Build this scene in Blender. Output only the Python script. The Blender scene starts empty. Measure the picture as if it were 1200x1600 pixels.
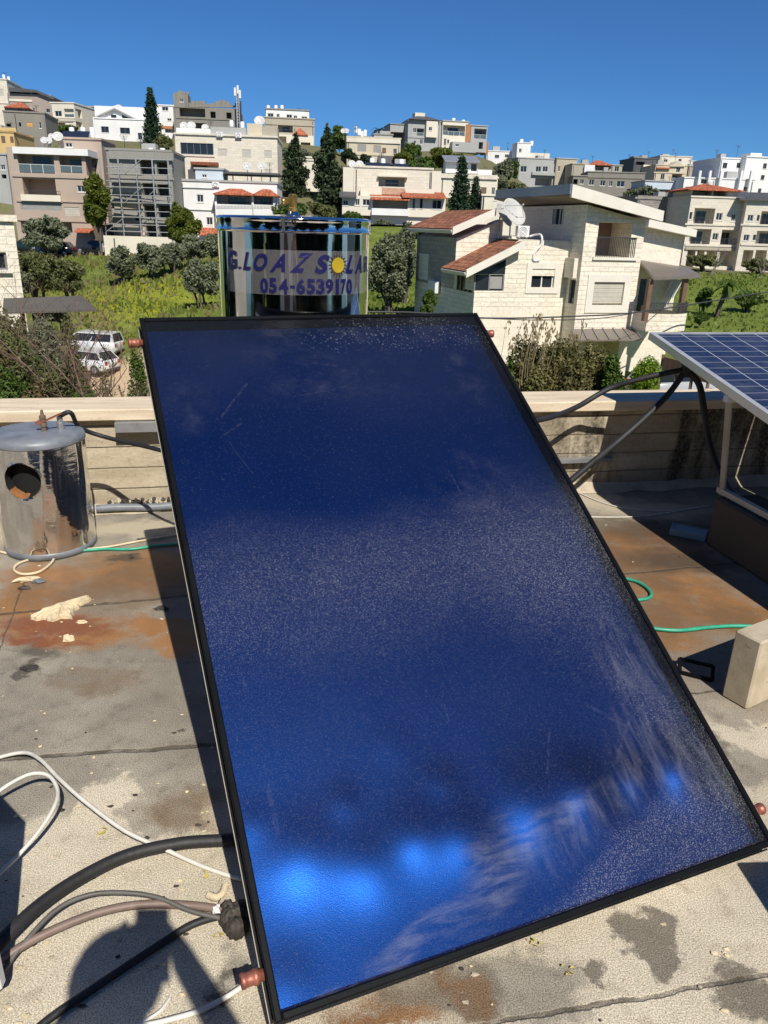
import bpy, math, random
import numpy as np
from mathutils import Vector, Matrix

S = bpy.context.scene
COL = S.collection
R_ = math.radians

# ------------------------------------------------------------------ camera, sky, sun, exposure
EYE = Vector((0, 0, 1.5))
FPX = 1180.0                                   # focal length in pixels of the 1200 x 1600 frame
TH, RO = R_(20.7), R_(1.7)
FW = Vector((0, math.cos(TH), -math.sin(TH)))
_r0 = Vector((1, 0, 0)); _d0 = FW.cross(_r0)
RT = _r0 * math.cos(RO) - _d0 * math.sin(RO)
DN = _r0 * math.sin(RO) + _d0 * math.cos(RO)
cd = bpy.data.cameras.new('camera'); cam = bpy.data.objects.new('camera', cd); COL.objects.link(cam)
m = Matrix.Identity(4)
for i in range(3):
    m[i][0] = RT[i]; m[i][1] = -DN[i]; m[i][2] = -FW[i]; m[i][3] = EYE[i]
cam.matrix_world = m
cd.sensor_fit = 'VERTICAL'; cd.sensor_height = 24.0; cd.lens = 24.0 * FPX / 1600.0
cd.clip_start = 0.02; cd.clip_end = 6000
S.camera = cam

SUND = Vector((0.246, -0.633, 0.734)).normalized()      # towards the sun: behind and right of the photographer
EL, AZ = math.asin(SUND.z), math.atan2(SUND.x, SUND.y)
W = bpy.data.worlds.new('World'); S.world = W; W.use_nodes = True
nt = W.node_tree; nt.nodes.clear()
sky = nt.nodes.new('ShaderNodeTexSky'); sky.sky_type = 'NISHITA'; sky.sun_disc = False
sky.sun_elevation = EL; sky.sun_rotation = AZ; sky.altitude = 1500; sky.air_density = 1.0; sky.dust_density = 0.25; sky.ozone_density = 10.0
bg = nt.nodes.new('ShaderNodeBackground'); bg.inputs['Strength'].default_value = 0.070
wo = nt.nodes.new('ShaderNodeOutputWorld')
tint = nt.nodes.new('ShaderNodeMix'); tint.data_type = 'RGBA'; tint.blend_type = 'MULTIPLY'; tint.inputs[0].default_value = 1.0; tint.inputs[7].default_value = (.60, .93, 1.15, 1)   # deep clear blue
nt.links.new(sky.outputs[0], tint.inputs[6]); nt.links.new(tint.outputs[2], bg.inputs['Color']); nt.links.new(bg.outputs[0], wo.inputs['Surface'])
sl = bpy.data.lights.new('sun', 'SUN'); sl.energy = 5.0; sl.angle = R_(0.5); sl.color = (1.0, 0.945, 0.85)
so = bpy.data.objects.new('sun', sl); COL.objects.link(so)
so.rotation_euler = SUND.to_track_quat('Z', 'Y').to_euler()
S.view_settings.view_transform = 'Standard'; S.view_settings.look = 'None'
S.view_settings.exposure = 0.15; S.view_settings.gamma = 1.0
S.cycles.max_bounces = 8; S.cycles.transparent_max_bounces = 12
S.cycles.use_denoising = True; S.cycles.caustics_reflective = True

# ------------------------------------------------------------------ pixel rays onto real planes
def ray(x, y): return FW + RT * ((x - 600) / FPX) + DN * ((y - 800) / FPX)
def at(x, y, Y):
    v = ray(x, y); return EYE + v * (Y / v.y)
def gp(x, y, z=0.0):
    v = ray(x, y); return EYE + v * ((z - EYE.z) / v.z)

# ------------------------------------------------------------------ object helpers
def tagp(o, label=None, cat=None, group=None, kind=None):
    if label: o['label'] = label
    if cat: o['category'] = cat
    if group: o['group'] = group
    if kind: o['kind'] = kind
    return o
def thing(name, label, cat, loc=(0, 0, 0), rz=0.0, group=None):
    o = bpy.data.objects.new(name, None); COL.objects.link(o)
    o.location = loc; o.rotation_euler = (0, 0, rz); o.empty_display_size = 0.2
    return tagp(o, label, cat, group)
def copy_tree(o, parent=None):
    c = o.copy(); COL.objects.link(c)
    if parent: c.parent = parent
    for ch in list(o.children): copy_tree(ch, c)
    return c

class MB:
    def __init__(s): s.v = []; s.f = []; s.fm = []; s.mats = []; s.sm = []
    def mi(s, m):
        if m not in s.mats: s.mats.append(m)
        return s.mats.index(m)
    def poly(s, pts, m, smooth=False):
        b = len(s.v); s.v += [tuple(p) for p in pts]; s.f.append(tuple(range(b, b + len(pts)))); s.fm.append(s.mi(m)); s.sm.append(smooth)
    def mesh(s, vs, fs, m, smooth=False):
        b = len(s.v); s.v += [tuple(p) for p in vs]; k = s.mi(m)
        for f in fs: s.f.append(tuple(b + i for i in f)); s.fm.append(k); s.sm.append(smooth)
    def box(s, a, b, m, M=None, bev=0.0):
        x0, y0, z0 = a; x1, y1, z1 = b
        if x0 > x1: x0, x1 = x1, x0
        if y0 > y1: y0, y1 = y1, y0
        if z0 > z1: z0, z1 = z1, z0
        if bev > 0:
            e = min(bev, (x1-x0)*.45, (y1-y0)*.45, (z1-z0)*.45)
            vs = []
            for sx in (0, 1):
                for sy in (0, 1):
                    for sz in (0, 1):
                        X = (x0, x1)[sx]; Y = (y0, y1)[sy]; Z = (z0, z1)[sz]
                        dx = e if sx == 0 else -e; dy = e if sy == 0 else -e; dz = e if sz == 0 else -e
                        vs += [(X, Y+dy, Z+dz), (X+dx, Y, Z+dz), (X+dx, Y+dy, Z)]
            idx = lambda sx, sy, sz, k: ((sx*2+sy)*2+sz)*3+k
            fs = []
            for q in (0, 1):
                a4 = [(0, 0), (1, 0), (1, 1), (0, 1)]
                F = [idx(q, a_, b_, 0) for a_, b_ in a4]; fs.append(F if q else F[::-1])
                F = [idx(a_, q, b_, 1) for a_, b_ in a4]; fs.append(F[::-1] if q else F)
                F = [idx(a_, b_, q, 2) for a_, b_ in a4]; fs.append(F if q else F[::-1])
            for p in (0, 1):
                for q in (0, 1):
                    fs.append([idx(0, p, q, 1), idx(1, p, q, 1), idx(1, p, q, 2), idx(0, p, q, 2)])
                    fs.append([idx(p, 0, q, 0), idx(p, 1, q, 0), idx(p, 1, q, 2), idx(p, 0, q, 2)])
                    fs.append([idx(p, q, 0, 0), idx(p, q, 1, 0), idx(p, q, 1, 1), idx(p, q, 0, 1)])
            for sx in (0, 1):
                for sy in (0, 1):
                    for sz in (0, 1): fs.append([idx(sx, sy, sz, k) for k in range(3)])
        else:
            vs = [(x0,y0,z0),(x1,y0,z0),(x1,y1,z0),(x0,y1,z0),(x0,y0,z1),(x1,y0,z1),(x1,y1,z1),(x0,y1,z1)]
            fs = [(0,3,2,1),(4,5,6,7),(0,1,5,4),(1,2,6,5),(2,3,7,6),(3,0,4,7)]
        if M is not None: vs = [M @ Vector(p) for p in vs]
        s.mesh(vs, fs, m)
    def bar(s, p, q, w, h, m, up=Vector((0, 0, 1))):
        p = Vector(p); q = Vector(q); d = (q - p); L = d.length
        if L < 1e-6: return
        d.normalize(); a = d.cross(up)
        if a.length < 1e-4: a = d.cross(Vector((0, 1, 0)))
        a.normalize(); b = a.cross(d)
        vs = []
        for t in (p, q):
            for i, j in ((-1,-1),(1,-1),(1,1),(-1,1)): vs.append(t + a*(i*w/2) + b*(j*h/2))
        s.mesh(vs, [(3,2,1,0),(4,5,6,7),(0,1,5,4),(1,2,6,5),(2,3,7,6),(3,0,4,7)], m)
    def tube(s, pts, r, m, n=8, r2=None, caps=True, smooth=True):
        pts = [Vector(p) for p in pts]; vs = []; fs = []; N = len(pts)
        prev = None
        for i, p in enumerate(pts):
            d = (pts[min(i+1, N-1)] - pts[max(i-1, 0)]).normalized()
            if prev is None:
                a = d.cross(Vector((0, 0, 1)))
                if a.length < 1e-3: a = d.cross(Vector((0, 1, 0)))
            else: a = prev - d * prev.dot(d)
            a.normalize(); prev = a; b = d.cross(a)
            rr = r if r2 is None else r + (r2 - r) * i / (N - 1)
            for k in range(n):
                t = 2 * math.pi * k / n; vs.append(p + a * (math.cos(t) * rr) + b * (math.sin(t) * rr))
        for i in range(N - 1):
            for k in range(n):
                fs.append((i*n+k, i*n+(k+1) % n, (i+1)*n+(k+1) % n, (i+1)*n+k))
        s.mesh(vs, fs, m, smooth)
        if caps:
            s.poly(vs[:n][::-1], m); s.poly(vs[-n:], m)
    def lathe(s, prof, c, m, n=48, smooth=True, axis=None):
        c = Vector(c); vs = []; fs = []
        for (r, z) in prof:
            for k in range(n):
                t = 2 * math.pi * k / n; p = Vector((r * math.cos(t), r * math.sin(t), z))
                vs.append(c + (axis @ p if axis is not None else p))
        for i in range(len(prof) - 1):
            for k in range(n): fs.append((i*n+k, i*n+(k+1) % n, (i+1)*n+(k+1) % n, (i+1)*n+k))
        s.mesh(vs, fs, m, smooth)
    def prism(s, poly, w0, w1, m, mside=None, T=lambda u, w, z: (u, w, z)):
        """outline in (u, z), run from depth w0 to w1"""
        n = len(poly)
        s.poly([T(u, w0, z) for u, z in poly], m); s.poly([T(u, w1, z) for u, z in poly][::-1], m)
        for i in range(n):
            a = poly[i]; b = poly[(i+1) % n]
            s.poly([T(a[0], w0, a[1]), T(a[0], w1, a[1]), T(b[0], w1, b[1]), T(b[0], w0, b[1])], mside or m)
    def build(s, name, parent=None, off=None, fix=True):
        me = bpy.data.meshes.new(name)
        v = s.v if off is None else [(p[0]-off[0], p[1]-off[1], p[2]-off[2]) for p in s.v]
        me.from_pydata(v, [], s.f)
        for mm in s.mats: me.materials.append(mm)
        me.polygons.foreach_set('material_index', s.fm); me.polygons.foreach_set('use_smooth', s.sm)
        me.update()
        o = bpy.data.objects.new(name, me); COL.objects.link(o)
        if off is not None and parent is None: o.location = off
        if parent is not None: o.parent = parent
        return o

def smooth_path(pts, k=6):
    pts = [Vector(p) for p in pts]; out = []
    P = [pts[0]*2 - pts[1]] + pts + [pts[-1]*2 - pts[-2]]
    for i in range(1, len(P) - 2):
        a, b, c, d = P[i-1], P[i], P[i+1], P[i+2]
        for j in range(k):
            t = j / k
            out.append(0.5 * ((2*b) + (c-a)*t + (2*a-5*b+4*c-d)*t*t + (3*b-a-3*c+d)*t*t*t))
    out.append(pts[-1]); return out

# ------------------------------------------------------------------ materials
def lin(c): return tuple((x/255/12.92 if x/255 <= .04045 else ((x/255+.055)/1.055)**2.4) for x in c)
class NT:
    def __init__(s, name):
        s.m = bpy.data.materials.new(name); s.m.use_nodes = True; s.t = s.m.node_tree; s.t.nodes.clear()
        s.out = s.t.nodes.new('ShaderNodeOutputMaterial')
    def n(s, ty, **k):
        o = s.t.nodes.new(ty)
        for a, b in k.items():
            if hasattr(o, a): setattr(o, a, b)
            else: o.inputs[a.replace('_', ' ')].default_value = b
        return o
    def l(s, a, b): s.t.links.new(a, b)
    def val(s, x, sock):
        if isinstance(x, (int, float)): sock.default_value = x
        elif isinstance(x, tuple): sock.default_value = x if len(x) == 4 or len(sock.default_value) == 3 else (*x, 1)
        else: s.l(x, sock)
    def math(s, op, a, b=0.0, c=None, clamp=False):
        o = s.t.nodes.new('ShaderNodeMath'); o.operation = op; o.use_clamp = clamp
        s.val(a, o.inputs[0]); s.val(b, o.inputs[1])
        if c is not None: s.val(c, o.inputs[2])
        return o.outputs[0]
    def mix(s, f, a, b, mode='MIX'):
        o = s.t.nodes.new('ShaderNodeMix'); o.data_type = 'RGBA'; o.blend_type = mode
        s.val(f, o.inputs[0])
        for x, i in ((a, 6), (b, 7)):
            if isinstance(x, tuple): o.inputs[i].default_value = (*x[:3], 1)
            else: s.l(x, o.inputs[i])
        return o.outputs[2]
    def coord(s, kind='Object'): return s.t.nodes.new('ShaderNodeTexCoord').outputs[kind]
    def pos(s): return s.t.nodes.new('ShaderNodeNewGeometry').outputs['Position']
    def noise(s, scale, detail=4, rough=.55, vec=None, dist=0.0, out=0):
        o = s.n('ShaderNodeTexNoise'); o.inputs['Scale'].default_value = scale; o.inputs['Detail'].default_value = detail
        o.inputs['Roughness'].default_value = rough; o.inputs['Distortion'].default_value = dist
        if vec is not None: s.l(vec, o.inputs['Vector'])
        return o.outputs[out]
    def ramp(s, f, stops):
        o = s.t.nodes.new('ShaderNodeValToRGB'); e = o.color_ramp.elements
        while len(e) < len(stops): e.new(.5)
        for i, (p, c) in enumerate(stops):
            e[i].position = p; e[i].color = (*(c if isinstance(c, tuple) else (c, c, c)), 1)
        s.l(f, o.inputs[0]); return o.outputs[0]
    def mapr(s, f, a, b, c=0.0, d=1.0, smooth=True):
        o = s.t.nodes.new('ShaderNodeMapRange'); o.interpolation_type = 'SMOOTHSTEP' if smooth else 'LINEAR'; o.clamp = True
        s.val(f, o.inputs[0])
        for i, x in enumerate((a, b, c, d)): o.inputs[1+i].default_value = x
        return o.outputs[0]
    def bump(s, h, strength=.3, dist=.01, normal=None):
        o = s.t.nodes.new('ShaderNodeBump'); o.inputs['Strength'].default_value = strength; o.inputs['Distance'].default_value = dist
        s.l(h, o.inputs['Height'])
        if normal is not None: s.l(normal, o.inputs['Normal'])
        return o.outputs[0]
    def scalev(s, v, sc, loc=(0, 0, 0), rot=(0, 0, 0)):
        o = s.t.nodes.new('ShaderNodeMapping'); o.inputs['Scale'].default_value = sc; o.inputs['Location'].default_value = loc; o.inputs['Rotation'].default_value = rot
        s.l(v, o.inputs[0]); return o.outputs[0]
    def pbr(s, col, rough=.7, metal=0.0, normal=None, spec=.5, **k):
        o = s.t.nodes.new('ShaderNodeBsdfPrincipled')
        s.val(col, o.inputs['Base Color']); s.val(rough, o.inputs['Roughness']); s.val(metal, o.inputs['Metallic'])
        o.inputs['Specular IOR Level'].default_value = spec
        if normal is not None: s.l(normal, o.inputs['Normal'])
        for a, b in k.items(): s.val(b, o.inputs[a.replace('_', ' ')])
        s.l(o.outputs[0], s.out.inputs[0]); return o

def plain(name, c, rough=.6, metal=0.0, var=.12, scale=3.0, bump=0.0, bs=60, spec=.5):
    t = NT(name); v = t.coord()
    n = t.noise(scale, 5, .6, v)
    f = t.mapr(n, .25, .75, 1-var, 1+var, False)
    col = t.mix(1.0, c, f, 'MULTIPLY')
    nm = t.bump(t.noise(bs, 3, .6, v), bump, .005) if bump else None
    rr = t.mapr(n, .3, .7, max(.02, rough-.06), min(1, rough+.06), False)
    t.pbr(col, rr, metal, nm, spec); return t.m

def plaster(name, c, streak=.4):
    """painted render with faint patches and rain streaks"""
    t = NT(name); v = t.coord()
    n = t.noise(.35, 6, .65, v); g = t.noise(1.0, 4, .6, t.scalev(v, (1.6, 1.6, .12)))
    col = t.mix(t.mapr(n, .35, .7, 0, .35), c, tuple(x*.72 for x in c))
    col = t.mix(t.mapr(g, .55, .8, 0, streak), col, tuple(x*.5 for x in c))
    t.pbr(col, .85, 0, t.bump(t.noise(9, 3, .6, v), .25, .03), .2); return t.m

def masonry(name, c, bw=.6, bh=.3, mortar=.012, depth=.5, dirt=.3, var=.28, mdark=.6):
    t = NT(name); v = t.coord()
    sx = t.n('ShaderNodeSeparateXYZ'); t.l(v, sx.inputs[0])
    cx = t.n('ShaderNodeCombineXYZ'); t.l(t.math('ADD', sx.outputs[0], sx.outputs[1]), cx.inputs[0]); t.l(sx.outputs[2], cx.inputs[1])
    b = t.n('ShaderNodeTexBrick'); t.l(cx.outputs[0], b.inputs['Vector'])
    b.inputs['Scale'].default_value = 1.0; b.inputs['Brick Width'].default_value = bw; b.inputs['Row Height'].default_value = bh
    b.inputs['Mortar Size'].default_value = mortar; b.inputs['Mortar Smooth'].default_value = .3
    b.inputs['Color1'].default_value = (*[x*(1+var*.45) for x in c], 1); b.inputs['Color2'].default_value = (*[x*(1-var) for x in c], 1)
    b.inputs['Mortar'].default_value = (*[x*mdark for x in c], 1); b.inputs['Bias'].default_value = -.2
    n = t.noise(.5, 6, .65, v)
    col = t.mix(t.mapr(n, .45, .75, 0, dirt), b.outputs[0], tuple(x*.55 for x in c))
    col = t.mix(.5, col, t.mix(1.0, col, t.mapr(t.noise(6, 5, .7, v), .2, .8, .6, 1.4, False), 'MULTIPLY'))
    h = t.math('ADD', t.math('MULTIPLY', b.outputs[1], -1.0), t.math('MULTIPLY', t.noise(5, 4, .6, v), 1.3))
    t.pbr(col, .85, 0, t.bump(h, depth, .06), .2); return t.m

def leafmat(name, c1, c2, trans=.35):
    t = NT(name); g = t.n('ShaderNodeNewGeometry')
    n = t.noise(.9, 3, .6, t.coord())
    f = t.math('ADD', t.math('MULTIPLY', g.outputs['Random Per Island'], .6), t.math('MULTIPLY', t.mapr(n, .3, .7), .4))
    col = t.mix(f, c1, c2)
    d = t.n('ShaderNodeBsdfPrincipled'); t.l(col, d.inputs['Base Color']); d.inputs['Roughness'].default_value = .55; d.inputs['Specular IOR Level'].default_value = .3
    tr = t.n('ShaderNodeBsdfTranslucent'); t.l(t.mix(1.0, col, (1.3, 1.35, .6), 'MULTIPLY'), tr.inputs[0])
    mx = t.n('ShaderNodeMixShader'); mx.inputs[0].default_value = trans
    t.l(d.outputs[0], mx.inputs[1]); t.l(tr.outputs[0], mx.inputs[2]); t.l(mx.outputs[0], t.out.inputs[0]); return t.m
# ------------------------------------------------------------------ shared materials
M = {}
M['black'] = plain('black_paint', (.007, .008, .010), .4, 0, .25, 6, .05, 80, .05)
M['rubber'] = plain('black_rubber', (.018, .018, .019), .6, 0, .3, 8, .3, 60)
M['galv'] = plain('galvanised_steel', (.42, .43, .45), .42, .7, .22, 9, .1, 40)
M['alu'] = plain('aluminium_frame', (.62, .63, .64), .38, .55, .1, 5)
M['whitepaint'] = plain('white_paint', (.72, .72, .70), .45, 0, .08, 4)
M['standsteel'] = plain('weathered_white_steel', (.48, .44, .37), .55, 0, .2, 8); M['copper'] = plain('weathered_copper', (.36, .13, .09), .5, .5, .35, 25, .4, 90)
M['oldbrass'] = plain('tarnished_brass', (.28, .21, .15), .45, .6, .3, 40); M['brass'] = plain('brass', (.55, .36, .12), .3, .9, .2, 30)
M['white_cable'] = plain('white_cable', (.62, .60, .54), .5, 0, .15, 20)
M['cream_cable'] = plain('cream_cable', (.60, .50, .33), .5, 0, .2, 20)
M['green_hose'] = plain('green_hose', (.03, .32, .20), .4, 0, .2, 20)
M['brown_pipe'] = plain('brown_pipe', (.19, .135, .11), .55, 0, .25, 20, .2, 60)
M['grey_cable'] = plain('grey_cable', (.10, .095, .085), .55, 0, .25, 20)
M['tar'] = plain('tar', (.045, .037, .03), .7, 0, .6, 40, .9, 60)
M['foam'] = plain('weathered_foam', (.60, .50, .33), .9, 0, .25, 14, .9, 40)
M['foam_orange'] = plain('burnt_foam', (.22, .09, .03), .9, 0, .4, 30, .9, 60)
M['dark'] = plain('dark_inside', (.004, .004, .004), .9, 0, 0)
M['steel_lid'] = plain('grey_plastic_lid', (.17, .185, .21), .42, 0, .35, 9, .2, 30)
M['mortar'] = plain('lime_mortar', (.44, .38, .28), .95, 0, .3, 12, .9, 35)
M['glass'] = plain('window_glass', (.02, .024, .028), .06, 0, .1, 1)
M['skin'] = plain('skin', (.42, .24, .16), .5)
M['cloth'] = plain('dark_cloth', (.03, .035, .05), .9, 0, .2, 5)
M['trousers'] = plain('trouser_cloth', (.06, .06, .065), .9, 0, .2, 5)
M['hair'] = plain('dark_hair', (.012, .01, .009), .6)

def chrome(name, bump, rough, scratch):
    t = NT(name); v = t.coord()
    h = t.noise(1.0, 3, .5, t.scalev(v, (7, 7, .9)))
    h2 = t.noise(1.0, 3, .5, t.scalev(v, (22, 22, 60)))
    nm = t.bump(t.math('ADD', h, t.math('MULTIPLY', h2, scratch)), bump, .02)
    d = t.noise(6, 5, .65, v)
    t.pbr(t.mix(t.mapr(d, .5, .8, 0, .5), (.78, .77, .76), (.5, .46, .41)), t.mapr(d, .4, .75, rough, rough+.12), 1.0, nm); return t.m
M['mirror'] = chrome('mirror_steel', .16, .025, .02)
M['mirror_old'] = chrome('dented_steel', .30, .03, .14)

def blobmask(t, vec2, cx, cy, rx, ry, rot=0.0, soft=.45):
    """soft-edged ellipse in a plane; vec2 = (x, y) sockets already disturbed by noise"""
    x = t.math('SUBTRACT', vec2[0], cx); y = t.math('SUBTRACT', vec2[1], cy)
    c, s = math.cos(rot), math.sin(rot)
    a = t.math('ADD', t.math('MULTIPLY', x, c / rx), t.math('MULTIPLY', y, s / rx))
    b = t.math('ADD', t.math('MULTIPLY', x, -s / ry), t.math('MULTIPLY', y, c / ry))
    r = t.math('SQRT', t.math('ADD', t.math('MULTIPLY', a, a), t.math('MULTIPLY', b, b)))
    return t.mapr(r, 1 - soft, 1 + soft, 1, 0)
def linemask(t, vec2, p, q, w):
    """1 within w of the segment p-q"""
    px_, py_ = p; dx, dy = q[0]-p[0], q[1]-p[1]; L = math.hypot(dx, dy); dx /= L; dy /= L
    x = t.math('SUBTRACT', vec2[0], px_); y = t.math('SUBTRACT', vec2[1], py_)
    al = t.math('ADD', t.math('MULTIPLY', x, dx), t.math('MULTIPLY', y, dy))
    al = t.math('MAXIMUM', t.math('MINIMUM', al, L), 0.0)
    ex = t.math('SUBTRACT', x, t.math('MULTIPLY', al, dx)); ey = t.math('SUBTRACT', y, t.math('MULTIPLY', al, dy))
    r = t.math('SQRT', t.math('ADD', t.math('MULTIPLY', ex, ex), t.math('MULTIPLY', ey, ey)))
    return t.mapr(r, w * .5, w, 1, 0)
def maxall(t, L):
    o = L[0]
    for x in L[1:]: o = t.math('MAXIMUM', o, x)
    return o

def roof_material():
    t = NT('roof_membrane'); v = t.pos()
    sp = t.n('ShaderNodeSeparateXYZ'); t.l(v, sp.inputs[0])
    nz = t.n('ShaderNodeTexNoise'); nz.inputs['Scale'].default_value = 7; nz.inputs['Detail'].default_value = 6; nz.inputs['Roughness'].default_value = .65; t.l(v, nz.inputs['Vector'])
    sn = t.n('ShaderNodeSeparateColor'); t.l(nz.outputs['Color'], sn.inputs[0])
    dx = t.math('MULTIPLY', t.math('SUBTRACT', sn.outputs[0], .5), .30); dy = t.math('MULTIPLY', t.math('SUBTRACT', sn.outputs[1], .5), .30)
    X = t.math('ADD', sp.outputs[0], dx); Y = t.math('ADD', sp.outputs[1], dy); V2 = (X, Y)
    fx = t.math('ADD', sp.outputs[0], t.math('MULTIPLY', dx, .12)); fy = t.math('ADD', sp.outputs[1], t.math('MULTIPLY', dy, .12)); V2f = (fx, fy)
    def bl(x, y, hw, hh, rot=0, soft=.45, vv=V2):
        c = gp(x, y); a = gp(x + hw, y); b1 = gp(x, y - hh); b2 = gp(x, y + hh)
        return blobmask(t, vv, c.x, c.y, max(.01, (a - c).length), max(.01, (b1 - b2).length / 2), rot, soft)
    grain = t.noise(300, 2, .7, v); patch = t.noise(2.2, 6, .62, v); mid = t.noise(18, 4, .6, v)
    grey = t.mix(t.mapr(patch, .32, .68), (.20, .18, .145), (.345, .31, .25))
    grey = t.mix(t.mapr(mid, .5, .75, 0, .45), grey, (.10, .09, .075))
    # worn paler screed towards the foot of the roof
    lim = t.math('ADD', t.math('MULTIPLY', sp.outputs[0], .25), 1.80)
    pale_m = t.mapr(t.math('SUBTRACT', lim, Y), -.03, .05)
    pale_m = t.math('MAXIMUM', pale_m, bl(165, 1262, 60, 34, 0, .15)); pale_m = t.math('MAXIMUM', pale_m, bl(1150, 1135, 60, 30, 0, .2))
    hole = maxall(t, [bl(255, 1275, 70, 45, 0, .12), bl(20, 1240, 45, 30, 0, .2), bl(1010, 1465, 45, 50, .3, .18), bl(1175, 1560, 55, 30, 0, .2), bl(800, 1540, 120, 60, 0, .2),
                      bl(930, 1520, 22, 22, 0, .3), bl(1180, 1200, 40, 25, 0, .2), bl(1150, 1115, 50, 14, 0, .2), bl(350, 1530, 30, 45, 0, .4), bl(1120, 1170, 22, 22, 0, .3)])
    pale = t.mix(t.mapr(patch, .35, .7), (.45, .395, .30), (.58, .515, .40))
    pale = t.mix(t.mapr(mid, .52, .72, 0, .4), pale, (.27, .22, .15))
    pm = t.math('MULTIPLY', pale_m, t.math('SUBTRACT', 1.0, t.math('MULTIPLY', hole, .85)))
    col = t.mix(pm, grey, pale)
    # pale mortar along the foot of the wall
    mort = maxall(t, [bl(225, 825, 80, 14, .2, .3), bl(30, 830, 60, 22, 0, .4), bl(925, 778, 45, 14, .2, .3), bl(1010, 800, 90, 12, .2, .4)])
    col = t.mix(t.math('MULTIPLY', mort, .8), col, (.46, .40, .29))
    # rust
    rust = maxall(t, [bl(40, 938, 70, 30), bl(110, 985, 120, 24), bl(215, 890, 95, 32), bl(70, 900, 70, 20), bl(1010, 862, 95, 42), bl(1075, 935, 90, 45), bl(1010, 985, 80, 30), bl(1150, 960, 60, 30),
                      bl(720, 1545, 35, 35), bl(600, 1592, 70, 25), bl(240, 975, 50, 12), bl(290, 1000, 60, 20)])
    rn = t.math('MULTIPLY', rust, t.mapr(t.noise(9, 6, .7, v),   .26, .5))
    rc = t.mix(t.noise(14, 4, .6, v), (.22, .10, .036), (.40, .195, .07))
    col = t.mix(t.math('MULTIPLY', rn, .92), col, rc)
    red = maxall(t, [bl(60, 1000, 60, 10), bl(85, 975, 90, 12)])
    col = t.mix(t.math('MULTIPLY', red, .75), col, (.19, .055, .03))
    brown = t.math('MULTIPLY', maxall(t, [bl(180, 905, 150, 50), bl(1050, 930, 150, 110), bl(150, 1060, 70, 18), bl(620, 1575, 150, 50), bl(300, 1270, 70, 40)]), t.mapr(patch, .35, .6))
    col = t.mix(t.math('MULTIPLY', brown, .8), col, (.155, .095, .052))
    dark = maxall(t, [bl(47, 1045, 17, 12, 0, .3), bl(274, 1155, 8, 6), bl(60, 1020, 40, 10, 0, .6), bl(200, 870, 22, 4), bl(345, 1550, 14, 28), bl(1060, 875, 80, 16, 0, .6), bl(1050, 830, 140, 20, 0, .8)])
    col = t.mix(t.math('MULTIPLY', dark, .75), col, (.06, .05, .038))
    damp = maxall(t, [bl(1010, 1465, 44, 50, .3, .16), bl(1178, 1562, 55, 30, 0, .2), bl(930, 1522, 22, 20, 0, .3), bl(690, 1530, 95, 55, 0, .25), bl(1130, 1170, 20, 20, 0, .3)])
    col = t.mix(t.math('MULTIPLY', damp, .62), col, (.115, .095, .072))
    # sheet seams
    sm = []
    for a, b, w in (((-60, 1190), (480, 1155), .012), ((-60, 965), (300, 930), .012), ((860, 908), (1400, 855), .010), ((880, 1098), (1400, 1060), .008), ((520, 1640), (1400, 1490), .007), ((-40, 1120), (40, 905), .004)):
        p = gp(*a); q = gp(*b); sm.append(linemask(t, V2f, (p.x, p.y), (q.x, q.y), w))
    seam = maxall(t, sm)
    col = t.mix(t.math('MULTIPLY', seam, t.mapr(mid, .3, .6, .35, .85)), col, (.075, .062, .045))
    g = t.mapr(grain, .32, .68, .42, 1.55, False)
    col = t.mix(1.0, col, g, 'MULTIPLY')
    speck = t.mapr(t.noise(95, 2, .5, v), .73, .77)
    col = t.mix(t.math('MULTIPLY', speck, .45), col, (.5, .45, .36))
    h = t.math('ADD', t.math('MULTIPLY', grain, .35), t.math('ADD', t.math('MULTIPLY', mid, .6), t.math('MULTIPLY', seam, -1.2)))
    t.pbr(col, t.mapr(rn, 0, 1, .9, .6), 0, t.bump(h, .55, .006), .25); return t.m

# ------------------------------------------------------------------ the roof we stand on
WD = Vector((.978, .208, 0)).normalized(); WN = Vector((WD.y, -WD.x, 0))       # parapet: along, and towards us
W0 = Vector((-1.417, 3.9, 0)); WYAW = math.atan2(WD.y, WD.x)
mb = MB()
A = W0 - WD * 5 - WN * .1; B = W0 + WD * 7 - WN * .1
mb.poly([A + WN * 8, B + WN * 8, B, A], roof_material())
rf = mb.build('roof_deck'); tagp(rf, kind='structure')

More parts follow.
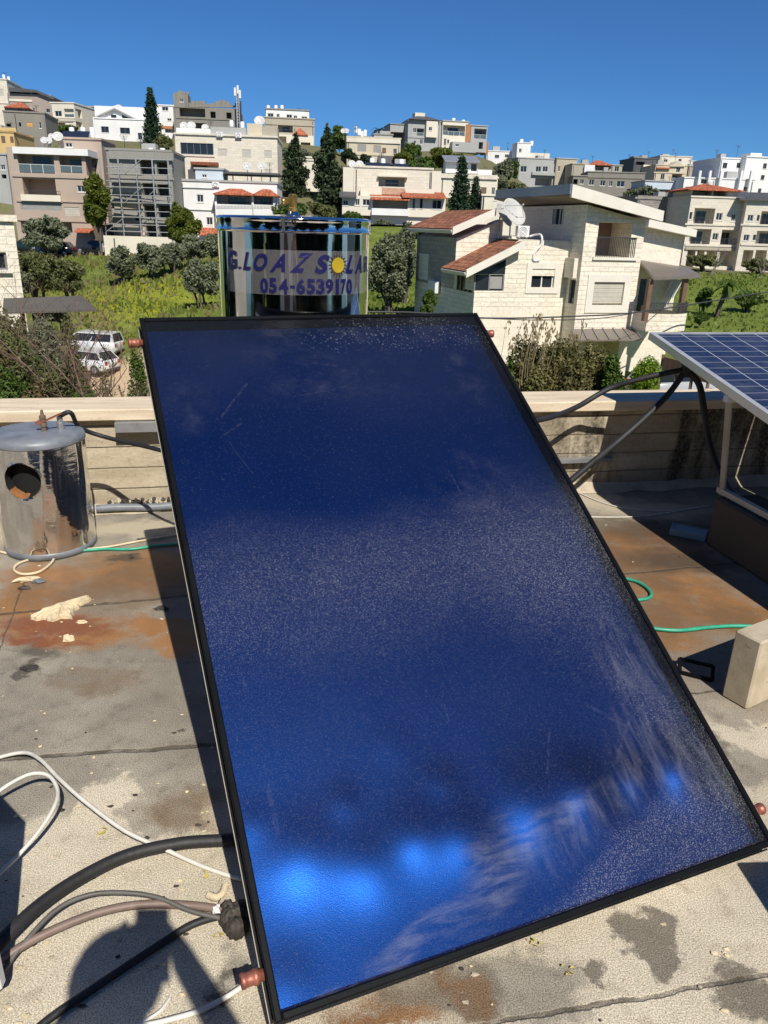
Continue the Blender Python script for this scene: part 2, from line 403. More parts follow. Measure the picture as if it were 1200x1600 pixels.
def wallmat():
    t = NT('board_marked_concrete'); v = t.coord()
    s = t.n('ShaderNodeSeparateXYZ'); t.l(v, s.inputs[0])
    zz = t.math('ADD', s.outputs[2], t.math('MULTIPLY', t.math('SUBTRACT', t.noise(3, 4, .6, v), .5), .012))
    fr = t.math('FRACT', t.math('MULTIPLY', zz, 1 / .118))
    line = t.mapr(t.math('ABSOLUTE', t.math('SUBTRACT', fr, .5)), .455, .49)
    n = t.noise(1.0, 6, .65, t.scalev(v, (2.2, 2.2, 7))); g = t.noise(45, 4, .65, v)
    col = t.mix(t.mapr(n, .3, .7), (.36, .30, .21), (.58, .50, .37))
    col = t.mix(t.mapr(g, .5, .75, 0, .5), col, (.20, .16, .11))
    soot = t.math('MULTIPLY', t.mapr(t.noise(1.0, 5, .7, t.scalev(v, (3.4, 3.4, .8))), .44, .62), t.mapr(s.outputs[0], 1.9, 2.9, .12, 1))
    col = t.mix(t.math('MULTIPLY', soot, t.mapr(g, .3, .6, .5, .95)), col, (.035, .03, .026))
    low = t.mapr(s.outputs[2], .02, .14, .55, 0)
    col = t.mix(t.math('MULTIPLY', low, t.mapr(n, .3, .6)), col, (.12, .10, .075))
    col = t.mix(t.math('MULTIPLY', line, t.mapr(n, .35, .55, .2, .8)), col, (.13, .10, .07))
    h = t.math('SUBTRACT', t.math('ADD', t.math('MULTIPLY', g, .5), t.math('MULTIPLY', n, .6)), t.math('MULTIPLY', line, 1.2))
    t.pbr(col, .92, 0, t.bump(h, .6, .012), .2); return t.m
def copmat():
    t = NT('coping_stone'); v = t.coord(); s = t.n('ShaderNodeSeparateXYZ'); t.l(v, s.inputs[0])
    n = t.noise(1.0, 6, .6, t.scalev(v, (3, 22, 22))); g = t.noise(60, 3, .6, v)
    col = t.mix(t.mapr(n, .3, .72), (.70, .59, .44), (.53, .43, .31))
    col = t.mix(t.mapr(g, .55, .8, 0, .4), col, (.28, .21, .13))
    t.pbr(col, .85, 0, t.bump(t.math('ADD', n, g), .3, .004), .3); return t.m
par = thing('parapet_wall', 'low board-marked concrete parapet with pale stone coping along the roof edge', 'wall', W0, WYAW)
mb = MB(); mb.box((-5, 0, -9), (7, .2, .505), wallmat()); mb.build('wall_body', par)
cm = copmat(); e = -5.0
mb = MB(); k = 0
ends = [-5, -3.4, -1.9, .205, 1.62, 2.05, 3.6, 5.2, 7]
for a, b in zip(ends[:-1], ends[1:]):
    k += 1; mb.box((a + .002, -.045 - .004 * (k % 2), .507 + .002 * (k % 2)), (b - .002, .265, .568 + .003 * (k % 2)), cm, bev=.006)
mb.build('coping', par)
mb = MB(); pts = [(-1.2, 0)]
rng = random.Random(4)
prof = [(0, .05), (-.02, .035), (-.05, .013), (-.075, .004)]
xs = [-5 + i * .12 for i in range(101)]
vs = []; fs = []
for x in xs:
    j = rng.uniform(.6, 1.35)
    for (y, z) in prof: vs.append((x, y * j - .001, z * rng.uniform(.7, 1.15) if z > .01 else .003))
for i in range(len(xs) - 1):
    for q in range(3): fs.append((i*4+q, i*4+q+1, i*4+5+q, i*4+4+q))
mb.mesh(vs, fs, M['mortar'], True); mb.build('mortar_fillet', par)

# ------------------------------------------------------------------ the blue collector
PU = Vector((.9235, .3835, 0)).normalized()
PV_ = Vector((-.3014, .7855, .541)); PV_ = (PV_ - PU * PV_.dot(PU)).normalized(); PN = PU.cross(PV_)
PC = Vector((.0822, 2.029, .637)); PW, PL = 1.27, 2.037
PO = PC - PU * PW / 2 - PV_ * PL / 2                     # bottom left corner of the upper face
PM = Matrix(((PU.x, PV_.x, PN.x, PO.x), (PU.y, PV_.y, PN.y, PO.y), (PU.z, PV_.z, PN.z, PO.z), (0, 0, 0, 1)))
PMI = PM.inverted()
def pan(x, y):
    v = ray(x, y); k = (PO - EYE).dot(PN) / v.dot(PN); q = PMI @ (EYE + v * k); return q.x, q.y

def cover_glass():
    """wet, dusty patterned glass: sky reflection over a see-through sheet, with dirt and pale specks on it"""
    t = NT('patterned_cover_glass'); v = t.coord()
    s = t.n('ShaderNodeSeparateXYZ'); t.l(v, s.inputs[0]); U, V = s.outputs[0], s.outputs[1]
    nz = t.n('ShaderNodeTexNoise'); nz.inputs['Scale'].default_value = 5; nz.inputs['Detail'].default_value = 5; t.l(v, nz.inputs['Vector'])
    sn = t.n('ShaderNodeSeparateColor'); t.l(nz.outputs['Color'], sn.inputs[0])
    X = t.math('ADD', U, t.math('MULTIPLY', t.math('SUBTRACT', sn.outputs[0], .5), .16)); Y = t.math('ADD', V, t.math('MULTIPLY', t.math('SUBTRACT', sn.outputs[1], .5), .16)); V2 = (X, Y)
    def bl(x, y, hw, hh, rot=0, soft=.6):
        c = pan(x, y); a = pan(x + hw, y); b1 = pan(x, y - hh); b2 = pan(x, y + hh)
        return blobmask(t, V2, c[0], c[1], max(.01, math.dist(a, c)), max(.01, math.dist(b1, b2) / 2), rot, soft)
    grain = t.noise(1.0, 0, .5, t.scalev(v, (470, 470, 0), (0, 0, .5)))
    fine = t.mapr(grain, .52, .78)
    # pale specks: a band across the middle, patches at lower right
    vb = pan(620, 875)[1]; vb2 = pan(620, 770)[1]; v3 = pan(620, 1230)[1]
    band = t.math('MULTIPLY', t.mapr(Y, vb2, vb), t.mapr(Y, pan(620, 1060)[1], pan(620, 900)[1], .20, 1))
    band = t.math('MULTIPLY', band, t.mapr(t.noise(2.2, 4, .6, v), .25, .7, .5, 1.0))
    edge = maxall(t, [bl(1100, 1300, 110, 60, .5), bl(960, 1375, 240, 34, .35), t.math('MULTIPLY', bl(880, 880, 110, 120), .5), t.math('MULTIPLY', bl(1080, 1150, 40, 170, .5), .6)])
    pale_specks = t.math('ADD', t.math('MULTIPLY', band, .9), t.math('MULTIPLY', edge, .8), clamp=True)
    pale_specks = t.math('MULTIPLY', pale_specks, t.mapr(fine, 0, 1, .022, .30, False))
    stars = t.mapr(t.noise(1.0, 0, .5, t.scalev(v, (300, 300, 0), (7, 3, .5))), .74, .79)
    pale_specks = t.math('ADD', pale_specks, t.math('MULTIPLY', stars, .05))
    film = t.math('MULTIPLY', t.mapr(t.noise(1.5, 3, .55, v), .1, .9), t.mapr(V, pan(500, 700)[1], pan(500, 590)[1], .012, .026))
    # wiped smears
    w = t.noise(1.0, 5, .65, t.scalev(v, (34, 7, 1), (0, 0, 0), (0, 0, R_(-52))), .6)
    w2 = t.noise(1.0, 5, .65, t.scalev(v, (9, 42, 1), (0, 0, 0), (0, 0, R_(18))), .6)
    sm1 = t.math('MULTIPLY', maxall(t, [bl(945, 1255, 110, 34, .35), bl(1010, 1170, 70, 60, .9), bl(985, 1030, 40, 70, .4), bl(1090, 1200, 40, 60, .5)]), t.mapr(w, .36, .74))
    sm2 = t.math('MULTIPLY', maxall(t, [bl(775, 1355, 70, 45, .6), bl(660, 1462, 110, 24, .3), bl(560, 1540, 120, 14, .2), bl(860, 1290, 80, 20, .4)]), t.mapr(w2, .34, .72))
    top = t.math('MULTIPLY', maxall(t, [bl(620, 520, 120, 16), bl(520, 600, 90, 24, .2), bl(720, 590, 30, 34), bl(300, 640, 30, 34), bl(460, 545, 60, 26), bl(750, 760, 60, 50)]), t.mapr(t.noise(12, 6, .7, v), .40, .85, 0, .045))
    drops = t.math('MULTIPLY', maxall(t, [bl(590, 523, 130, 22), bl(680, 520, 90, 20)]), t.mapr(t.noise(120, 1, .5, v), .64, .70, 0, .2))
    lines = []
    for a, b, wd in (((345, 650), (385, 600), .005), ((460, 620), (540, 603), .003), ((488, 567), (524, 570), .006), ((372, 1045), (384, 1075), .004), ((418, 1235), (434, 1300), .007), ((410, 1190), (422, 1250), .003),
                     ((912, 1098), (1000, 1150), .006), ((860, 1140), (855, 1210), .004), ((1000, 1190), (1052, 1255), .005), ((960, 1190), (985, 1120), .006), ((700, 735), (722, 772), .004), ((350, 680), (375, 660), .004), ((693, 1100), (700, 1128), .003), ((360, 690), (395, 740), .002)):
        lines.append(linemask(t, (t.math('ADD', U, t.math('MULTIPLY', t.math('SUBTRACT', sn.outputs[0], .5), .03)), t.math('ADD', V, t.math('MULTIPLY', t.math('SUBTRACT', sn.outputs[1], .5), .03))), pan(*a), pan(*b), wd))
    ln = t.math('MULTIPLY', maxall(t, lines), t.mapr(t.noise(60, 4, .7, v), .35, .65, 0, .035))
    tot = t.math('ADD', t.math('ADD', pale_specks, film), t.math('ADD', t.math('MULTIPLY', sm1, .11), t.math('MULTIPLY', sm2, .15)))
    tot = t.math('ADD', tot, t.math('ADD', top, t.math('ADD', drops, ln)), clamp=True)
    tot = t.math('MULTIPLY', tot, .85)
    nm = t.bump(t.noise(260, 1, .5, v), .05, .002)
    tr = t.n('ShaderNodeBsdfTransparent'); tr.inputs[0].default_value = (.93, .95, .96, 1)
    gl = t.n('ShaderNodeBsdfGlossy'); gl.inputs['Roughness'].default_value = .12; t.l(nm, gl.inputs['Normal'])
    fr = t.n('ShaderNodeFresnel'); fr.inputs['IOR'].default_value = 1.45
    m1 = t.n('ShaderNodeMixShader'); t.l(t.math('MULTIPLY', fr.outputs[0], .75), m1.inputs[0]); t.l(tr.outputs[0], m1.inputs[1]); t.l(gl.outputs[0], m1.inputs[2])
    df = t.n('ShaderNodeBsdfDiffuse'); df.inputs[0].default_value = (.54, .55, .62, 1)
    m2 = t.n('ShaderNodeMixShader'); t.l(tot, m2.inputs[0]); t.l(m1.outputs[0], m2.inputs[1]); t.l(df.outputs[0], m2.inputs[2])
    t.l(m2.outputs[0], t.out.inputs[0]); return t.m
def absorber_mat():
    t = NT('selective_blue_absorber'); v = t.coord()
    n = t.noise(2.0, 4, .6, v)
    t.pbr(t.mix(n, (.003, .042, .205), (.004, .054, .26)), .31, .92, t.bump(t.noise(420, 1, .5, v), .10, .002)); return t.m

TH_ = .058
col_ = thing('solar_collector', 'large flat-plate solar collector, deep blue in a black frame, tilted across the roof', 'solar collector', PO - PN * TH_)
col_.rotation_mode = 'QUATERNION'; col_.rotation_quaternion = PM.to_quaternion()
# local frame: x right, y up the slope, z out; z = TH_ is the upper face
mb = MB(); lip = .0125
mb.box((0, 0, .012), (.012, PL, TH_ - .004), M['black']); mb.box((PW-.012, 0, .012), (PW, PL, TH_ - .004), M['black'])
mb.box((.012, 0, .012), (PW-.012, .012, TH_ - .004), M['black']); mb.box((.012, PL-.012, .012), (PW-.012, PL, TH_ - .004), M['black'])
mb.build('casing', col_)
mb = MB()
mb.box((-.003, -.003, TH_-.004), (lip, PL+.003, TH_+.006), M['black'], bev=.003); mb.box((PW-lip, -.003, TH_-.004), (PW+.003, PL+.003, TH_+.006), M['black'], bev=.003)
mb.box((lip, -.003, TH_-.004), (PW-lip, lip, TH_+.006), M['black'], bev=.003); mb.box((lip, PL-lip, TH_-.004), (PW-lip, PL+.003, TH_+.006), M['black'], bev=.003)
for kx in (0, 1):                                         # the two folds along the rim
    x = -.006 if kx == 0 else PW + .002
    mb.box((x, 0, TH_-.040), (x+.004, PL, TH_-.030), M['black'])
mb.box((0, -.007, TH_-.040), (PW, -.003, TH_-.030), M['black'])
mb.build('rim', col_)
mb = MB()
mb.box((-.006, -.006, 0), (PW+.006, PL+.006, .009), M['standsteel'])
mb.box((-.007, -.005, .011), (-.0045, PL, .014), M['standsteel']); mb.build('back_tray', col_)
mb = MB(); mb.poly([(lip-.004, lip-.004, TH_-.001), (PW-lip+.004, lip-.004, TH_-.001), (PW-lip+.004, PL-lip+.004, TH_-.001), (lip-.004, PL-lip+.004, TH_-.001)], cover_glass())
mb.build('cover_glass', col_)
mb = MB(); NX, NY = 150, 220; vs = []; rg = random.Random(3)
BL_ = []                                                # the sheet is blistered between the risers near the lower header
for (px_, py_, a_, r_) in ((480, 1335, .0075, .085), (590, 1355, .0070, .075), (660, 1310, .0075, .065), (742, 1308, .0090, .07), (840, 1262, .0125, .095), (932, 1238, .0190, .08), (1005, 1218, .0150, .06), (1078, 1202, .0220, .08), (545, 1255, .0030, .04), (700, 1222, .0040, .045), (395, 1285, .0025, .045), (450, 1545, .0030, .06), (620, 1160, .0015, .05), (530, 1340, .0030, .13), (700, 1300, .0085, .13), (880, 1240, .0090, .13)):
    q_ = pan(px_, py_); BL_.append((q_[0], q_[1] + .012, r_, a_))
for j in range(NY + 1):
    y = .013 + (PL - .026) * j / NY
    for i in range(NX + 1):
        x = .013 + (PW - .026) * i / NX
        bump_ = 0.0
        for (bx, by, br, ba) in BL_:
            d2 = ((x - bx) ** 2 + (y - by) ** 2) / (br * br)
            if d2 < 9: bump_ += ba * math.exp(-d2)
        warp = .0010 * math.sin(3.1 * x + 1.0) * math.sin(2.2 * y + .5) + .010 * max(0, (.24 + .10 * x - y) / .24) ** 2 * max(0, 1 - x / 1.1)
        vs.append((x, y, TH_ - .042 + min(bump_, .036) + warp))
fs = [(j*(NX+1)+i, j*(NX+1)+i+1, (j+1)*(NX+1)+i+1, (j+1)*(NX+1)+i) for j in range(NY) for i in range(NX)]
mb.mesh(vs, fs, absorber_mat(), True); mb.build('absorber_plate', col_)
for (x0, sgn, y) in ((0, -1, PL - .085), (PW, 1, PL - .085), (0, -1, .085), (PW, 1, .085)):
    mb = MB(); ax = Matrix(((0, 0, sgn), (0, 1, 0), (1, 0, 0)))
    mb.lathe([(.0, .0), (.012, 0), (.012, .012), (.0155, .014), (.0155, .022), (.0135, .024), (.0135, .038), (.015, .040), (.015, .048), (.0105, .048), (.0105, .02), (0, .02)], (x0, y, TH_*.5), M['copper'], 20, True, ax)
    mb.build('pipe_stub', col_)
# rear legs
loc = lambda P: PMI @ Vector(P) + Vector((0, 0, TH_))
for fx_ in (.12, PW - .12):
    mb = MB(); top = PM @ Vector((fx_, PL - .1, -TH_)); ft = Vector((top.x - .02, top.y + .18, .0))
    mb.bar(loc(top - Vector((0, 0, .004))), loc(ft), .04, .004, M['galv']); mb.bar(loc(top - Vector((.018, 0, .004))), loc(ft - Vector((.018, 0, 0))), .004, .04, M['galv'])
    mb.build('leg', col_)

# ------------------------------------------------------------------ the mirror-bright tank behind it
TC = at(460, 420, 3.13); TC = Vector((TC.x, TC.y, 0)); TR_ = .2965
zt = at(460, 340, 2.85).z; zr = at(460, 364, 2.833).z; zb = .50
tank = thing('water_tank', 'mirror-bright upright hot water tank carrying a blue-lettered sticker, behind the blue collector', 'water tank', TC)
mb = MB(); prof = []
for i in range(41): prof.append((TR_ - .004, zb + (zr - zb) * i / 40))
mb.lathe(prof, (0, 0, 0), M['mirror'], 128); mb.build('shell', tank)
mb = MB()
mb.lathe([(TR_-.004, zr-.001), (TR_+.002, zr), (TR_+.004, zr+.004), (TR_+.003, zr+.008), (TR_+.0015, zr+.012), (TR_+.001, zt-.012), (TR_+.003, zt-.006), (TR_+.001, zt), (TR_-.012, zt+.004), (TR_-.02, zt-.004), (.2, zt+.002), (.05, zt+.012), (0, zt+.013)], (0, 0, 0), M['mirror'], 128)
mb.build('lid', tank)
mb = MB(); mb.box((-.006, -TR_-.0055, zr+.002), (.006, -TR_+.004, zt-.001), M['mirror'], bev=.002); mb.build('lid_seam', tank)
mb = MB(); mb.lathe([(0, zb), (TR_-.004, zb), (TR_, zb-.01), (TR_, zb-.03), (0, zb-.03)], (0, 0, 0), M['steel_lid'], 64); mb.build('base_ring', tank)
for a in (45, 135, 225, 315):
    mb = MB(); x, y = .24 * math.cos(R_(a)), .24 * math.sin(R_(a)); mb.box((x-.02, y-.02, 0), (x+.02, y+.02, zb-.03), M['galv']); mb.build('leg', tank)
vp = at(458, 330, 3.0) - TC
mb = MB(); c = (vp.x, vp.y, zt)
mb.lathe([(.0, .0), (.026, 0), (.026, .008), (.020, .01), (.019, .022), (.0, .022)], c, M['mirror'], 24)
vb = mb.build('valve_socket', tank)
mb = MB(); c = (vp.x, vp.y, zt + .022)
mb.lathe([(.0, 0), (.017, 0), (.017, .012), (.0145, .014), (.0145, .03), (.0165, .032), (.0165, .056), (.013, .060), (.0, .060)], c, M['brass'], 8, False)
mb.lathe([(.0, .0), (.011, 0), (.011, .016), (.014, .017), (.014, .03), (0, .03)], (vp.x-.012, vp.y, zt+.055), M['brass'], 16, True, Matrix(((0, 0, -1), (0, 1, 0), (1, 0, 0))))
mb.build('safety_valve', vb)
# sticker and its lettering, wrapped round the shell.  angle 0 faces us, positive to the right
view = math.atan2(-TC.x, -TC.y)
def wrap(phi, z, r): a = -math.pi / 2 + phi + math.atan2(TC.x, TC.y) * -1; return (r * math.cos(a), r * math.sin(a), z)
def zpx(x, y, ph): 
    q = wrap(ph, 0, TR_); return at(x, y, TC.y + q[1]).z
def phx(zx): return math.asin(max(-.999, min(.999, (zx - 577) / 519)))
def film():
    t = NT('clear_sticker'); tr = t.n('ShaderNodeBsdfTransparent'); d = t.n('ShaderNodeBsdfPrincipled'); d.inputs['Base Color'].default_value = (.62, .62, .66, 1); d.inputs['Roughness'].default_value = .25
    mx = t.n('ShaderNodeMixShader'); mx.inputs[0].default_value = .10; t.l(tr.outputs[0], mx.inputs[1]); t.l(d.outputs[0], mx.inputs[2]); t.l(mx.outputs[0], t.out.inputs[0]); return t.m
p0, p1 = phx(150), R_(84)
zt0 = zpx(362, 387, p0); zb0 = zpx(362, 455, p0)
mb = MB(); vs = []; n_ = 48
for i in range(n_ + 1):
    ph_ = p0 + (p1 - p0) * i / n_; vs += [wrap(ph_, zb0, TR_ - .0025), wrap(ph_, zt0, TR_ - .0025)]
mb.mesh(vs, [(2*i, 2*i+2, 2*i+3, 2*i+1) for i in range(n_)], film(), True)
stk = mb.build('sticker', tank)
M['navy'] = plain('navy_ink', (.007, .007, .075), .4, 0, .1, 5); M['sun_ink'] = plain('yellow_ink', (.42, .30, .015), .4, 0, .2, 9); M['ray_ink'] = plain('brown_ink', (.045, .03, .012), .5)
mb = MB()
def glyph(ch, zx, wz, zyt, zyb, shear=0.0, bold=.040):
    cu = bpy.data.curves.new('glyph', 'FONT'); cu.body = ch; cu.size = 1; cu.offset = bold; cu.resolution_u = 4
    ob = bpy.data.objects.new('glyph', cu); COL.objects.link(ob)
    dg = bpy.context.evaluated_depsgraph_get(); me = bpy.data.meshes.new_from_object(ob.evaluated_get(dg))
    P = [(v.co.x, v.co.y) for v in me.vertices]; F = [tuple(p.vertices) for p in me.polygons]
    bpy.data.objects.remove(ob); bpy.data.curves.remove(cu); bpy.data.meshes.remove(me)
    x0, x1 = min(p[0] for p in P), max(p[0] for p in P); y0, y1 = min(p[1] for p in P), max(p[1] for p in P)
    pc = phx(zx); pa, pb = phx(zx - wz/2), phx(zx + wz/2)
    px_, pyt, pyb = 330 + zx/4.444, 290 + zyt/4.444, 290 + zyb/4.444
    zt1, zb1 = zpx(px_, pyt, pc), zpx(px_, pyb, pc)
    vs = []
    for x, y in P:
        fy_ = (y - y0) / (y1 - y0); fx_ = (x - x0) / (x1 - x0)
        ph_ = pa + (pb - pa) * fx_ + shear * (fy_ - .5) * .1
        vs.append(wrap(ph_, zb1 + (zt1 - zb1) * fy_, TR_ - .0008))
    mb.mesh(vs, F, M['navy'])
for a in (('G', 180, 58, 450, 582, 0, .045), ('.', 227, 16, 562, 584, 0, .02), ('L', 284, 46, 463, 592, .6), ('O', 365, 86, 470, 594, .6), ('A', 492, 96, 474, 602, .9), ('Z', 620, 84, 468, 606, 1.3), ('S', 755, 76, 480, 612, .7), ('L', 945, 44, 482, 610, .8), ('A', 1006, 50, 482, 608, .5), ('R', 1060, 32, 490, 600, .3)): glyph(*a)
for ch, zx, w_ in (('0', 384, 50), ('5', 440, 48), ('4', 507, 58), ('-', 563, 30), ('6', 616, 56), ('5', 680, 54), ('3', 741, 54), ('9', 800, 50), ('1', 852, 22), ('7', 893, 36), ('0', 934, 38)):
    if ch == '-': glyph(ch, zx, w_, 694, 714, 0, .02)
    else: glyph(ch, zx, w_, 642 if zx < 500 else 648, 748 if zx < 500 else 754, 0, .042)
mb.build('lettering', stk)
mb = MB(); pc = phx(857); zc = zpx(330 + 857/4.444, 290 + 552/4.444, pc)
disc = []
for i in range(24):
    a = 2 * math.pi * i / 24; disc.append(wrap(pc + .027/TR_ * math.cos(a), zc + .027 * math.sin(a), TR_ - .0004))
mb.poly(disc, M['sun_ink'])
for i in range(18):
    a = 2 * math.pi * i / 18; tri = []
    for rr, da in ((.029, -.12), (.046, 0), (.029, .12)): tri.append(wrap(pc + rr/TR_ * math.cos(a+da), zc + rr * math.sin(a+da), TR_ - .0004))
    mb.poly(tri, M['ray_ink'])
mb.build('sun_emblem', stk)

# ------------------------------------------------------------------ the scrapped barrel on the left
BF = gp(85, 879); BR = .207; BC = Vector((BF.x * (BF.y + BR) / BF.y, BF.y + BR, 0))
bz0 = .035; bz1 = at(75, 706, BC.y - BR).z
bar_ = thing('scrapped_boiler', 'dented steel boiler drum with a round hole and grey domed lid by the parapet', 'boiler', BC)
def shell_with_hole(R, z0, z1, hphi, hz, hr, nu=200, nv=72):
    vs = []; fs = []
    for j in range(nv + 1):
        for i in range(nu):
            a = 2 * math.pi * i / nu; z = z0 + (z1 - z0) * j / nv
            d = ((a - hphi + math.pi) % (2 * math.pi)) - math.pi; s_ = d * R; q = z - hz; rr = math.hypot(s_, q)
            if abs(rr - hr) < .0075 and rr > 0: s_ *= hr / rr; q *= hr / rr
            a2 = hphi + s_ / R; dent = .0012 * math.sin(9 * a2 + 14 * z) * math.sin(11 * z + 2 * a2) + .0008 * math.sin(23 * a2 - 9 * z)
            vs.append(((R + dent) * math.cos(a2), (R + dent) * math.sin(a2), hz + q))
    for j in range(nv):
        for i in range(nu):
            q = [j*nu+i, j*nu+(i+1) % nu, (j+1)*nu+(i+1) % nu, (j+1)*nu+i]
            c = sum((Vector(vs[k]) for k in q), Vector()) / 4
            d = ((math.atan2(c.y, c.x) - hphi + math.pi) % (2 * math.pi)) - math.pi
            if math.hypot(d * R, c.z - hz) > hr - .001: fs.append(q)
    return vs, fs
hphi = -math.pi / 2 - R_(25) + math.atan2(-BC.x, BC.y) * 1.0; hz = at(47, 751, BC.y - BR * .92).z; hr = .082
vs, fs = shell_with_hole(BR, bz0, bz1, hphi, hz, hr)
mb = MB(); mb.mesh(vs, fs, M['mirror_old'], True); mb.build('shell', bar_)
hd = Vector((math.cos(hphi), math.sin(hphi), 0)); ht = Vector((-hd.y, hd.x, 0))
mb = MB(); n_ = 40; vs = []; rg = random.Random(5)
for ring, (dd, sc) in enumerate(((.001, 1.0), (-.02, .97), (-.045, .93))):
    for i in range(n_):
        a = 2 * math.pi * i / n_; rr = hr * sc * (1 + (rg.uniform(-.05, .03) if ring else 0)) 
        if ring == 2 and math.sin(a) < -.2: rr *= .93
        r0_ = math.sqrt(max(0, BR**2 - (rr * math.cos(a))**2)) + dd
        vs.append(hd * r0_ + ht * (rr * math.cos(a)) + Vector((0, 0, hz + rr * math.sin(a))))
mb.mesh(vs, [(r*n_+i, r*n_+(i+1) % n_, (r+1)*n_+(i+1) % n_, (r+1)*n_+i) for r in range(2) for i in range(n_) if 24 <= i <= 30], M['foam_orange'], True); mb.mesh(vs, [(r*n_+i, r*n_+(i+1) % n_, (r+1)*n_+(i+1) % n_, (r+1)*n_+i) for r in range(2) for i in range(n_) if not 24 <= i <= 30], M['dark'], True)
mb.build('foam_lining', bar_)
mb = MB(); mb.lathe([(BR-.05, bz0+.02), (BR-.05, bz1-.02)], (0, 0, 0), M['dark'], 48); mb.build('inner_drum', bar_)
mb = MB()
lid = [(BR-.004, bz1-.004), (BR+.003, bz1-.003), (BR+.004, bz1+.002), (BR+.003, bz1+.016), (BR-.003, bz1+.028), (BR-.016, bz1+.037), (BR-.04, bz1+.042), (.12, bz1+.045), (.05, bz1+.046), (0, bz1+.046)]
mb.lathe(lid, (0, 0, 0), M['steel_lid'], 72); mb.build('lid', bar_)
mb = MB(); mb.lathe([(0, 0), (BR-.01, 0), (BR+.001, .004), (BR+.003, .02), (BR+.002, .034), (BR-.003, .036)], (0, 0, 0), M['steel_lid'], 72); mb.build('base_ring', bar_)
zl = bz1 + .045
mb = MB(); fxp = at(69, 672, BC.y - .03) - BC
mb.lathe([(0, 0), (.011, 0), (.011, .022), (.016, .023), (.016, .04), (.012, .042), (.012, .055), (.015, .057), (.015, .072), (.008, .076), (.006, .098), (0, .1)], (fxp.x, fxp.y, zl), M['oldbrass'], 10, False)
mb.bar((fxp.x-.005, fxp.y, zl+.05), (fxp.x-.03, fxp.y-.01, zl+.035), .016, .016, M['copper'])
mb.bar((fxp.x, fxp.y-.01, zl+.045), (fxp.x+.075, fxp.y+.03, zl+.078), .014, .006, M['copper'])
mb.build('safety_valve', bar_)
mb = MB(); f2 = at(94, 660, BC.y + .02) - BC
mb.lathe([(0, 0), (.017, 0), (.017, .03), (.013, .032), (.013, .06), (0, .062)], (f2.x, f2.y, zl), M['galv'], 12, False); mb.build('outlet_fitting', bar_)
h0 = BC + Vector((f2.x, f2.y, zl + .06))
mb = MB(); mb.tube(smooth_path([h0, h0 + Vector((.05, .01, .015)), at(125, 668, 3.5), at(165, 683, 3.55), at(225, 697, 3.45), at(262, 706, 3.3), at(330, 720, 3.1)]), .011, M['rubber'], 8)
tagp(mb.build('water_hose'), 'short black hose running from the scrapped boiler lid to behind the blue collector', 'hose')

# steel sections and pipe lying along the wall
def along(u, w, z): return W0 + WD * u - WN * w + Vector((0, 0, z))
def uv_wall(x, y, w=0.0):
    v = ray(x, y); k = (W0 - WN * w - EYE).dot(WN) / v.dot(WN); p = EYE + v * k; return (p - W0).dot(WD), p.z
u0, z0 = uv_wall(180, 678, -.09); u1, _ = uv_wall(330, 680, -.09)
mb = MB(); mb.bar(along(u0, -.05, z0+.03), along(u1, -.05, z0+.03), .07, .05, M['galv']); tagp(mb.build('steel_beam'), 'grey galvanised box section fixed on the parapet left of the collector', 'beam')
u0, z0 = uv_wall(820, 722, -.03); u1, _ = uv_wall(954, 722, -.03)
mb = MB(); mb.bar(along(u0, -.025, z0), along(u1, -.025, z0), .05, .022, M['galv']); tagp(mb.build('steel_beam'), 'flat grey steel bar on the parapet right of the collector', 'beam')
u0, z0 = uv_wall(150, 800, -.1); u1, _ = uv_wall(340, 800, -.1)
mb = MB(); mb.tube([along(u0 + (u1-u0)*i/8, -.075, .035 + .004*math.sin(i*1.3)) for i in range(9)], .021, M['steel_lid'], 14)
tagp(mb.build('drain_pipe'), 'grey plastic pipe lying along the foot of the wall behind the scrapped boiler', 'pipe')
def lump(mb, c, sx, sy, sz, mat, seed, n=10, rough=.35, rot=0.0):
    smooth_ = n >= 20
    rg = random.Random(seed); vs = []; cr, sr = math.cos(rot), math.sin(rot)
    for j in range(n // 2 + 1):
        for i in range(n):
            th = math.pi * j / (n // 2); a = 2 * math.pi * i / n; r = 1 + rg.uniform(-rough, rough)
            x, y, z = math.sin(th) * math.cos(a) * sx * r, math.sin(th) * math.sin(a) * sy * r, math.cos(th) * sz * r
            vs.append((c[0] + x * cr - y * sr, c[1] + x * sr + y * cr, max(c[2] + z, .002)))
    fs = [(j*n+i, (j+1)*n+i, (j+1)*n+(i+1) % n, j*n+(i+1) % n) for j in range(n // 2) for i in range(n)]
    mb.mesh(vs, fs, mat, smooth_)
mb = MB(); rg = random.Random(9)
for i in range(26):
    u, z = uv_wall(172 + i * 4.6, 789, -.06); lump(mb, along(u, -.055, .06 + rg.uniform(-.004, .012)), rg.uniform(.008, .022), .016, rg.uniform(.006, .02), M['mortar'] if rg.random() < .6 else M['tar'], i, 8)
tagp(mb.build('mortar_crumbs'), 'white mortar crumbs and black dirt heaped along the grey pipe', 'rubble', kind='stuff')

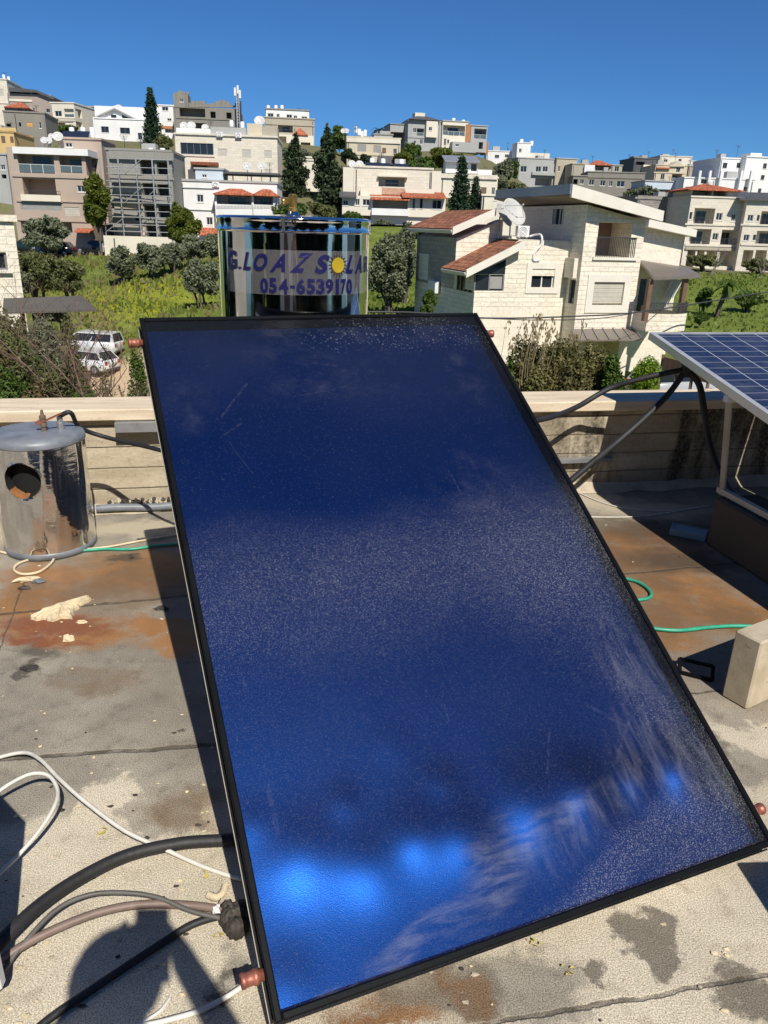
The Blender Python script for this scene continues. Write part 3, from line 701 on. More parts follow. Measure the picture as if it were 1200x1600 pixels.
# ------------------------------------------------------------------ photovoltaic module on the right
def cells_mat():
    t = NT('solar_cells'); v = t.coord(); s = t.n('ShaderNodeSeparateXYZ'); t.l(v, s.inputs[0])
    def ln(x, p, w): 
        fr = t.math('FRACT', t.math('MULTIPLY', x, 1/p)); return t.mapr(t.math('ABSOLUTE', t.math('SUBTRACT', fr, .5)), .5 - w/p, .5 - w/p*.4)
    X = t.math('SUBTRACT', s.outputs[0], .032); Y = t.math('SUBTRACT', s.outputs[1], .02)
    gap = t.math('MAXIMUM', ln(X, .156, .0035), t.math('MULTIPLY', ln(Y, .078, .0022), .8))
    ck = t.n('ShaderNodeTexVoronoi'); ck.inputs['Scale'].default_value = 60; t.l(v, ck.inputs['Vector'])
    cell = t.mix(t.math('MULTIPLY', ck.outputs['Color'], .8), (.006, .010, .034), (.014, .026, .075))
    n = t.noise(5, 5, .6, v); col = t.mix(t.math('MULTIPLY', gap, .9), cell, (.50, .53, .58))
    col = t.mix(t.mapr(n, .4, .8, .02, .12), col, (.4, .38, .36))
    t.pbr(col, .09, 0, None, .5); return t.m
cm_ = cells_mat()
QH = Vector((math.sin(R_(77.7)), math.cos(R_(77.7)), 0)); tt = R_(11.5)
QE = Vector((math.cos(tt) * .213, -math.cos(tt) * .977, -math.sin(tt))).normalized(); QN = QH.cross(-QE)
QT = at(1015, 519, 4.3)
QM = Matrix(((QH.x, -QE.x, QN.x, QT.x), (QH.y, -QE.y, QN.y, QT.y), (QH.z, -QE.z, QN.z, QT.z), (0, 0, 0, 1)))
def pv_module(label):
    o = thing('photovoltaic_module', label, 'solar panel', QT, 0, 'photovoltaic modules on the white stand'); o.rotation_mode = 'QUATERNION'; o.rotation_quaternion = QM.to_quaternion()
    mb = MB(); Wd, Ln = 1.0, 2.0                          # x right, y up slope (0 at the top edge), z out
    for a, b in (((0, -Ln, -.04), (.03, 0, 0)), ((Wd-.03, -Ln, -.04), (Wd, 0, 0)), ((.03, -.02, -.04), (Wd-.03, 0, 0)), ((.03, -Ln, -.04), (Wd-.03, -Ln+.02, 0))): mb.box(a, b, M['alu'])
    mb.build('frame', o)
    mb = MB(); mb.box((.03, -Ln+.02, -.012), (Wd-.03, -.02, -.004), cm_); mb.build('cell_sheet', o)
    return o
pv1 = pv_module('tilted photovoltaic panel of gridded dark blue cells in a silver frame')
pv2 = copy_tree(pv1); pv2.location = QT + QH * 1.012; pv2['label'] = 'second photovoltaic panel, butted against the silver-framed one and mostly out of sight'
def qd(s, h=0.0, n=0.0): return QT + QE * s + QH * h + QN * n
st = thing('panel_stand', 'white steel stand on a concrete kerb holding up the photovoltaic panel', 'stand', gp(1112, 790, .27))
so_ = Vector(st.location)
PLa = gp(1105, 852); PD = Vector((QE.x, QE.y, 0)).normalized(); PT = Vector((-PD.y, PD.x, 0))
foot = at(1119, 772, PLa.y + .05); PH = foot.z - .0
mb = MB(); topp = qd(.78, .015, -.045)
mb.bar(topp - so_, Vector((foot.x + .03, foot.y, PH)) - so_, .024, .022, M['standsteel']); mb.build('post', st)
mb = MB(); t2 = qd(.78, .95, -.045); mb.bar(t2 - so_, Vector((foot.x, foot.y, PH)) + QH * .9 - so_, .022, .022, M['standsteel']); mb.build('post', st)
mb = MB(); mb.bar(Vector((foot.x + .02, foot.y + .02, PH + .02)) - so_, Vector((foot.x + .02, foot.y, PH + .02)) + PD * 1.4 - so_, .03, .028, M['standsteel']); mb.build('foot_rail', st)
mb = MB(); mb.bar(qd(.78, .0, -.058) - so_, qd(.78, 2.0, -.058) - so_, .04, .03, M['whitepaint']); mb.bar(qd(1.75, .0, -.058) - so_, qd(1.75, 2.0, -.058) - so_, .04, .03, M['whitepaint']); mb.build('cross_rail', st)
mb = MB(); mb.bar(qd(1.75, .95, -.07) - so_, Vector((foot.x, foot.y, PH)) + PD * 1.35 + QH * .9 - so_, .04, .03, M['whitepaint']); mb.build('brace', st); mb = MB(); mb.bar(qd(1.75, .1, -.07) - so_, Vector((foot.x + .04, foot.y, PH + .03)) + PD * 1.0 - so_, .04, .03, M['whitepaint']); mb.build('brace', st)
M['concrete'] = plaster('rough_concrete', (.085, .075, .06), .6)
mb = MB(); c = PLa; MM = Matrix(((PD.x, PT.x, 0, c.x), (PD.y, PT.y, 0, c.y), (0, 0, 1, 0), (0, 0, 0, 1)))
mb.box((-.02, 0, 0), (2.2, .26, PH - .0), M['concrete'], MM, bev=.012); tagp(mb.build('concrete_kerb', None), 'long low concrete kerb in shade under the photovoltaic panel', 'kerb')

# junction and insulated pipes
J = at(1072, 577, 4.12)
mb = MB(); mb.bar(J + Vector((.0, 0, .03)), J + Vector((.06, .02, .05)), .07, .06, M['alu']); mb.bar(J + Vector((.03, 0, .06)), J + Vector((.03, .01, .09)), .02, .02, M['galv']); mb.tube([J + Vector((0, 0, -.04)), J + Vector((-.005, 0, .04))], .026, M['rubber'], 12)
tagp(mb.build('pipe_clamp'), 'silver clamp with black pipe joint under the edge of the photovoltaic panel', 'clamp')
mb = MB(); mb.tube(smooth_path([J, at(1040, 583, 4.12), at(990, 595, 4.15), at(950, 608, 4.18), at(905, 634, 4.1), at(870, 649, 3.9), at(830, 658, 3.6), at(770, 660, 3.4)]), .0145, M['rubber'], 10)
tagp(mb.build('insulated_pipe'), 'upper black insulated pipe curving from the clamp over the parapet to the collector top', 'pipe', 'black pipes leaving the clamp')
mb = MB(); mb.tube(smooth_path([J, at(1045, 615, 4.1), at(1005, 655, 4.05), at(965, 690, 3.98), at(925, 723, 3.85), at(893, 750, 3.75), at(850, 785, 3.6)]), .017, M['rubber'], 10)
tagp(mb.build('insulated_pipe'), 'straight black insulated pipe slanting from the clamp down to the collector side', 'pipe', 'black pipes leaving the clamp')
mb = MB(); mb.tube(smooth_path([J, at(1092, 600, 4.1), at(1100, 640, 4.05), at(1108, 690, 4.0), at(1125, 740, 3.85), at(1150, 780, 3.6), at(1200, 835, 3.3), at(1260, 880, 3.0)]), .018, M['rubber'], 10)
tagp(mb.build('insulated_pipe'), 'thick black insulated pipe drooping from the clamp into the shade below the panel', 'pipe', 'black pipes leaving the clamp')

# concrete block, tray, bracket
bl_f = gp(1166, 1110); bl_l = gp(1127, 1087); ld = (bl_l - bl_f); wd = ld.length; ld.normalize(); rd = Vector((-ld.y, ld.x, 0)) * -1
if rd.x < 0: rd = -rd
def limeblock():
    t = NT('limestone_block'); v = t.coord(); n = t.noise(9, 6, .65, v); g = t.noise(70, 3, .6, v)
    col = t.mix(t.mapr(n, .3, .7), (.52, .45, .34), (.40, .33, .23)); col = t.mix(t.mapr(t.noise(26, 4, .7, v), .63, .72), col, (.12, .10, .08))
    t.pbr(col, .9, 0, t.bump(t.math('ADD', n, t.math('MULTIPLY', g, .5)), .22, .005), .2); return t.m
MM = Matrix(((rd.x, ld.x, 0, bl_f.x), (rd.y, ld.y, 0, bl_f.y), (0, 0, 1, 0), (0, 0, 0, 1))); lm = limeblock()
mb = MB(); mb.box((0, 0, 0), (.40, wd, .262), lm, MM, bev=.006); tagp(mb.build('concrete_block'), 'pale limestone building block standing on edge right of the collector', 'block')
mb = MB(); a = Vector((1.02, 1.16, 0)); d1 = Vector((.08, -.98, 0)).normalized(); d2 = Vector((.98, .08, 0)).normalized()
MM = Matrix(((d2.x, d1.x, 0, a.x), (d2.y, d1.y, 0, a.y), (0, 0, 1, 0), (0, 0, 0, 1)))
mb.box((0.04, 0, 0), (.24, .40, .40), lm, MM, bev=.006); tagp(mb.build('concrete_block'), 'second limestone block beside the collector foot, known only by its shadow', 'block')
tc = gp(1075, 836)
mb = MB(); MM = Matrix.Translation(tc) @ Matrix.Rotation(R_(-28), 4, 'Z'); M['tray'] = plain('pale_blue_plastic', (.22, .33, .40), .45)
mb.box((-.09, -.055, .002), (.09, .055, .01), M['tray'], MM)
for a, b in (((-.09, -.055, .01), (.09, -.049, .034)), ((-.09, .049, .01), (.09, .055, .034)), ((-.09, -.049, .01), (-.084, .049, .034)), ((.084, -.049, .01), (.09, .049, .034))): mb.box(a, b, M['tray'], MM)
mb.box((-.084, -.049, .026), (.084, .049, .029), M['tray'], MM)
tagp(mb.build('plastic_tray'), 'pale blue rectangular plastic box lying in the shade of the photovoltaic panel', 'tray')
q = [gp(1061, 1032, .02), gp(1062, 1053, .0), gp(1112, 1066, .0), gp(1114, 1044, .03)]
mb = MB()
for i in range(4): mb.bar(q[i] + Vector((0, 0, .008)), q[(i+1) % 4] + Vector((0, 0, .008)), .012, .01, M['black'])
tagp(mb.build('wire_bracket'), 'small black rectangular metal bracket lying beside the limestone block', 'bracket')

# ------------------------------------------------------------------ cables and hoses on the deck
def cable(name, pts, r, mat, label, cat, group=None, n=8, default=.0):
    P = [gp(p[0], p[1], (p[2] if len(p) > 2 else default) + r + .002) for p in pts]
    mb = MB(); mb.tube(smooth_path(P, 7), r, mat, n); o = mb.build(name); tagp(o, label, cat, group); return o
cable('white_cable', [(-60, 1210), (-15, 1188), (35, 1176, .02), (62, 1186, .04), (92, 1216, .05), (130, 1250, .045), (195, 1298, .03), (260, 1328, .012), (320, 1355), (378, 1374), (430, 1385)], .0055, M['white_cable'], 'white cable arching from the left and running down under the collector edge', 'cable')
cable('white_cable', [(-50, 1425), (-10, 1375, .01), (28, 1337, .03), (60, 1300, .05), (84, 1262, .07), (90, 1235, .075), (76, 1212, .08), (50, 1209, .08), (20, 1222, .07), (-15, 1245, .05), (-60, 1270, .03)], .0052, M['white_cable'], 'white cable bent in a hairpin loop at the left side', 'cable')
cable('rubber_hose', [(-60, 1540), (0, 1473, .03), (60, 1416, .03), (125, 1372, .022), (200, 1336, .012), (280, 1318, .004), (345, 1313), (420, 1308)], .0155, M['rubber'], 'thick black rubber hose arching from lower left to under the collector', 'hose', None, 14)
cable('brown_pipe', [(-60, 1545), (0, 1502, .02), (60, 1464, .03), (150, 1427, .03), (225, 1413, .022), (300, 1415, .012), (352, 1422, .01)], .0095, M['brown_pipe'], 'brown plastic pipe running into the tarred roof penetration', 'pipe')
cable('grey_cable', [(-40, 1590), (10, 1510, .02), (45, 1465, .04), (90, 1420, .05), (140, 1398, .05), (195, 1395, .045), (245, 1402, .035), (300, 1424, .02), (352, 1436, .01)], .0055, M['grey_cable'], 'thin dark grey cable bowed above the brown pipe', 'cable')
cable('black_cable', [(20, 1640), (80, 1590), (160, 1535), (240, 1482), (300, 1445), (355, 1428, .01)], .0085, M['rubber'], 'black cable slanting through the shadow of the photographer', 'cable')
cable('white_cable', [(140, 1660), (190, 1612), (250, 1597), (310, 1580), (350, 1560), (392, 1533), (430, 1515)], .0055, M['white_cable'], 'white cable at the bottom edge below the copper pipe stub', 'cable')
cable('white_cable', [(195, 1625), (225, 1597), (250, 1580), (265, 1560)], .0035, M['white_cable'], 'short thin white cable end in the shadow of the photographer', 'cable')
cable('green_hose', [(110, 862), (160, 858), (205, 858), (250, 852), (300, 850), (350, 852)], .0075, M['green_hose'], 'green garden hose between the scrapped boiler and the collector', 'hose')
cable('cream_hose', [(110, 860), (165, 855), (220, 845), (280, 835), (340, 828)], .0055, M['cream_cable'], 'thin cream hose lying beside the green hose near the boiler', 'hose')
cable('cream_cable', [(60, 870), (30, 880), (22, 890), (35, 897), (60, 894), (78, 882), (85, 872)], .006, M['cream_cable'], 'small loop of cream cable at the foot of the scrapped boiler', 'cable')
cable('cream_cable', [(-40, 852), (0, 862), (20, 866), (50, 868)], .006, M['cream_cable'], 'cream cable end running out from behind the left of the boiler', 'cable')
cable('green_hose', [(930, 898), (970, 903), (998, 910), (1016, 924), (1014, 934), (990, 938), (960, 938)], .0075, M['green_hose'], 'bend of green hose showing past the collector edge', 'hose')
cable('green_hose', [(980, 972), (1015, 981), (1060, 985), (1110, 980), (1150, 978), (1200, 980), (1260, 990)], .008, M['green_hose'], 'green hose running to the limestone block', 'hose')
cable('white_wire', [(870, 748), (905, 770), (950, 788), (1000, 797), (1060, 797), (1110, 790)], .0035, M['white_cable'], 'thin white wire curving along the foot of the wall into the shade', 'wire')
cable('white_wire', [(880, 806), (940, 808), (1000, 807), (1050, 800), (1100, 790)], .0035, M['white_cable'], 'thin white wire lying straight across the roof from the collector edge', 'wire')
# tarred penetration
mb = MB(); c = gp(362, 1442)
for i, (dx, dy, s_) in enumerate(((0, 0, .03), (.015, -.025, .026), (-.012, .02, .022), (.022, .015, .03))): lump(mb, (c.x+dx, c.y+dy, .01), s_, s_*.9, .030, M['tar'], 20+i, 22, .16)
lump(mb, (c.x-.035, c.y+.008, .03), .012, .01, .012, M['whitepaint'], 31, 8); lump(mb, (c.x-.02, c.y+.03, .02), .016, .012, .014, M['mortar'], 33, 8)
tagp(mb.build('roof_penetration'), 'lumpy tarred pipe penetration where the cables enter beside the collector', 'pipe outlet')
# debris
def debris(name, x, y, sx, sy, sz, mat, seed, label, cat, rot=0.0, n=12, rough=.35, group=None):
    mb = MB(); c = gp(x, y); lump(mb, (c.x, c.y, sz*.4), sx, sy, sz, mat, seed, n, rough, rot); o = mb.build(name); tagp(o, label, cat, group); return o
def slab():
    pts = [(45, 967), (70, 955), (110, 942), (140, 934), (143, 938), (128, 946), (118, 955), (112, 968), (95, 966), (82, 972), (68, 968), (56, 970)]
    mb = MB(); rg = random.Random(2); Q = [gp(*p) for p in pts]; P = []
    for i in range(len(Q)):
        for k in range(4): q = Q[i].lerp(Q[(i+1) % len(Q)], k/4); P.append(q + Vector((rg.uniform(-.005, .005), rg.uniform(-.004, .004), 0)))
    n = len(P); c = sum(P, Vector()) / n; rings = [P]
    for f, z in ((.03, .012), (.12, .020), (.35, .024), (.65, .027)): rings.append([p + (c - p) * (f * rg.uniform(.8, 1.2)) + Vector((0, 0, z * rg.uniform(.72, 1.2))) for p in P])
    for r in range(len(rings) - 1):
        for i in range(n): j = (i+1) % n; mb.poly([rings[r][i], rings[r][j], rings[r+1][j], rings[r+1][i]], M['foam'])
    ct = c + Vector((0, 0, .028))
    for i in range(n): mb.poly([rings[-1][i], rings[-1][(i+1) % n], ct], M['foam'])
    return mb.build('foam_slab')
tagp(slab(), 'long jagged slab of pale yellow insulation foam on the rusty roof', 'foam')
debris('foam_chunk', 126, 941, .018, .014, .012, M['foam'], 3, 'foam chunk touching the tip of the long foam slab', 'foam', 0, 10)
debris('foam_chunk', 108, 1000, .022, .016, .016, M['foam'], 4, 'pale foam crumb on the roof below the long foam slab', 'foam', .3, 10)
debris('foam_chunk', 127, 973, .02, .012, .008, M['foam'], 5, 'flat rust-tinged foam flake right of the long foam slab', 'foam', .1, 10)
debris('foam_chunk', 42, 908, .05, .018, .014, M['foam'], 6, 'broken foam piece beside the blue-grey scrap below the boiler', 'foam', .3, 12)
debris('metal_scrap', 61, 911, .028, .014, .016, M['steel_lid'], 7, 'blue-grey plastic scrap lying below the scrapped boiler', 'scrap', .2, 8)
debris('metal_scrap', 38, 921, .03, .01, .012, M['tar'], 8, 'dark broken scrap under the blue-grey one', 'scrap', .3, 8)
debris('tar_lump', 252, 952, .028, .016, .010, M['tar'], 9, 'dark brown tar lump near the collector shadow', 'tar lump', .1, 12)
debris('tar_lump', 205, 872, .012, .01, .014, M['tar'], 10, 'small black tar lump near the green hose', 'tar lump', 0, 8)
debris('mud_clod', 47, 1045, .03, .022, .006, M['tar'], 11, 'dry brown mud clod flattened on the grey roof', 'clod', .3, 14, .25)
rg = random.Random(77); mb = MB()
for i in range(170):
    if i < 150: x, y = rg.uniform(0, 350), rg.uniform(880, 1600)
    else: x, y = rg.uniform(880, 1200), rg.uniform(800, 1150)
    if i % 7 == 0: x, y = rg.uniform(560, 1150), rg.uniform(1440, 1600)
    c = gp(x, y); s_ = rg.uniform(.0025, .006); lump(mb, (c.x, c.y, s_*.4), s_*rg.uniform(.8, 2), s_, s_*.7, rg.choice([M['foam'], M['tar'], M['mortar'], M['foam']]), i, 6)
tagp(mb.build('roof_litter'), 'scattered foam crumbs and tar bits over the roof', 'litter', kind='stuff')
M['petal'] = plain('yellow_petal', (.42, .35, .09), .7)
for i, (x, y, lab) in enumerate(((157, 1302, 'yellow dried petals above the thick rubber hose'), (318, 1368, 'yellowish leaf scraps beside the cable under the collector'), (345, 1459, 'yellow foam crumb just below the tarred penetration'), (834, 1476, 'yellow leaf scrap under the bottom edge of the collector'), (886, 1519, 'yellow leaf scrap lying left of the dark oval stain'))):
    mb = MB(); c = gp(x, y); rg = random.Random(i)
    for k in range(5):
        a = rg.uniform(0, 3.14); d = Vector((math.cos(a), math.sin(a), 0)) * rg.uniform(.004, .009); e_ = Vector((-d.y, d.x, 0)) * .45; p = c + Vector((rg.uniform(-.014, .014), rg.uniform(-.012, .012), .004 + k*.001))
        mb.poly([p - d, p + e_ + Vector((0, 0, .003)), p + d, p - e_], M['petal'])
    tagp(mb.build('leaf_scrap'), lab, 'leaf')
mb = MB(); pp = [gp(x, y, .012) for x, y in ((325, 1398), (338, 1402), (348, 1395), (352, 1384))]; mb.tube(smooth_path(pp), .009, M['foam'], 8); tagp(mb.build('pipe_offcut'), 'curved beige pipe offcut beside the collector edge', 'offcut')

# ------------------------------------------------------------------ white condenser unit just out of the frame on the left (its corner and shadow show)
ac = thing('condenser_unit', 'white outdoor air conditioner unit on grey feet, one corner at the lower left', 'air conditioner', gp(20, 1572))
ac.rotation_euler = (0, 0, math.atan2(-.65, .76))        # local x runs towards us
c_, s_ = .76, -.65
mb = MB(); mb.box((-.30, -.74, .05), (.0, .0, .58), M['whitepaint'], None, .012); 
ac.rotation_euler = (0, 0, math.atan2(-.65, .76))
mb.build('casing', ac)
for y in (-.66, -.12):
    mb = MB(); mb.box((-.31, y, 0), (.01, y + .06, .05), M['steel_lid']); mb.build('foot', ac)
mb = MB(); n_ = 32
for rr in (.05, .09, .13, .17, .21):
    pts = [(.006, -.42 + rr*math.cos(2*math.pi*i/n_), .32 + rr*math.sin(2*math.pi*i/n_)) for i in range(n_+1)]; mb.tube(pts, .003, M['steel_lid'], 5, None, False)
mb.build('fan_grille', ac)

# ------------------------------------------------------------------ the photographer (only his shadow is in the frame)
def skin_obj(name, verts, edges, radii, mat, parent=None, sub=1):
    me = bpy.data.meshes.new(name); me.from_pydata([Vector(v) for v in verts], edges, []); me.materials.append(mat)
    o = bpy.data.objects.new(name, me); COL.objects.link(o)
    md = o.modifiers.new('skin', 'SKIN'); 
    if not me.skin_vertices: me.attributes  # layer comes with the modifier below
    bm_ = __import__('bmesh').new(); bm_.from_mesh(me); lay = bm_.verts.layers.skin.verify(); bm_.verts.ensure_lookup_table()
    for i, v in enumerate(bm_.verts):
        r = radii[i]; v[lay].radius = (r, r) if not isinstance(r, tuple) else r; v[lay].use_root = (i == 0)
    bm_.to_mesh(me); bm_.free()
    md.use_smooth_shade = True
    ss = o.modifiers.new('sub', 'SUBSURF'); ss.levels = sub; ss.render_levels = sub
    if parent: o.parent = parent
    return o
ph_c = EYE - FW * .012 + DN * .055
mb = MB(); MM = Matrix(((RT.x, DN.x, FW.x, ph_c.x), (RT.y, DN.y, FW.y, ph_c.y), (RT.z, DN.z, FW.z, ph_c.z), (0, 0, 0, 1)))
mb.box((-.039, -.08, -.004), (.039, .08, .004), M['black'], MM, .003); tagp(mb.build('phone'), 'black phone held up in both hands by the photographer', 'phone')
BX, BY = .0, -.31
pv_ = [(BX, BY, .92), (BX, BY-.01, 1.08), (BX, BY, 1.24), (BX, BY+.01, 1.36), (BX-.005, BY+.05, 1.44), (BX-.01, BY+.09, 1.50), (BX-.01, BY+.10, 1.585),
       (BX-.17, BY, 1.33), (BX-.27, BY+.10, 1.12), (BX-.115, BY+.28, 1.36), (BX-.075, BY+.30, 1.41),
       (BX+.17, BY, 1.33), (BX+.30, BY+.10, 1.13), (BX+.085, BY+.28, 1.36), (BX+.04, BY+.30, 1.41),
       (BX-.09, BY, .86), (BX-.10, BY+.01, .48), (BX-.10, BY-.02, .09), (BX-.11, BY+.10, .035),
       (BX+.09, BY, .86), (BX+.11, BY+.02, .48), (BX+.12, BY, .09), (BX+.13, BY+.12, .035)]
pe = [(0,1),(1,2),(2,3),(3,4),(4,5),(5,6),(3,7),(7,8),(8,9),(9,10),(3,11),(11,12),(12,13),(13,14),(0,15),(15,16),(16,17),(17,18),(0,19),(19,20),(20,21),(21,22)]
pr = [(.13,.10),(.12,.10),(.135,.11),(.11,.085),.052,(.072,.085),(.068,.078),.055,.043,.032,(.038,.02),.055,.043,.032,(.038,.02),.085,.058,.042,.036,.085,.058,.042,.036]
for s_, hi in ((-1, 10), (1, 14)):
    hx, hy, hz_ = pv_[hi]
    for k in range(5):
        b = len(pv_)
        if k < 4: q = [(hx - s_*.005, hy + .02, hz_ + .03 - k*.018), (hx - s_*.03, hy + .035, hz_ + .034 - k*.018), (hx - s_*.05, hy + .022, hz_ + .034 - k*.018)]
        else: q = [(hx + s_*.008, hy - .005, hz_ + .03), (hx + s_*.0, hy + .005, hz_ + .055), (hx - s_*.014, hy + .012, hz_ + .07)]
        pv_ += q; pe += [(hi, b), (b, b+1), (b+1, b+2)]; pr += [.0095, .0085, .007]
per = skin_obj('person', pv_, pe, pr, M['skin']); tagp(per, 'photographer in dark clothes holding up a phone, standing before the collector, shadow on roof', 'person')
idx = [0,1,2,3,7,8,11,12]; mp = {v: i for i, v in enumerate(idx)}
skin_obj('shirt', [pv_[i] for i in idx], [(mp[a], mp[b]) for a, b in pe if a in mp and b in mp], [tuple(x*1.12+.006 for x in (pr[i] if isinstance(pr[i], tuple) else (pr[i], pr[i]))) for i in idx], M['cloth'], per)
idx = [0,15,16,17,19,20,21]; mp = {v: i for i, v in enumerate(idx)}
skin_obj('trousers', [pv_[i] for i in idx], [(mp[a], mp[b]) for a, b in pe if a in mp and b in mp], [tuple(x*1.12+.006 for x in (pr[i] if isinstance(pr[i], tuple) else (pr[i], pr[i]))) for i in idx], M['trousers'], per)
mb = MB(); hc = Vector(pv_[6]); n_ = 20; vs = []
for j in range(9):
    for i in range(n_):
        th = .62 * math.pi * j / 8; a = 2*math.pi*i/n_; back = 1.0 if math.sin(a) < .3 else .72
        vs.append((hc.x + math.sin(th*back)*math.cos(a)*.098, hc.y + math.sin(th*back)*math.sin(a)*.105 - .004, hc.z - .02 + math.cos(th*back)*.092))
mb.mesh(vs, [(j*n_+i, (j+1)*n_+i, (j+1)*n_+(i+1) % n_, j*n_+(i+1) % n_) for j in range(8) for i in range(n_)], M['hair'], True); mb.build('hair', per)
# ------------------------------------------------------------------ terrain
GPTS = [(700, 520, 42, -6.4), (1060, 560, 40, -6.4), (900, 560, 30, -6.6), (1100, 600, 34, -6.5), (200, 590, 44, -8.6), (60, 560, 40, -8.4), (140, 555, 54, -8.4), (150, 480, 68, None), (300, 480, 66, None), (250, 400, 88, None),
        (140, 398, 90, None), (40, 398, 90, None), (330, 385, 92, None), (620, 470, 64, None), (450, 420, 80, None), (600, 352, 98, None), (1130, 500, 60, None), (1140, 440, 85, None), (1190, 425, 112, None), (1000, 430, 95, None), (800, 440, 80, None),
        (236, 434, 72, None), (310, 414, 76, None), (316, 478, 56, None), (606, 492, 50, None), (60, 470, 60, None), (40, 250, 125, None), (120, 215, 150, None), (190, 228, 155, None), (30, 205, 165, None), (320, 215, 160, None), (230, 240, 125, None), (350, 285, 112, None), (440, 225, 155, None), (500, 300, 112, None),
        (580, 262, 140, None), (690, 240, 180, None), (740, 310, 118, None), (860, 305, 190, None), (950, 315, 172, None), (1020, 318, 150, None), (1100, 325, 150, None), (1180, 320, 152, None), (1000, 295, 215, None), (820, 275, 225, None), (900, 290, 205, None), (1050, 295, 210, None), (1150, 290, 190, None)]
_tp = []
for (x, y, D, z) in GPTS:
    p = at(x, y, D); _tp.append((p.x, p.y, p.z if z is None else z))
for x in (-60, -30, 0, 30, 60): _tp += [(x, -10, -8), (x, -40, -8)]
for x in (-60, -30, 0, 30, 60): _tp += [(x, 8, -8.2 if x < 10 else -6.8), (x, 22, -8.4 if x < 5 else -6.7)]
for x in (-160, -80, 0, 80, 160): _tp += [(x, 275, 14 - x*.07), (x * 3, 420, -6), (x*4, 700, -12)]
_TP = np.array(_tp)
def ground_z(x, y):
    d2 = (_TP[:, 0] - x) ** 2 + (_TP[:, 1] - y) ** 2 + 9.0
    w = d2 ** -1.9; return float((w * _TP[:, 2]).sum() / w.sum())
def ground_mat():
    t = NT('hillside_ground'); v = t.pos(); s = t.n('ShaderNodeSeparateXYZ'); t.l(v, s.inputs[0])
    n = t.noise(.12, 6, .6, v); m_ = t.noise(.9, 5, .65, v); f = t.noise(5, 4, .7, v)
    X = t.math('ADD', s.outputs[0], t.math('MULTIPLY', t.math('SUBTRACT', m_, .5), 9)); Y = t.math('ADD', s.outputs[1], t.math('MULTIPLY', t.math('SUBTRACT', f, .5), 9)); V2 = (X, Y)
    grass = t.mix(t.mapr(m_, .3, .7), (.095, .13, .024), (.18, .22, .045)); grass = t.mix(t.mapr(f, .45, .8, 0, .6), grass, (.035, .06, .012))
    def bl(x, y, D, rx, ry, soft=.4): p = at(x, y, D); return blobmask(t, V2, p.x, p.y, rx, ry, 0, soft)
    yel = t.math('MULTIPLY', maxall(t, [bl(240, 480, 66, 7, 4), bl(180, 462, 70, 6, 3), bl(210, 500, 62, 5, 2.5)]), t.mapr(f, .42, .6))
    col = t.mix(t.math('MULTIPLY', yel, .8), grass, (.34, .33, .02))
    dry = t.math('MULTIPLY', maxall(t, [bl(120, 440, 74, 12, 6), bl(100, 510, 58, 8, 4), bl(150, 400, 86, 16, 3)]), t.mapr(f, .35, .65))
    col = t.mix(t.math('MULTIPLY', dry, .4), col, (.15, .12, .06))
    dirt = t.mix(f, (.22, .17, .11), (.34, .27, .18))
    far = t.mapr(t.math('ADD', s.outputs[1], t.math('MULTIPLY', n, 20)), 104, 112)
    col = t.mix(t.math('MULTIPLY', far, t.mapr(m_, .35, .6, .3, 1)), col, (.16, .135, .09))
    sand = maxall(t, [bl(200, 590, 46, 9, 5, .25), bl(150, 600, 44, 8, 4, .25), bl(1100, 592, 34, 6, 4, .2)])
    col = t.mix(sand, col, t.mix(m_, (.46, .34, .21), (.56, .43, .28)))
    t.pbr(col, .95, 0, t.bump(f, .6, .15), .1); return t.m
mb = MB()
ys = [-400, -150, -60, -30, -12, 0] + list(np.arange(6, 130, 3.0)) + list(np.arange(130, 300, 6.0)) + [320, 350, 400, 480, 600, 800, 1200, 2000, 4000]
nx = 90
vs = []; fs = []
for y in ys:
    hw = max(60, abs(y) * 1.05)
    for i in range(nx + 1):
        x = -hw + 2 * hw * i / nx; vs.append((x, y, ground_z(x, y) if -20 < y < 1000 else (-12 if y > 0 else -8)))
for j in range(len(ys) - 1):
    for i in range(nx): a = j*(nx+1)+i; fs.append((a, a+1, a+nx+2, a+nx+1))
mb.mesh(vs, fs, ground_mat(), True); tagp(mb.build('ground'), kind='structure')
# street below the houses
M['asphalt'] = plain('asphalt', (.12, .12, .125), .9, 0, .25, .8, .2, 20)
mb = MB(); path = [(-80, 93), (-60, 92), (-45, 91), (-34, 91), (-24, 93), (-14, 96), (0, 97), (20, 99)]
P = smooth_path([Vector((x, y, 0)) for x, y in path], 8); vs = []; fs = []
for i, p in enumerate(P):
    d = (P[min(i+1, len(P)-1)] - P[max(i-1, 0)]).normalized(); nrm = Vector((-d.y, d.x, 0))
    zc_ = max(ground_z(p.x, p.y), ground_z(p.x + nrm.x*3, p.y + nrm.y*3), ground_z(p.x - nrm.x*3, p.y - nrm.y*3)) + .08
    for k in (-2.8, -1.4, 0, 1.4, 2.8):
        q = p + nrm * k; vs.append((q.x, q.y, zc_))
for i in range(len(P) - 1):
    for k in range(4): a = i*5+k; fs.append((a, a+5, a+6, a+1))
mb.mesh(vs, fs, M['asphalt'], True); tagp(mb.build('street'), kind='structure')

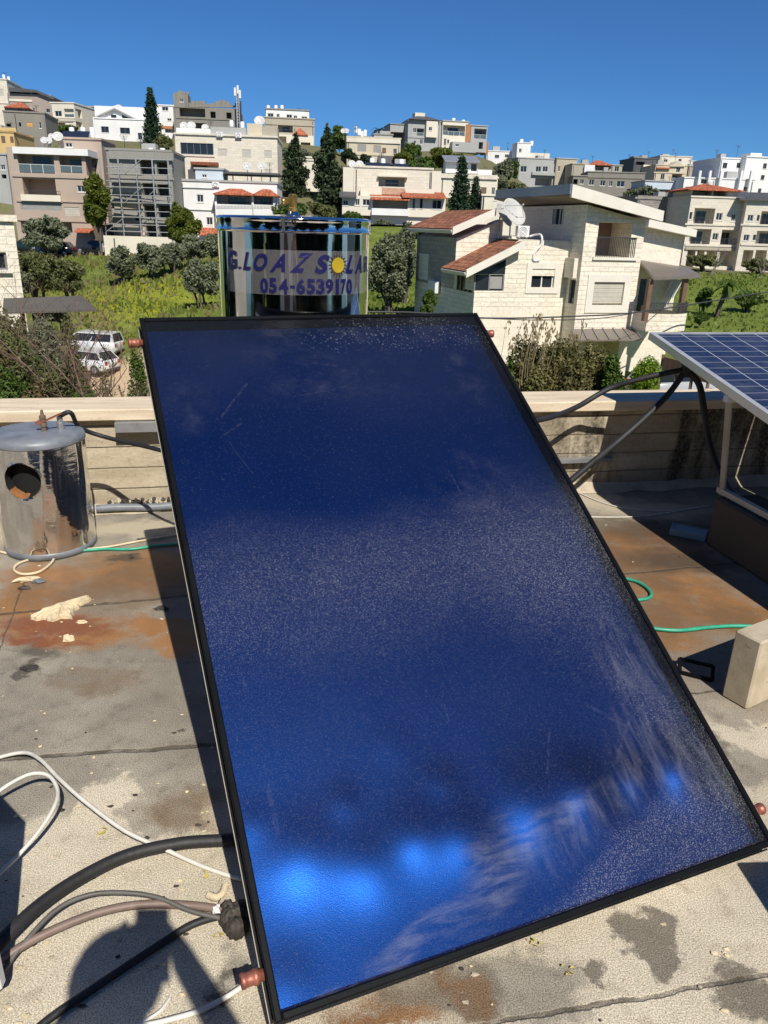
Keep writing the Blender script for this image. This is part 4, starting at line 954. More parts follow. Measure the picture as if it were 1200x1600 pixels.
# ------------------------------------------------------------------ vegetation
def np_mesh(name, V, F, mats, parent=None, mi=None):
    me = bpy.data.meshes.new(name); nv, nf = len(V), len(F)
    me.vertices.add(nv); me.vertices.foreach_set('co', np.asarray(V, np.float32).ravel())
    k = F.shape[1]; me.loops.add(nf * k); me.loops.foreach_set('vertex_index', F.astype(np.int32).ravel())
    me.polygons.add(nf); me.polygons.foreach_set('loop_start', np.arange(0, nf*k, k, dtype=np.int32)); me.polygons.foreach_set('loop_total', np.full(nf, k, np.int32))
    for m_ in mats: me.materials.append(m_)
    if mi is not None: me.polygons.foreach_set('material_index', mi)
    me.update(calc_edges=True); me.validate()
    o = bpy.data.objects.new(name, me); COL.objects.link(o)
    if parent: o.parent = parent
    return o
def leaf_cloud(clumps, n, size, seed, shell=.45, droop=0.0):
    r = np.random.default_rng(seed); C = np.array(clumps, float); w = (C[:, 3] * C[:, 4] * C[:, 5]) ** .75; w /= w.sum()
    k = r.choice(len(C), n, p=w); d = r.normal(size=(n, 3)); d /= np.linalg.norm(d, axis=1)[:, None]
    rad = shell + (1.08 - shell) * r.random(n) ** .7; P = C[k, :3] + d * C[k, 3:6] * rad[:, None]
    nrm = d * .6 + r.normal(size=(n, 3)) * .7 + np.array([0, 0, .35]); nrm /= np.linalg.norm(nrm, axis=1)[:, None]
    a = np.cross(nrm, r.normal(size=(n, 3))); a /= np.linalg.norm(a, axis=1)[:, None]; a[:, 2] -= droop; b = np.cross(nrm, a)
    s = size * (.55 + .9 * r.random(n))[:, None]
    V = np.stack([P - a*s, P + b*s*.45, P + a*s, P - b*s*.45], 1).reshape(-1, 3)
    return V, np.arange(4 * n).reshape(n, 4)
LM = {
 'olive': leafmat('olive_leaves', (.085, .10, .058), (.23, .255, .155), .2),
 'dark': leafmat('cypress_needles', (.018, .032, .014), (.05, .075, .028), .12),
 'conifer': leafmat('conifer_needles', (.012, .032, .016), (.03, .062, .028), .12),
 'green': leafmat('broad_leaves', (.045, .085, .016), (.12, .18, .035), .35),
 'yellowgreen': leafmat('citrus_leaves', (.055, .085, .012), (.17, .19, .025), .35),
 'scrub': leafmat('scrub_leaves', (.07, .09, .03), (.20, .20, .08), .3),
 'hedge': leafmat('hedge_leaves', (.085, .085, .028), (.23, .205, .085), .3),
 'lime': leafmat('bright_leaves', (.11, .20, .015), (.24, .33, .03), .4),
 'redtwig': leafmat('reddish_leaves', (.12, .06, .04), (.17, .12, .06), .3),
 'reed': leafmat('reed_plumes', (.22, .17, .09), (.34, .27, .16), .3),
}
M['bark'] = plain('bark', (.10, .08, .06), .95, 0, .35, 6, .8, 14)
M['greybark'] = plain('grey_bark', (.19, .165, .14), .95, 0, .35, 6, .8, 14)
def plant(name, label, cat, P, H, Wd, kind, leaf, n=3000, size=.22, seed=1, group=None, trunk=None, crown_from=.25, bark='bark', dens=12):
    P = Vector(P); o = thing(name, label, cat, P, 0, group); rg = random.Random(seed); R = Wd / 2; cl = []
    mb = MB()
    if kind == 'cypress':
        for i in range(26):
            f = i / 25; z = H * (.06 + .9 * f); rr = R * (min(1, (1.02 - f) * 1.9) ** .75) * (.8 + .2 * min(1, f * 6)); a = rg.uniform(0, 6.28); off = rr * rg.uniform(.1, .42)
            cl.append((math.cos(a)*off, math.sin(a)*off, z, rr*rg.uniform(.55, .78), rr*rg.uniform(.55, .78), H*.07*rg.uniform(.8, 1.5)))
        mb.tube([(0, 0, 0), (0, 0, H*.8)], R*.16, M[bark], 8, R*.03)
    elif kind == 'conifer':
        mb.tube([(0, 0, 0), (0, 0, H*.98)], max(.12, R*.07), M[bark], 8, .03)
        L = max(12, int(H / .5))
        for i in range(L):
            f = (i + .5) / L; z = H * (.08 + .9 * f); rr = R * (1.05 - f) ** .85 + .12; nb = 7
            a0 = rg.uniform(0, 6.28)
            for k in range(nb):
                a = a0 + 2*math.pi*k/nb + rg.uniform(-.25, .25); q = rr * rg.uniform(.72, 1.08); up = .12 * q
                mb.tube([(0, 0, z - up), (math.cos(a)*q, math.sin(a)*q, z + up*.5)], .045, M[bark], 4, .015, False)
                for g in (.3, .55, .8, 1.0):
                    cl.append((math.cos(a)*q*g, math.sin(a)*q*g, z + up*(g - .6), q*.2 + .12, q*.2 + .12, .30))
    else:
        th = H * crown_from
        dens_ = dens; nt_ = trunk or (1 if kind == 'round' else 3 if kind == 'olive' else 5)
        for i in range(int(dens * 1.5)):
            a = rg.uniform(0, 6.28); q = R * math.sqrt(rg.uniform(.0, 1)) * .72; f = rg.uniform(0, 1)
            zc_ = th + (H - th) * (.22 + .62 * f); env = math.sqrt(max(.05, 1 - (2*f*.85 - .75) ** 2)); s_ = rg.uniform(.15, .34)
            cl.append((math.cos(a)*q*env, math.sin(a)*q*env, zc_, R*s_, R*s_, (H-th)*s_*.55))
        for i in range(dens):                                   # loose sprays beyond the mass
            c = rg.choice(cl); a = rg.uniform(0, 6.28); cl.append((c[0] + math.cos(a)*c[3]*1.1, c[1] + math.sin(a)*c[3]*1.1, c[2] + c[5]*rg.uniform(-.2, 1.1), c[3]*.38, c[4]*.38, c[5]*.5))
        for k in range(nt_):
            a = 6.28 * k / nt_ + rg.uniform(0, 1); b0 = (0.12*R*math.cos(a)*(nt_ > 1), 0.12*R*math.sin(a)*(nt_ > 1), -.3)
            c = cl[k % len(cl)]
            mid = (c[0]*.35 + b0[0], c[1]*.35 + b0[1], th*.9 + .2)
            mb.tube(smooth_path([b0, mid, (c[0], c[1], c[2])], 4), max(.05, R*.075), M[bark], 7, R*.02)
            for q in range(3):
                c2 = rg.choice(cl); mb.tube(smooth_path([mid, ((mid[0]+c2[0])/2, (mid[1]+c2[1])/2, (mid[2]+c2[2])/2 + .1), c2[:3]], 3), max(.03, R*.04), M[bark], 5, R*.012)
    mb.build('trunk', o)
    if kind in ('round', 'olive', 'shrub'): n = int(n * 1.25); size *= .9
    V, F = leaf_cloud(cl, n, size, seed); np_mesh('crown', V, F, [LM[leaf]], o); return o
def plantpx(name, label, cat, x, yb, yt, wpx, D, kind, leaf, **k):
    """stands on the terrain at distance D; top at pixel height yt; the crown is wpx wide there"""
    p = at(x, yb, D); g = Vector((p.x, p.y, ground_z(p.x, p.y))); z0 = min(g.z, p.z)
    H = at(x, yt, D).z - z0; wid = wpx / FPX * (p - EYE).dot(FW)
    if p.z > z0 + .5 and D < 40: k.setdefault('crown_from', max(.12, (p.z - z0) / H))
    elif p.z > z0 and D >= 40: z0 = max(z0, p.z - 1.5); H = at(x, yt, D).z - z0; k.setdefault('crown_from', .16 if kind in ('olive', 'shrub') else .25)
    return plant(name, label, cat, (p.x, p.y, z0), H, wid, kind, leaf, **k)

def twigs(o, seed, base, H, spread, levels=4, r=.05, mat='bark', lean=(0, 0)):
    rg = random.Random(seed); mb = MB()
    def grow(p, d, L, r, lv):
        pts = [p]; q = Vector(p); dd = Vector(d)
        for i in range(4):
            dd = (dd + Vector((rg.uniform(-.22, .22), rg.uniform(-.22, .22), rg.uniform(-.05, .14)))).normalized(); q = q + dd * (L / 4); pts.append(q.copy())
        mb.tube(pts, r, M[mat], 5, r * .55, False)
        if lv > 0:
            for k in range(rg.choice((2, 3, 3))):
                i = rg.randint(1, 4); a = rg.uniform(0, 6.28); nd = (dd * .75 + Vector((math.cos(a), math.sin(a), rg.uniform(.0, .6))) * spread).normalized()
                grow(pts[i], nd, L * rg.uniform(.5, .8), r * .5, lv - 1)
    for b in base: grow(Vector(b), Vector((rg.uniform(-.25, .25) + lean[0], rg.uniform(-.25, .25) + lean[1], 1)).normalized(), H, r, levels)
    return mb.build('branches', o)

# ------------------------------------------------------------------ houses
M['win_white'] = plain('white_window_frame', (.62, .62, .60), .5, 0, .05)
M['win_grey'] = plain('grey_window_frame', (.18, .18, .19), .5, 0, .05)
M['shutter'] = plain('roller_shutter', (.50, .47, .40), .6, 0, .12, 2)
M['shutter_grey'] = plain('grey_roller_shutter', (.30, .29, .27), .6, 0, .12, 2)
M['rail'] = plain('dark_railing', (.05, .05, .055), .5, 0, .1)
M['railglass'] = plain('railing_glass', (.10, .13, .135), .08, 0, .1)
M['door'] = plain('brown_door', (.16, .09, .06), .6, 0, .15)
M['orangeboard'] = plain('orange_boards', (.50, .28, .10), .8, 0, .2, 3)
M['redtile'] = None
def tilemat(name, c, pitch=.28):
    t = NT(name); v = t.coord('Object'); s = t.n('ShaderNodeSeparateXYZ'); t.l(v, s.inputs[0])
    wv = t.math('SINE', t.math('MULTIPLY', s.outputs[1], 6.283 / pitch)); rw = t.math('FRACT', t.math('MULTIPLY', s.outputs[0], 1 / .36))
    n = t.noise(2.2, 5, .65, v); g = t.n('ShaderNodeTexVoronoi'); g.inputs['Scale'].default_value = 4.5; t.l(v, g.inputs['Vector'])
    col = t.mix(t.mapr(n, .3, .7), tuple(x*.75 for x in c), tuple(min(1, x*1.2) for x in c)); gs = t.n('ShaderNodeSeparateColor'); t.l(g.outputs['Color'], gs.inputs[0]); col = t.mix(.8, col, t.mix(1.0, col, t.mapr(gs.outputs[0], 0, 1, .45, 1.35, False), 'MULTIPLY'))
    col = t.mix(t.mapr(rw, .80, .98, 0, .8), col, (.05, .03, .02)); col = t.mix(t.mapr(wv, -1, -.55, .55, 0), col, (.07, .035, .025))
    t.pbr(col, .8, 0, t.bump(t.math('ADD', wv, t.math('MULTIPLY', rw, -.6)), .6, .04), .2); return t.m
M['redtile'] = tilemat('red_roof_tiles', (.50, .15, .075)); M['oldtile'] = tilemat('weathered_clay_tiles', (.36, .15, .085), .24)
M['tank_white'] = plain('white_enamel', (.74, .74, .73), .4, 0, .06); M['dish'] = plain('satellite_dish', (.50, .50, .48), .5, 0, .1)
M['conc'] = plaster('grey_concrete', (.29, .28, .25), .5); M['conc2'] = plaster('bare_block_concrete', (.25, .235, .20), .6)
M['white'] = plaster('white_render', (.78, .77, .74), .1); M['cream'] = plaster('cream_render', (.60, .52, .38), .3); M['cream2'] = plaster('light_cream_render', (.72, .66, .54), .25)
M['yellow'] = plaster('yellow_render', (.62, .44, .20), .25); M['mauve'] = plaster('taupe_render', (.36, .30, .26), .25); M['pink'] = plaster('pinkish_beige_render', (.44, .35, .28), .25)
M['greyr'] = plaster('grey_render', (.40, .40, .38), .3); M['slate'] = plain('dark_roofing', (.075, .075, .08), .7, 0, .2, 1)
M['stone'] = masonry('cream_stone_cladding', (.56, .47, .35), .9, .33, .012, .35, .2, .12, .72); M['stone2'] = masonry('pale_stone_cladding', (.68, .62, .51), .9, .32, .010, .3, .15, .10, .75); M['greystone'] = masonry('grey_stone_cladding', (.30, .28, .25), .7, .3, .02, .5, .3)
M['villa_stone'] = masonry('rock_faced_stone', (.79, .72, .59), .95, .24, .012, .65, .16, .10, .84); M['villa_smooth'] = masonry('smooth_pale_stone', (.75, .68, .56), 1.1, .5, .006, .2, .1, .06)
M['brickpale'] = plain('pale_salmon_stone', (.48, .30, .20), .8, 0, .2, 2); M['bluewhite'] = plaster('bluish_white_sheet', (.55, .62, .68), .2); M['olivegrey'] = plaster('weathered_cream', (.42, .38, .29), .45); M['brickorange'] = plain('orange_brick', (.40, .17, .07), .8, 0, .2, 2)
M['metalroof'] = plain('grey_metal_roof', (.33, .34, .36), .45, .4, .12, 1.5); M['fascia'] = plain('pale_fascia_stone', (.72, .68, .59), .7, 0, .08, 1)

class Fr:
    def __init__(s, O, yaw): s.O = Vector(O); s.c, s.s = math.cos(yaw), math.sin(yaw); s.o = s.loc(EYE)
    def loc(s, P): d = Vector(P) - s.O; return Vector((d.x*s.c + d.y*s.s, -d.x*s.s + d.y*s.c, d.z))
    def dirl(s, x, y): d = ray(x, y); return Vector((d.x*s.c + d.y*s.s, -d.x*s.s + d.y*s.c, d.z))
    def w(s, x, y, w=0.0): d = s.dirl(x, y); k = (w - s.o.y) / d.y; p = s.o + d * k; return p.x, p.z
    def u(s, x, y, u=0.0): d = s.dirl(x, y); k = (u - s.o.x) / d.x; p = s.o + d * k; return p.y, p.z
def holes_wall(mb, T, a0, a1, z0, z1, holes, mat):
    xs = sorted({a0, a1, *[min(max(h[0], a0), a1) for h in holes], *[min(max(h[2], a0), a1) for h in holes]}); zs = sorted({z0, z1, *[min(max(h[1], z0), z1) for h in holes], *[min(max(h[3], z0), z1) for h in holes]})
    for i in range(len(xs) - 1):
        for j in range(len(zs) - 1):
            cx, cz = (xs[i]+xs[i+1])/2, (zs[j]+zs[j+1])/2
            if xs[i+1]-xs[i] < 1e-5 or zs[j+1]-zs[j] < 1e-5: continue
            if any(h[0] < cx < h[2] and h[1] < cz < h[3] for h in holes): continue
            mb.poly([T(xs[i], 0, zs[j]), T(xs[i+1], 0, zs[j]), T(xs[i+1], 0, zs[j+1]), T(xs[i], 0, zs[j+1])], mat)
    for (a, b, c, d, dep) in holes:
        mb.poly([T(a, 0, b), T(a, dep, b), T(a, dep, d), T(a, 0, d)], mat); mb.poly([T(c, 0, b), T(c, 0, d), T(c, dep, d), T(c, dep, b)], mat)
        mb.poly([T(a, 0, d), T(a, dep, d), T(c, dep, d), T(c, 0, d)], mat); mb.poly([T(a, 0, b), T(c, 0, b), T(c, dep, b), T(a, dep, b)], mat)
        mb.poly([T(a, dep, b), T(c, dep, b), T(c, dep, d), T(a, dep, d)], mat)
def tb(mb, T, a0, a1, d0, d1, z0, z1, mat):
    p = [T(a, d, z) for z in (z0, z1) for a, d in ((a0, d0), (a1, d0), (a1, d1), (a0, d1))]
    mb.mesh(p, [(0,3,2,1),(4,5,6,7),(0,1,5,4),(1,2,6,5),(2,3,7,6),(3,0,4,7)], mat)
def fit_opening(o, T, kind, a, b, c, d, dep, frame='win_white'):
    """fill one wall opening a..c wide, b..d high"""
    if kind == 'w':
        mb = MB(); f = min(.07, (c-a)*.12); F = M[frame]
        tb(mb, T, a+.01, c-.01, dep-.02, dep-.008, b+.01, d-.01, M['glass'])
        for q in ((a+.005, a+f, b+.005, d-.005), (c-f, c-.005, b+.005, d-.005), (a+f, c-f, b+.005, b+f), (a+f, c-f, d-f, d-.005)): tb(mb, T, q[0], q[1], dep-.08, dep-.021, q[2], q[3], F)
        nm_ = max(1, round((c-a)/.9))
        for i in range(1, nm_): x = a + (c-a)*i/nm_; tb(mb, T, x-.025, x+.025, dep-.07, dep-.022, b+f, d-f, F)
        if nm_ == 1 and c-a > .5: x = (a+c)/2; tb(mb, T, x-.025, x+.025, dep-.07, dep-.022, b+f, d-f, F)
        mb.build('window', o)
        mb = MB(); tb(mb, T, a-.06, c+.06, -.05, .02, b-.09, b-.004, M['fascia']); mb.build('sill', o)
    elif kind in 'sS':
        mb = MB(); n = max(4, int((d-b)/.12))
        for i in range(n): z = b + (d-b)*i/n; tb(mb, T, a+.01, c-.01, dep-.05 - .012*(i % 2), dep-.006, z+.004, z + (d-b)/n - .001, M['shutter' if kind == 's' else 'shutter_grey'])
        mb.build('shutter', o)
    elif kind == 'o':
        mb = MB(); tb(mb, T, a+.01, c-.01, dep-.05, dep-.006, b+.01, d-.01, M['orangeboard']); mb.build('board', o)
    elif kind == 'r':
        mb = MB(); tb(mb, T, a+.01, c-.01, dep-.06, dep-.006, b+.01, d-.01, M['door']); mb.build('shutter', o)
    elif kind in 'bgv':
        if kind != 'v' and c - a > 1.2:
            mb = MB(); x0 = a + (c-a)*.30; x1 = a + (c-a)*.78; tb(mb, T, x0, x1, dep-.06, dep-.008, b+.02, b + min((d-b)*.82, 2.2), M['glass'])
            for x in (x0, (x0+x1)/2, x1): tb(mb, T, x-.03, x+.03, dep-.09, dep-.061, b+.02, b + min((d-b)*.82, 2.2), M['win_grey'])
            mb.build('balcony_door', o)
        if kind in 'bg':
            h = min(1.0, (d-b)*.42); mb = MB(); mt = M['rail'] if kind == 'b' else M['win_white']
            tb(mb, T, a, c, .03, .08, b+h-.05, b+h, mt)
            if kind == 'b':
                n = int((c-a)/.16)
                for i in range(n+1): x = a + (c-a)*i/max(1, n); tb(mb, T, x-.012, x+.012, .04, .07, b, b+h-.05, mt)
            else:
                n = max(1, int((c-a)/1.1))
                for i in range(n+1): x = a + (c-a)*i/n; tb(mb, T, max(a, x-.03), min(c, x+.03), .035, .075, b, b+h-.05, mt)
                tb(mb, T, a+.03, c-.03, .05, .06, b+.06, b+h-.06, M['railglass'])
            mb.build('railing', o)
KD = {'w': .16, 's': .10, 'S': .10, 'o': .08, 'r': .1, 'b': 1.5, 'g': 1.6, 'v': 2.2}
def bld(label, zs, x0, x1, yt, yb, D, yaw, mat, depth=9, ops=(), ledges=(), side=None, sops=(), roof='flat', sink=6, frame='win_white', parapet=.0, cat='house', name='house', group='hillside houses', roofmat=None, smat=None):
    sc_, ox, oy = zs; X = lambda x: ox + x / sc_; Yp = lambda y: oy + y / sc_
    xc, ym = (X(x0) + X(x1)) / 2, (Yp(yt) + Yp(yb)) / 2
    yw = R_(yaw); base = at(xc, Yp(yb), D); fr = Fr(base, yw)
    u0 = fr.w(X(x0), ym)[0]; u1 = fr.w(X(x1), ym)[0]; h = fr.w(xc, Yp(yt))[1]
    o = thing(name, label, cat, base - Vector((0, 0, sink)), yw, group); S_ = sink; mt = M[mat]
    T = lambda a, d, z: (a, d, z + S_)
    TL_ = lambda a, d, z: (u0 + d, a, z + S_); TRr = lambda a, d, z: (u1 - d, a, z + S_)
    def conv(ops_, plane):
        out = []
        for q in ops_:
            if plane == 'f': A_ = fr.w(X(q[1]), Yp((q[2]+q[4])/2)); B_ = fr.w(X(q[3]), Yp((q[2]+q[4])/2)); zt_ = fr.w(X((q[1]+q[3])/2), Yp(q[2]))[1]; zb_ = fr.w(X((q[1]+q[3])/2), Yp(q[4]))[1]
            else:
                uu = u0 if plane == 'L' else u1
                A_ = fr.u(X(q[1]), Yp((q[2]+q[4])/2), uu); B_ = fr.u(X(q[3]), Yp((q[2]+q[4])/2), uu); zt_ = fr.u(X((q[1]+q[3])/2), Yp(q[2]), uu)[1]; zb_ = fr.u(X((q[1]+q[3])/2), Yp(q[4]), uu)[1]
            a, c = sorted((A_[0], B_[0])); lim0, lim1 = (u0, u1) if plane == 'f' else (0, depth)
            a = max(a, lim0 + .12); c = min(c, lim1 - .12); d_ = min(zt_, h - .12); b_ = max(zb_, -sink + .1)
            if c - a > .15 and d_ - b_ > .15: out.append((q[0], a, b_, c, d_, min(KD[q[0]], depth - .5)))
        return out
    F_ = conv(ops, 'f'); mb = MB()
    holes_wall(mb, T, u0, u1, -sink, h, [f[1:] for f in F_], mt)
    G_ = conv(sops, side) if side else []
    Ts = {'L': TL_, 'R': TRr}
    for sd in 'LR': holes_wall(mb, Ts[sd], 0, depth, -sink, h, [g[1:] for g in G_] if sd == side else [], M[smat] if smat and sd == side else mt)
    mb.poly([T(u1, depth, -sink), T(u0, depth, -sink), T(u0, depth, h), T(u1, depth, h)], mt)
    mb.poly([T(u0, 0, h), T(u1, 0, h), T(u1, depth, h), T(u0, depth, h)], mt)
    mb.build('wall', o)
    for f in F_: fit_opening(o, T, *f, frame=frame)
    for g in G_: fit_opening(o, Ts[side], *g, frame=frame)
    for L in ledges:
        y, lx0, lx1, th = L[:4]; lm_ = M[L[4]] if len(L) > 4 else mt; pr_ = L[5] if len(L) > 5 else .12
        a = fr.w(X(lx0), Yp(y))[0]; c = fr.w(X(lx1), Yp(y))[0]; z1_ = fr.w(X((lx0+lx1)/2), Yp(y - th/2))[1]; z0_ = fr.w(X((lx0+lx1)/2), Yp(y + th/2))[1]
        mb = MB(); tb(mb, T, a - .05, c + .05, -pr_, -.003, z0_, z1_, lm_); mb.build('ledge', o)
    if roof == 'flat':
        mb = MB(); rm = M[roofmat] if roofmat else mt
        tb(mb, T, u0-.12, u1+.12, -.12, depth+.12, h+.003, h+.22, rm)
        if parapet:
            for q in ((u0-.10, u1+.10, -.10, .08), (u0-.10, u1+.10, depth-.08, depth+.10)): tb(mb, T, q[0], q[1], q[2], q[3], h+.223, h+.22+parapet, mt)
            for q in ((u0-.10, u0+.08), (u1-.08, u1+.10)): tb(mb, T, q[0], q[1], .083, depth-.083, h+.223, h+.22+parapet, mt)
        mb.build('roof', o)
    rr_ = random.Random(label)
    for k in range(2):                                          # downpipes on the front
        ud = u0 + (u1-u0) * rr_.choice((.03, .97, rr_.uniform(.1, .9)))
        if u1 - u0 > 4 and all(not (f[1]-.25 < ud < f[3]+.25) for f in F_): mb = MB(); tb(mb, T, ud-.05, ud+.05, -.11, -.004, -sink*.6, h-.25, M['rail'] if k else M['win_grey']); mb.build('downpipe', o)
    if roof and u1 - u0 > 5:
        for k in range(2):
            ua_ = rr_.uniform(u0+1, u1-1); wa_ = rr_.uniform(1, depth-1); ht_ = rr_.uniform(1.2, 2.6); mb = MB(); mb.tube([(ua_, wa_, h+S_+.2), (ua_, wa_, h+S_+ht_)], .035, M['rail'], 5)
            for q in range(4): mb.bar((ua_-.5+.08*q, wa_, h+S_+ht_-.12*q), (ua_+.5-.08*q, wa_, h+S_+ht_-.12*q), .03, .03, M['rail'])
            mb.build('antenna', o)
        ua_ = rr_.uniform(u0+1, u1-2.5); mb = MB(); tb(mb, T, ua_, ua_+rr_.uniform(.8, 2), depth*.4, depth*.4+1.4, h+.22, h+.22+rr_.uniform(.5, 1.5), M['greyr']); mb.build('roof_box', o)
    o_ = dict(o=o, fr=fr, u0=u0, u1=u1, h=h, S=S_, X=X, Y=Yp, T=T, depth=depth, base=base)
    return o_
def vol(B, name, x0, x1, yt, yb, w0, w1, mat, ops=(), frame='win_white', roofc=None):
    """a further volume of the same house, front face at depth w0"""
    fr, X, Yp, S_ = B['fr'], B['X'], B['Y'], B['S']; ym = (Yp(yt)+Yp(yb))/2
    a, c = fr.w(X(x0), ym, w0)[0], fr.w(X(x1), ym, w0)[0]; z1_ = fr.w((X(x0)+X(x1))/2, Yp(yt), w0)[1]; z0_ = fr.w((X(x0)+X(x1))/2, Yp(yb), w0)[1]
    T = lambda p, d, z: (p, w0 + d, z + S_); H_ = []
    for q in ops:
        y_ = Yp((q[2]+q[4])/2); p = fr.w(X(q[1]), y_, w0)[0]; r = fr.w(X(q[3]), y_, w0)[0]; t_ = fr.w(X((q[1]+q[3])/2), Yp(q[2]), w0)[1]; b_ = fr.w(X((q[1]+q[3])/2), Yp(q[4]), w0)[1]
        p = max(p, a+.1); r = min(r, c-.1); t_ = min(t_, z1_-.08); b_ = max(b_, z0_+.05)
        if r-p > .15 and t_-b_ > .15: H_.append((q[0], p, b_, r, t_, min(KD[q[0]], (w1-w0)-.3)))
    mb = MB(); mt = M[mat]; holes_wall(mb, T, a, c, z0_, z1_, [k[1:] for k in H_], mt); dd = w1 - w0
    mb.poly([T(a, 0, z0_), T(a, 0, z1_), T(a, dd, z1_), T(a, dd, z0_)], mt); mb.poly([T(c, 0, z0_), T(c, dd, z0_), T(c, dd, z1_), T(c, 0, z1_)], mt)
    mb.poly([T(a, 0, z1_), T(c, 0, z1_), T(c, dd, z1_), T(a, dd, z1_)], mt); mb.poly([T(a, 0, z0_), T(a, dd, z0_), T(c, dd, z0_), T(c, 0, z0_)], mt); mb.poly([T(c, dd, z0_), T(a, dd, z0_), T(a, dd, z1_), T(c, dd, z1_)], mt)
    o = mb.build(name, B['o'])
    for k in H_: fit_opening(B['o'], T, *k, frame=frame)
    if roofc:
        mb = MB(); tb(mb, T, a-.15, c+.15, -.15, dd+.1, z1_+.003, z1_+.2, M[roofc]); mb.build('roof', B['o'])
    return a, c, z0_, z1_
def hip(B, x0, x1, ye, yr, w0, w1, mat='redtile', name='tiled_roof', over=.35):
    fr, X, Yp, S_ = B['fr'], B['X'], B['Y'], B['S']; a = fr.w(X(x0), Yp(ye), w0)[0]; c = fr.w(X(x1), Yp(ye), w0)[0]
    z0_ = fr.w((X(x0)+X(x1))/2, Yp(ye), w0)[1]; wm = (w0+w1)/2; z1_ = fr.w((X(x0)+X(x1))/2, Yp(yr), wm)[1]; ins = min((c-a)/2, (w1-w0)/2)
    b = [(a, w0, z0_+S_), (c, w0, z0_+S_), (c, w1, z0_+S_), (a, w1, z0_+S_)]; r1, r2 = (a+ins, wm, z1_+S_), (c-ins+.001, wm, z1_+S_)
    mb = MB(); m_ = M[mat]; mb.poly([b[0], b[1], r2, r1], m_); mb.poly([b[2], b[3], r1, r2], m_); mb.poly([b[1], b[2], r2], m_); mb.poly([b[3], b[0], r1], m_)
    mb.poly([(p[0], p[1], p[2]-.12) for p in b][::-1], m_)
    for i in range(4): p, q = b[i], b[(i+1) % 4]; mb.poly([(p[0], p[1], p[2]-.12), (q[0], q[1], q[2]-.12), q, p], m_)
    return mb.build(name, B['o'])
def canopy(B, x0, x1, y_hi, y_lo, w_back, w_front, mat, name='awning', th=.1):
    fr, X, Yp, S_ = B['fr'], B['X'], B['Y'], B['S']; a = fr.w(X(x0), Yp(y_lo), w_front)[0]; c = fr.w(X(x1), Yp(y_lo), w_front)[0]
    zl = fr.w(X((x0+x1)/2), Yp(y_lo), w_front)[1] + S_; zh = fr.w(X((x0+x1)/2), Yp(y_hi), w_back)[1] + S_
    p = [(a, w_front, zl), (c, w_front, zl), (c, w_back, zh), (a, w_back, zh)]
    mb = MB(); mb.mesh([(q[0], q[1], q[2]-th) for q in p] + p, [(0,3,2,1),(4,5,6,7),(0,1,5,4),(1,2,6,5),(2,3,7,6),(3,0,4,7)], M[mat]); return mb.build(name, B['o'])
def tank_on(B, x, y, w, label, hgt=1.15, r=.26, panel=False, group='white water tanks on the roofs'):
    """upright white water heater standing on a roof; (x, y) = its top in the zoom's pixels"""
    fr = B['fr']; u, z = fr.w(B['X'](x), B['Y'](y), w); P = B['base'] + Vector((u*fr.c - w*fr.s, u*fr.s + w*fr.c, z - hgt))
    o = thing('water_heater', label, 'water heater', P, math.atan2(fr.s, fr.c), group); mb = MB()
    mb.lathe([(0, 0.15), (r, .15), (r+.01, .2), (r, .25), (r, hgt-.1), (r-.05, hgt-.02), (0, hgt)], (0, 0, 0), M['tank_white'], 14); mb.build('drum', o)
    mb = MB()
    for a, b in ((-.18, -.18), (.18, -.18), (.18, .18), (-.18, .18)): mb.box((a-.02, b-.02, -1.2), (a+.02, b+.02, .15), M['galv'])
    mb.build('frame', o)
    if panel:
        mb = MB(); p = [(-.9, -1.5, .0), (.9, -1.5, .0), (.9, -.4, .85), (-.9, -.4, .85)]; mb.mesh(p + [(q[0], q[1]+.06, q[2]-.08) for q in p], [(0,1,2,3),(7,6,5,4),(0,4,5,1),(1,5,6,2),(2,6,7,3),(3,7,4,0)], M['collector_dark']); mb.build('collector', o)
    return o
M['collector_dark'] = plain('dark_collector_glass', (.02, .028, .05), .12, 0, .1)
def dish_at(P, r, yaw, label, group='satellite dishes on the roofs', pole=1.0):
    r *= .8
    o = thing('satellite_dish', label, 'satellite dish', P - Vector((0, 0, pole)), R_(yaw), group); d = Vector((0, -.85, .53)).normalized(); ax = Matrix(((1, 0, 0), (0, .53, -.85), (0, .85, .53)))
    mb = MB(); prof = [(r * i / 8, .22 * r * (i / 8) ** 2) for i in range(9)] + [(r, .22*r - .02)] + [(r * i / 8, .22 * r * (i / 8) ** 2 - .025) for i in range(7, -1, -1)]
    mb.lathe(prof, (0, 0, pole), M['dish'], 24, True, ax); mb.build('reflector', o)
    mb = MB(); mb.tube([(0, .05, -.4), (0, .12, pole - .05)], .04, M['galv'], 6); mb.bar((0, .12, pole-.1), (0, 0, pole), .1, .1, M['galv']); mb.build('mount', o)
    mb = MB(); f = Vector((0, 0, pole)) + d * r * .95
    for a in (-.5, 2.6): mb.tube([Vector((math.cos(a)*r*.9, 0, pole)) + d*.15*r + Vector((0, math.sin(a)*r*.4, math.sin(a)*r*.7)), f], .015, M['galv'], 4)
    mb.tube([f - d*.02, f + d*.1], .045, M['dish'], 8); mb.build('feed_arm', o); return o
def dish_on(B, x, y, w, r, label, yaw=20, pole=1.0):
    fr = B['fr']; u, z = fr.w(B['X'](x), B['Y'](y), w); return dish_at(B['base'] + Vector((u*fr.c - w*fr.s, u*fr.s + w*fr.c, z)), r, yaw, label, pole=pole)
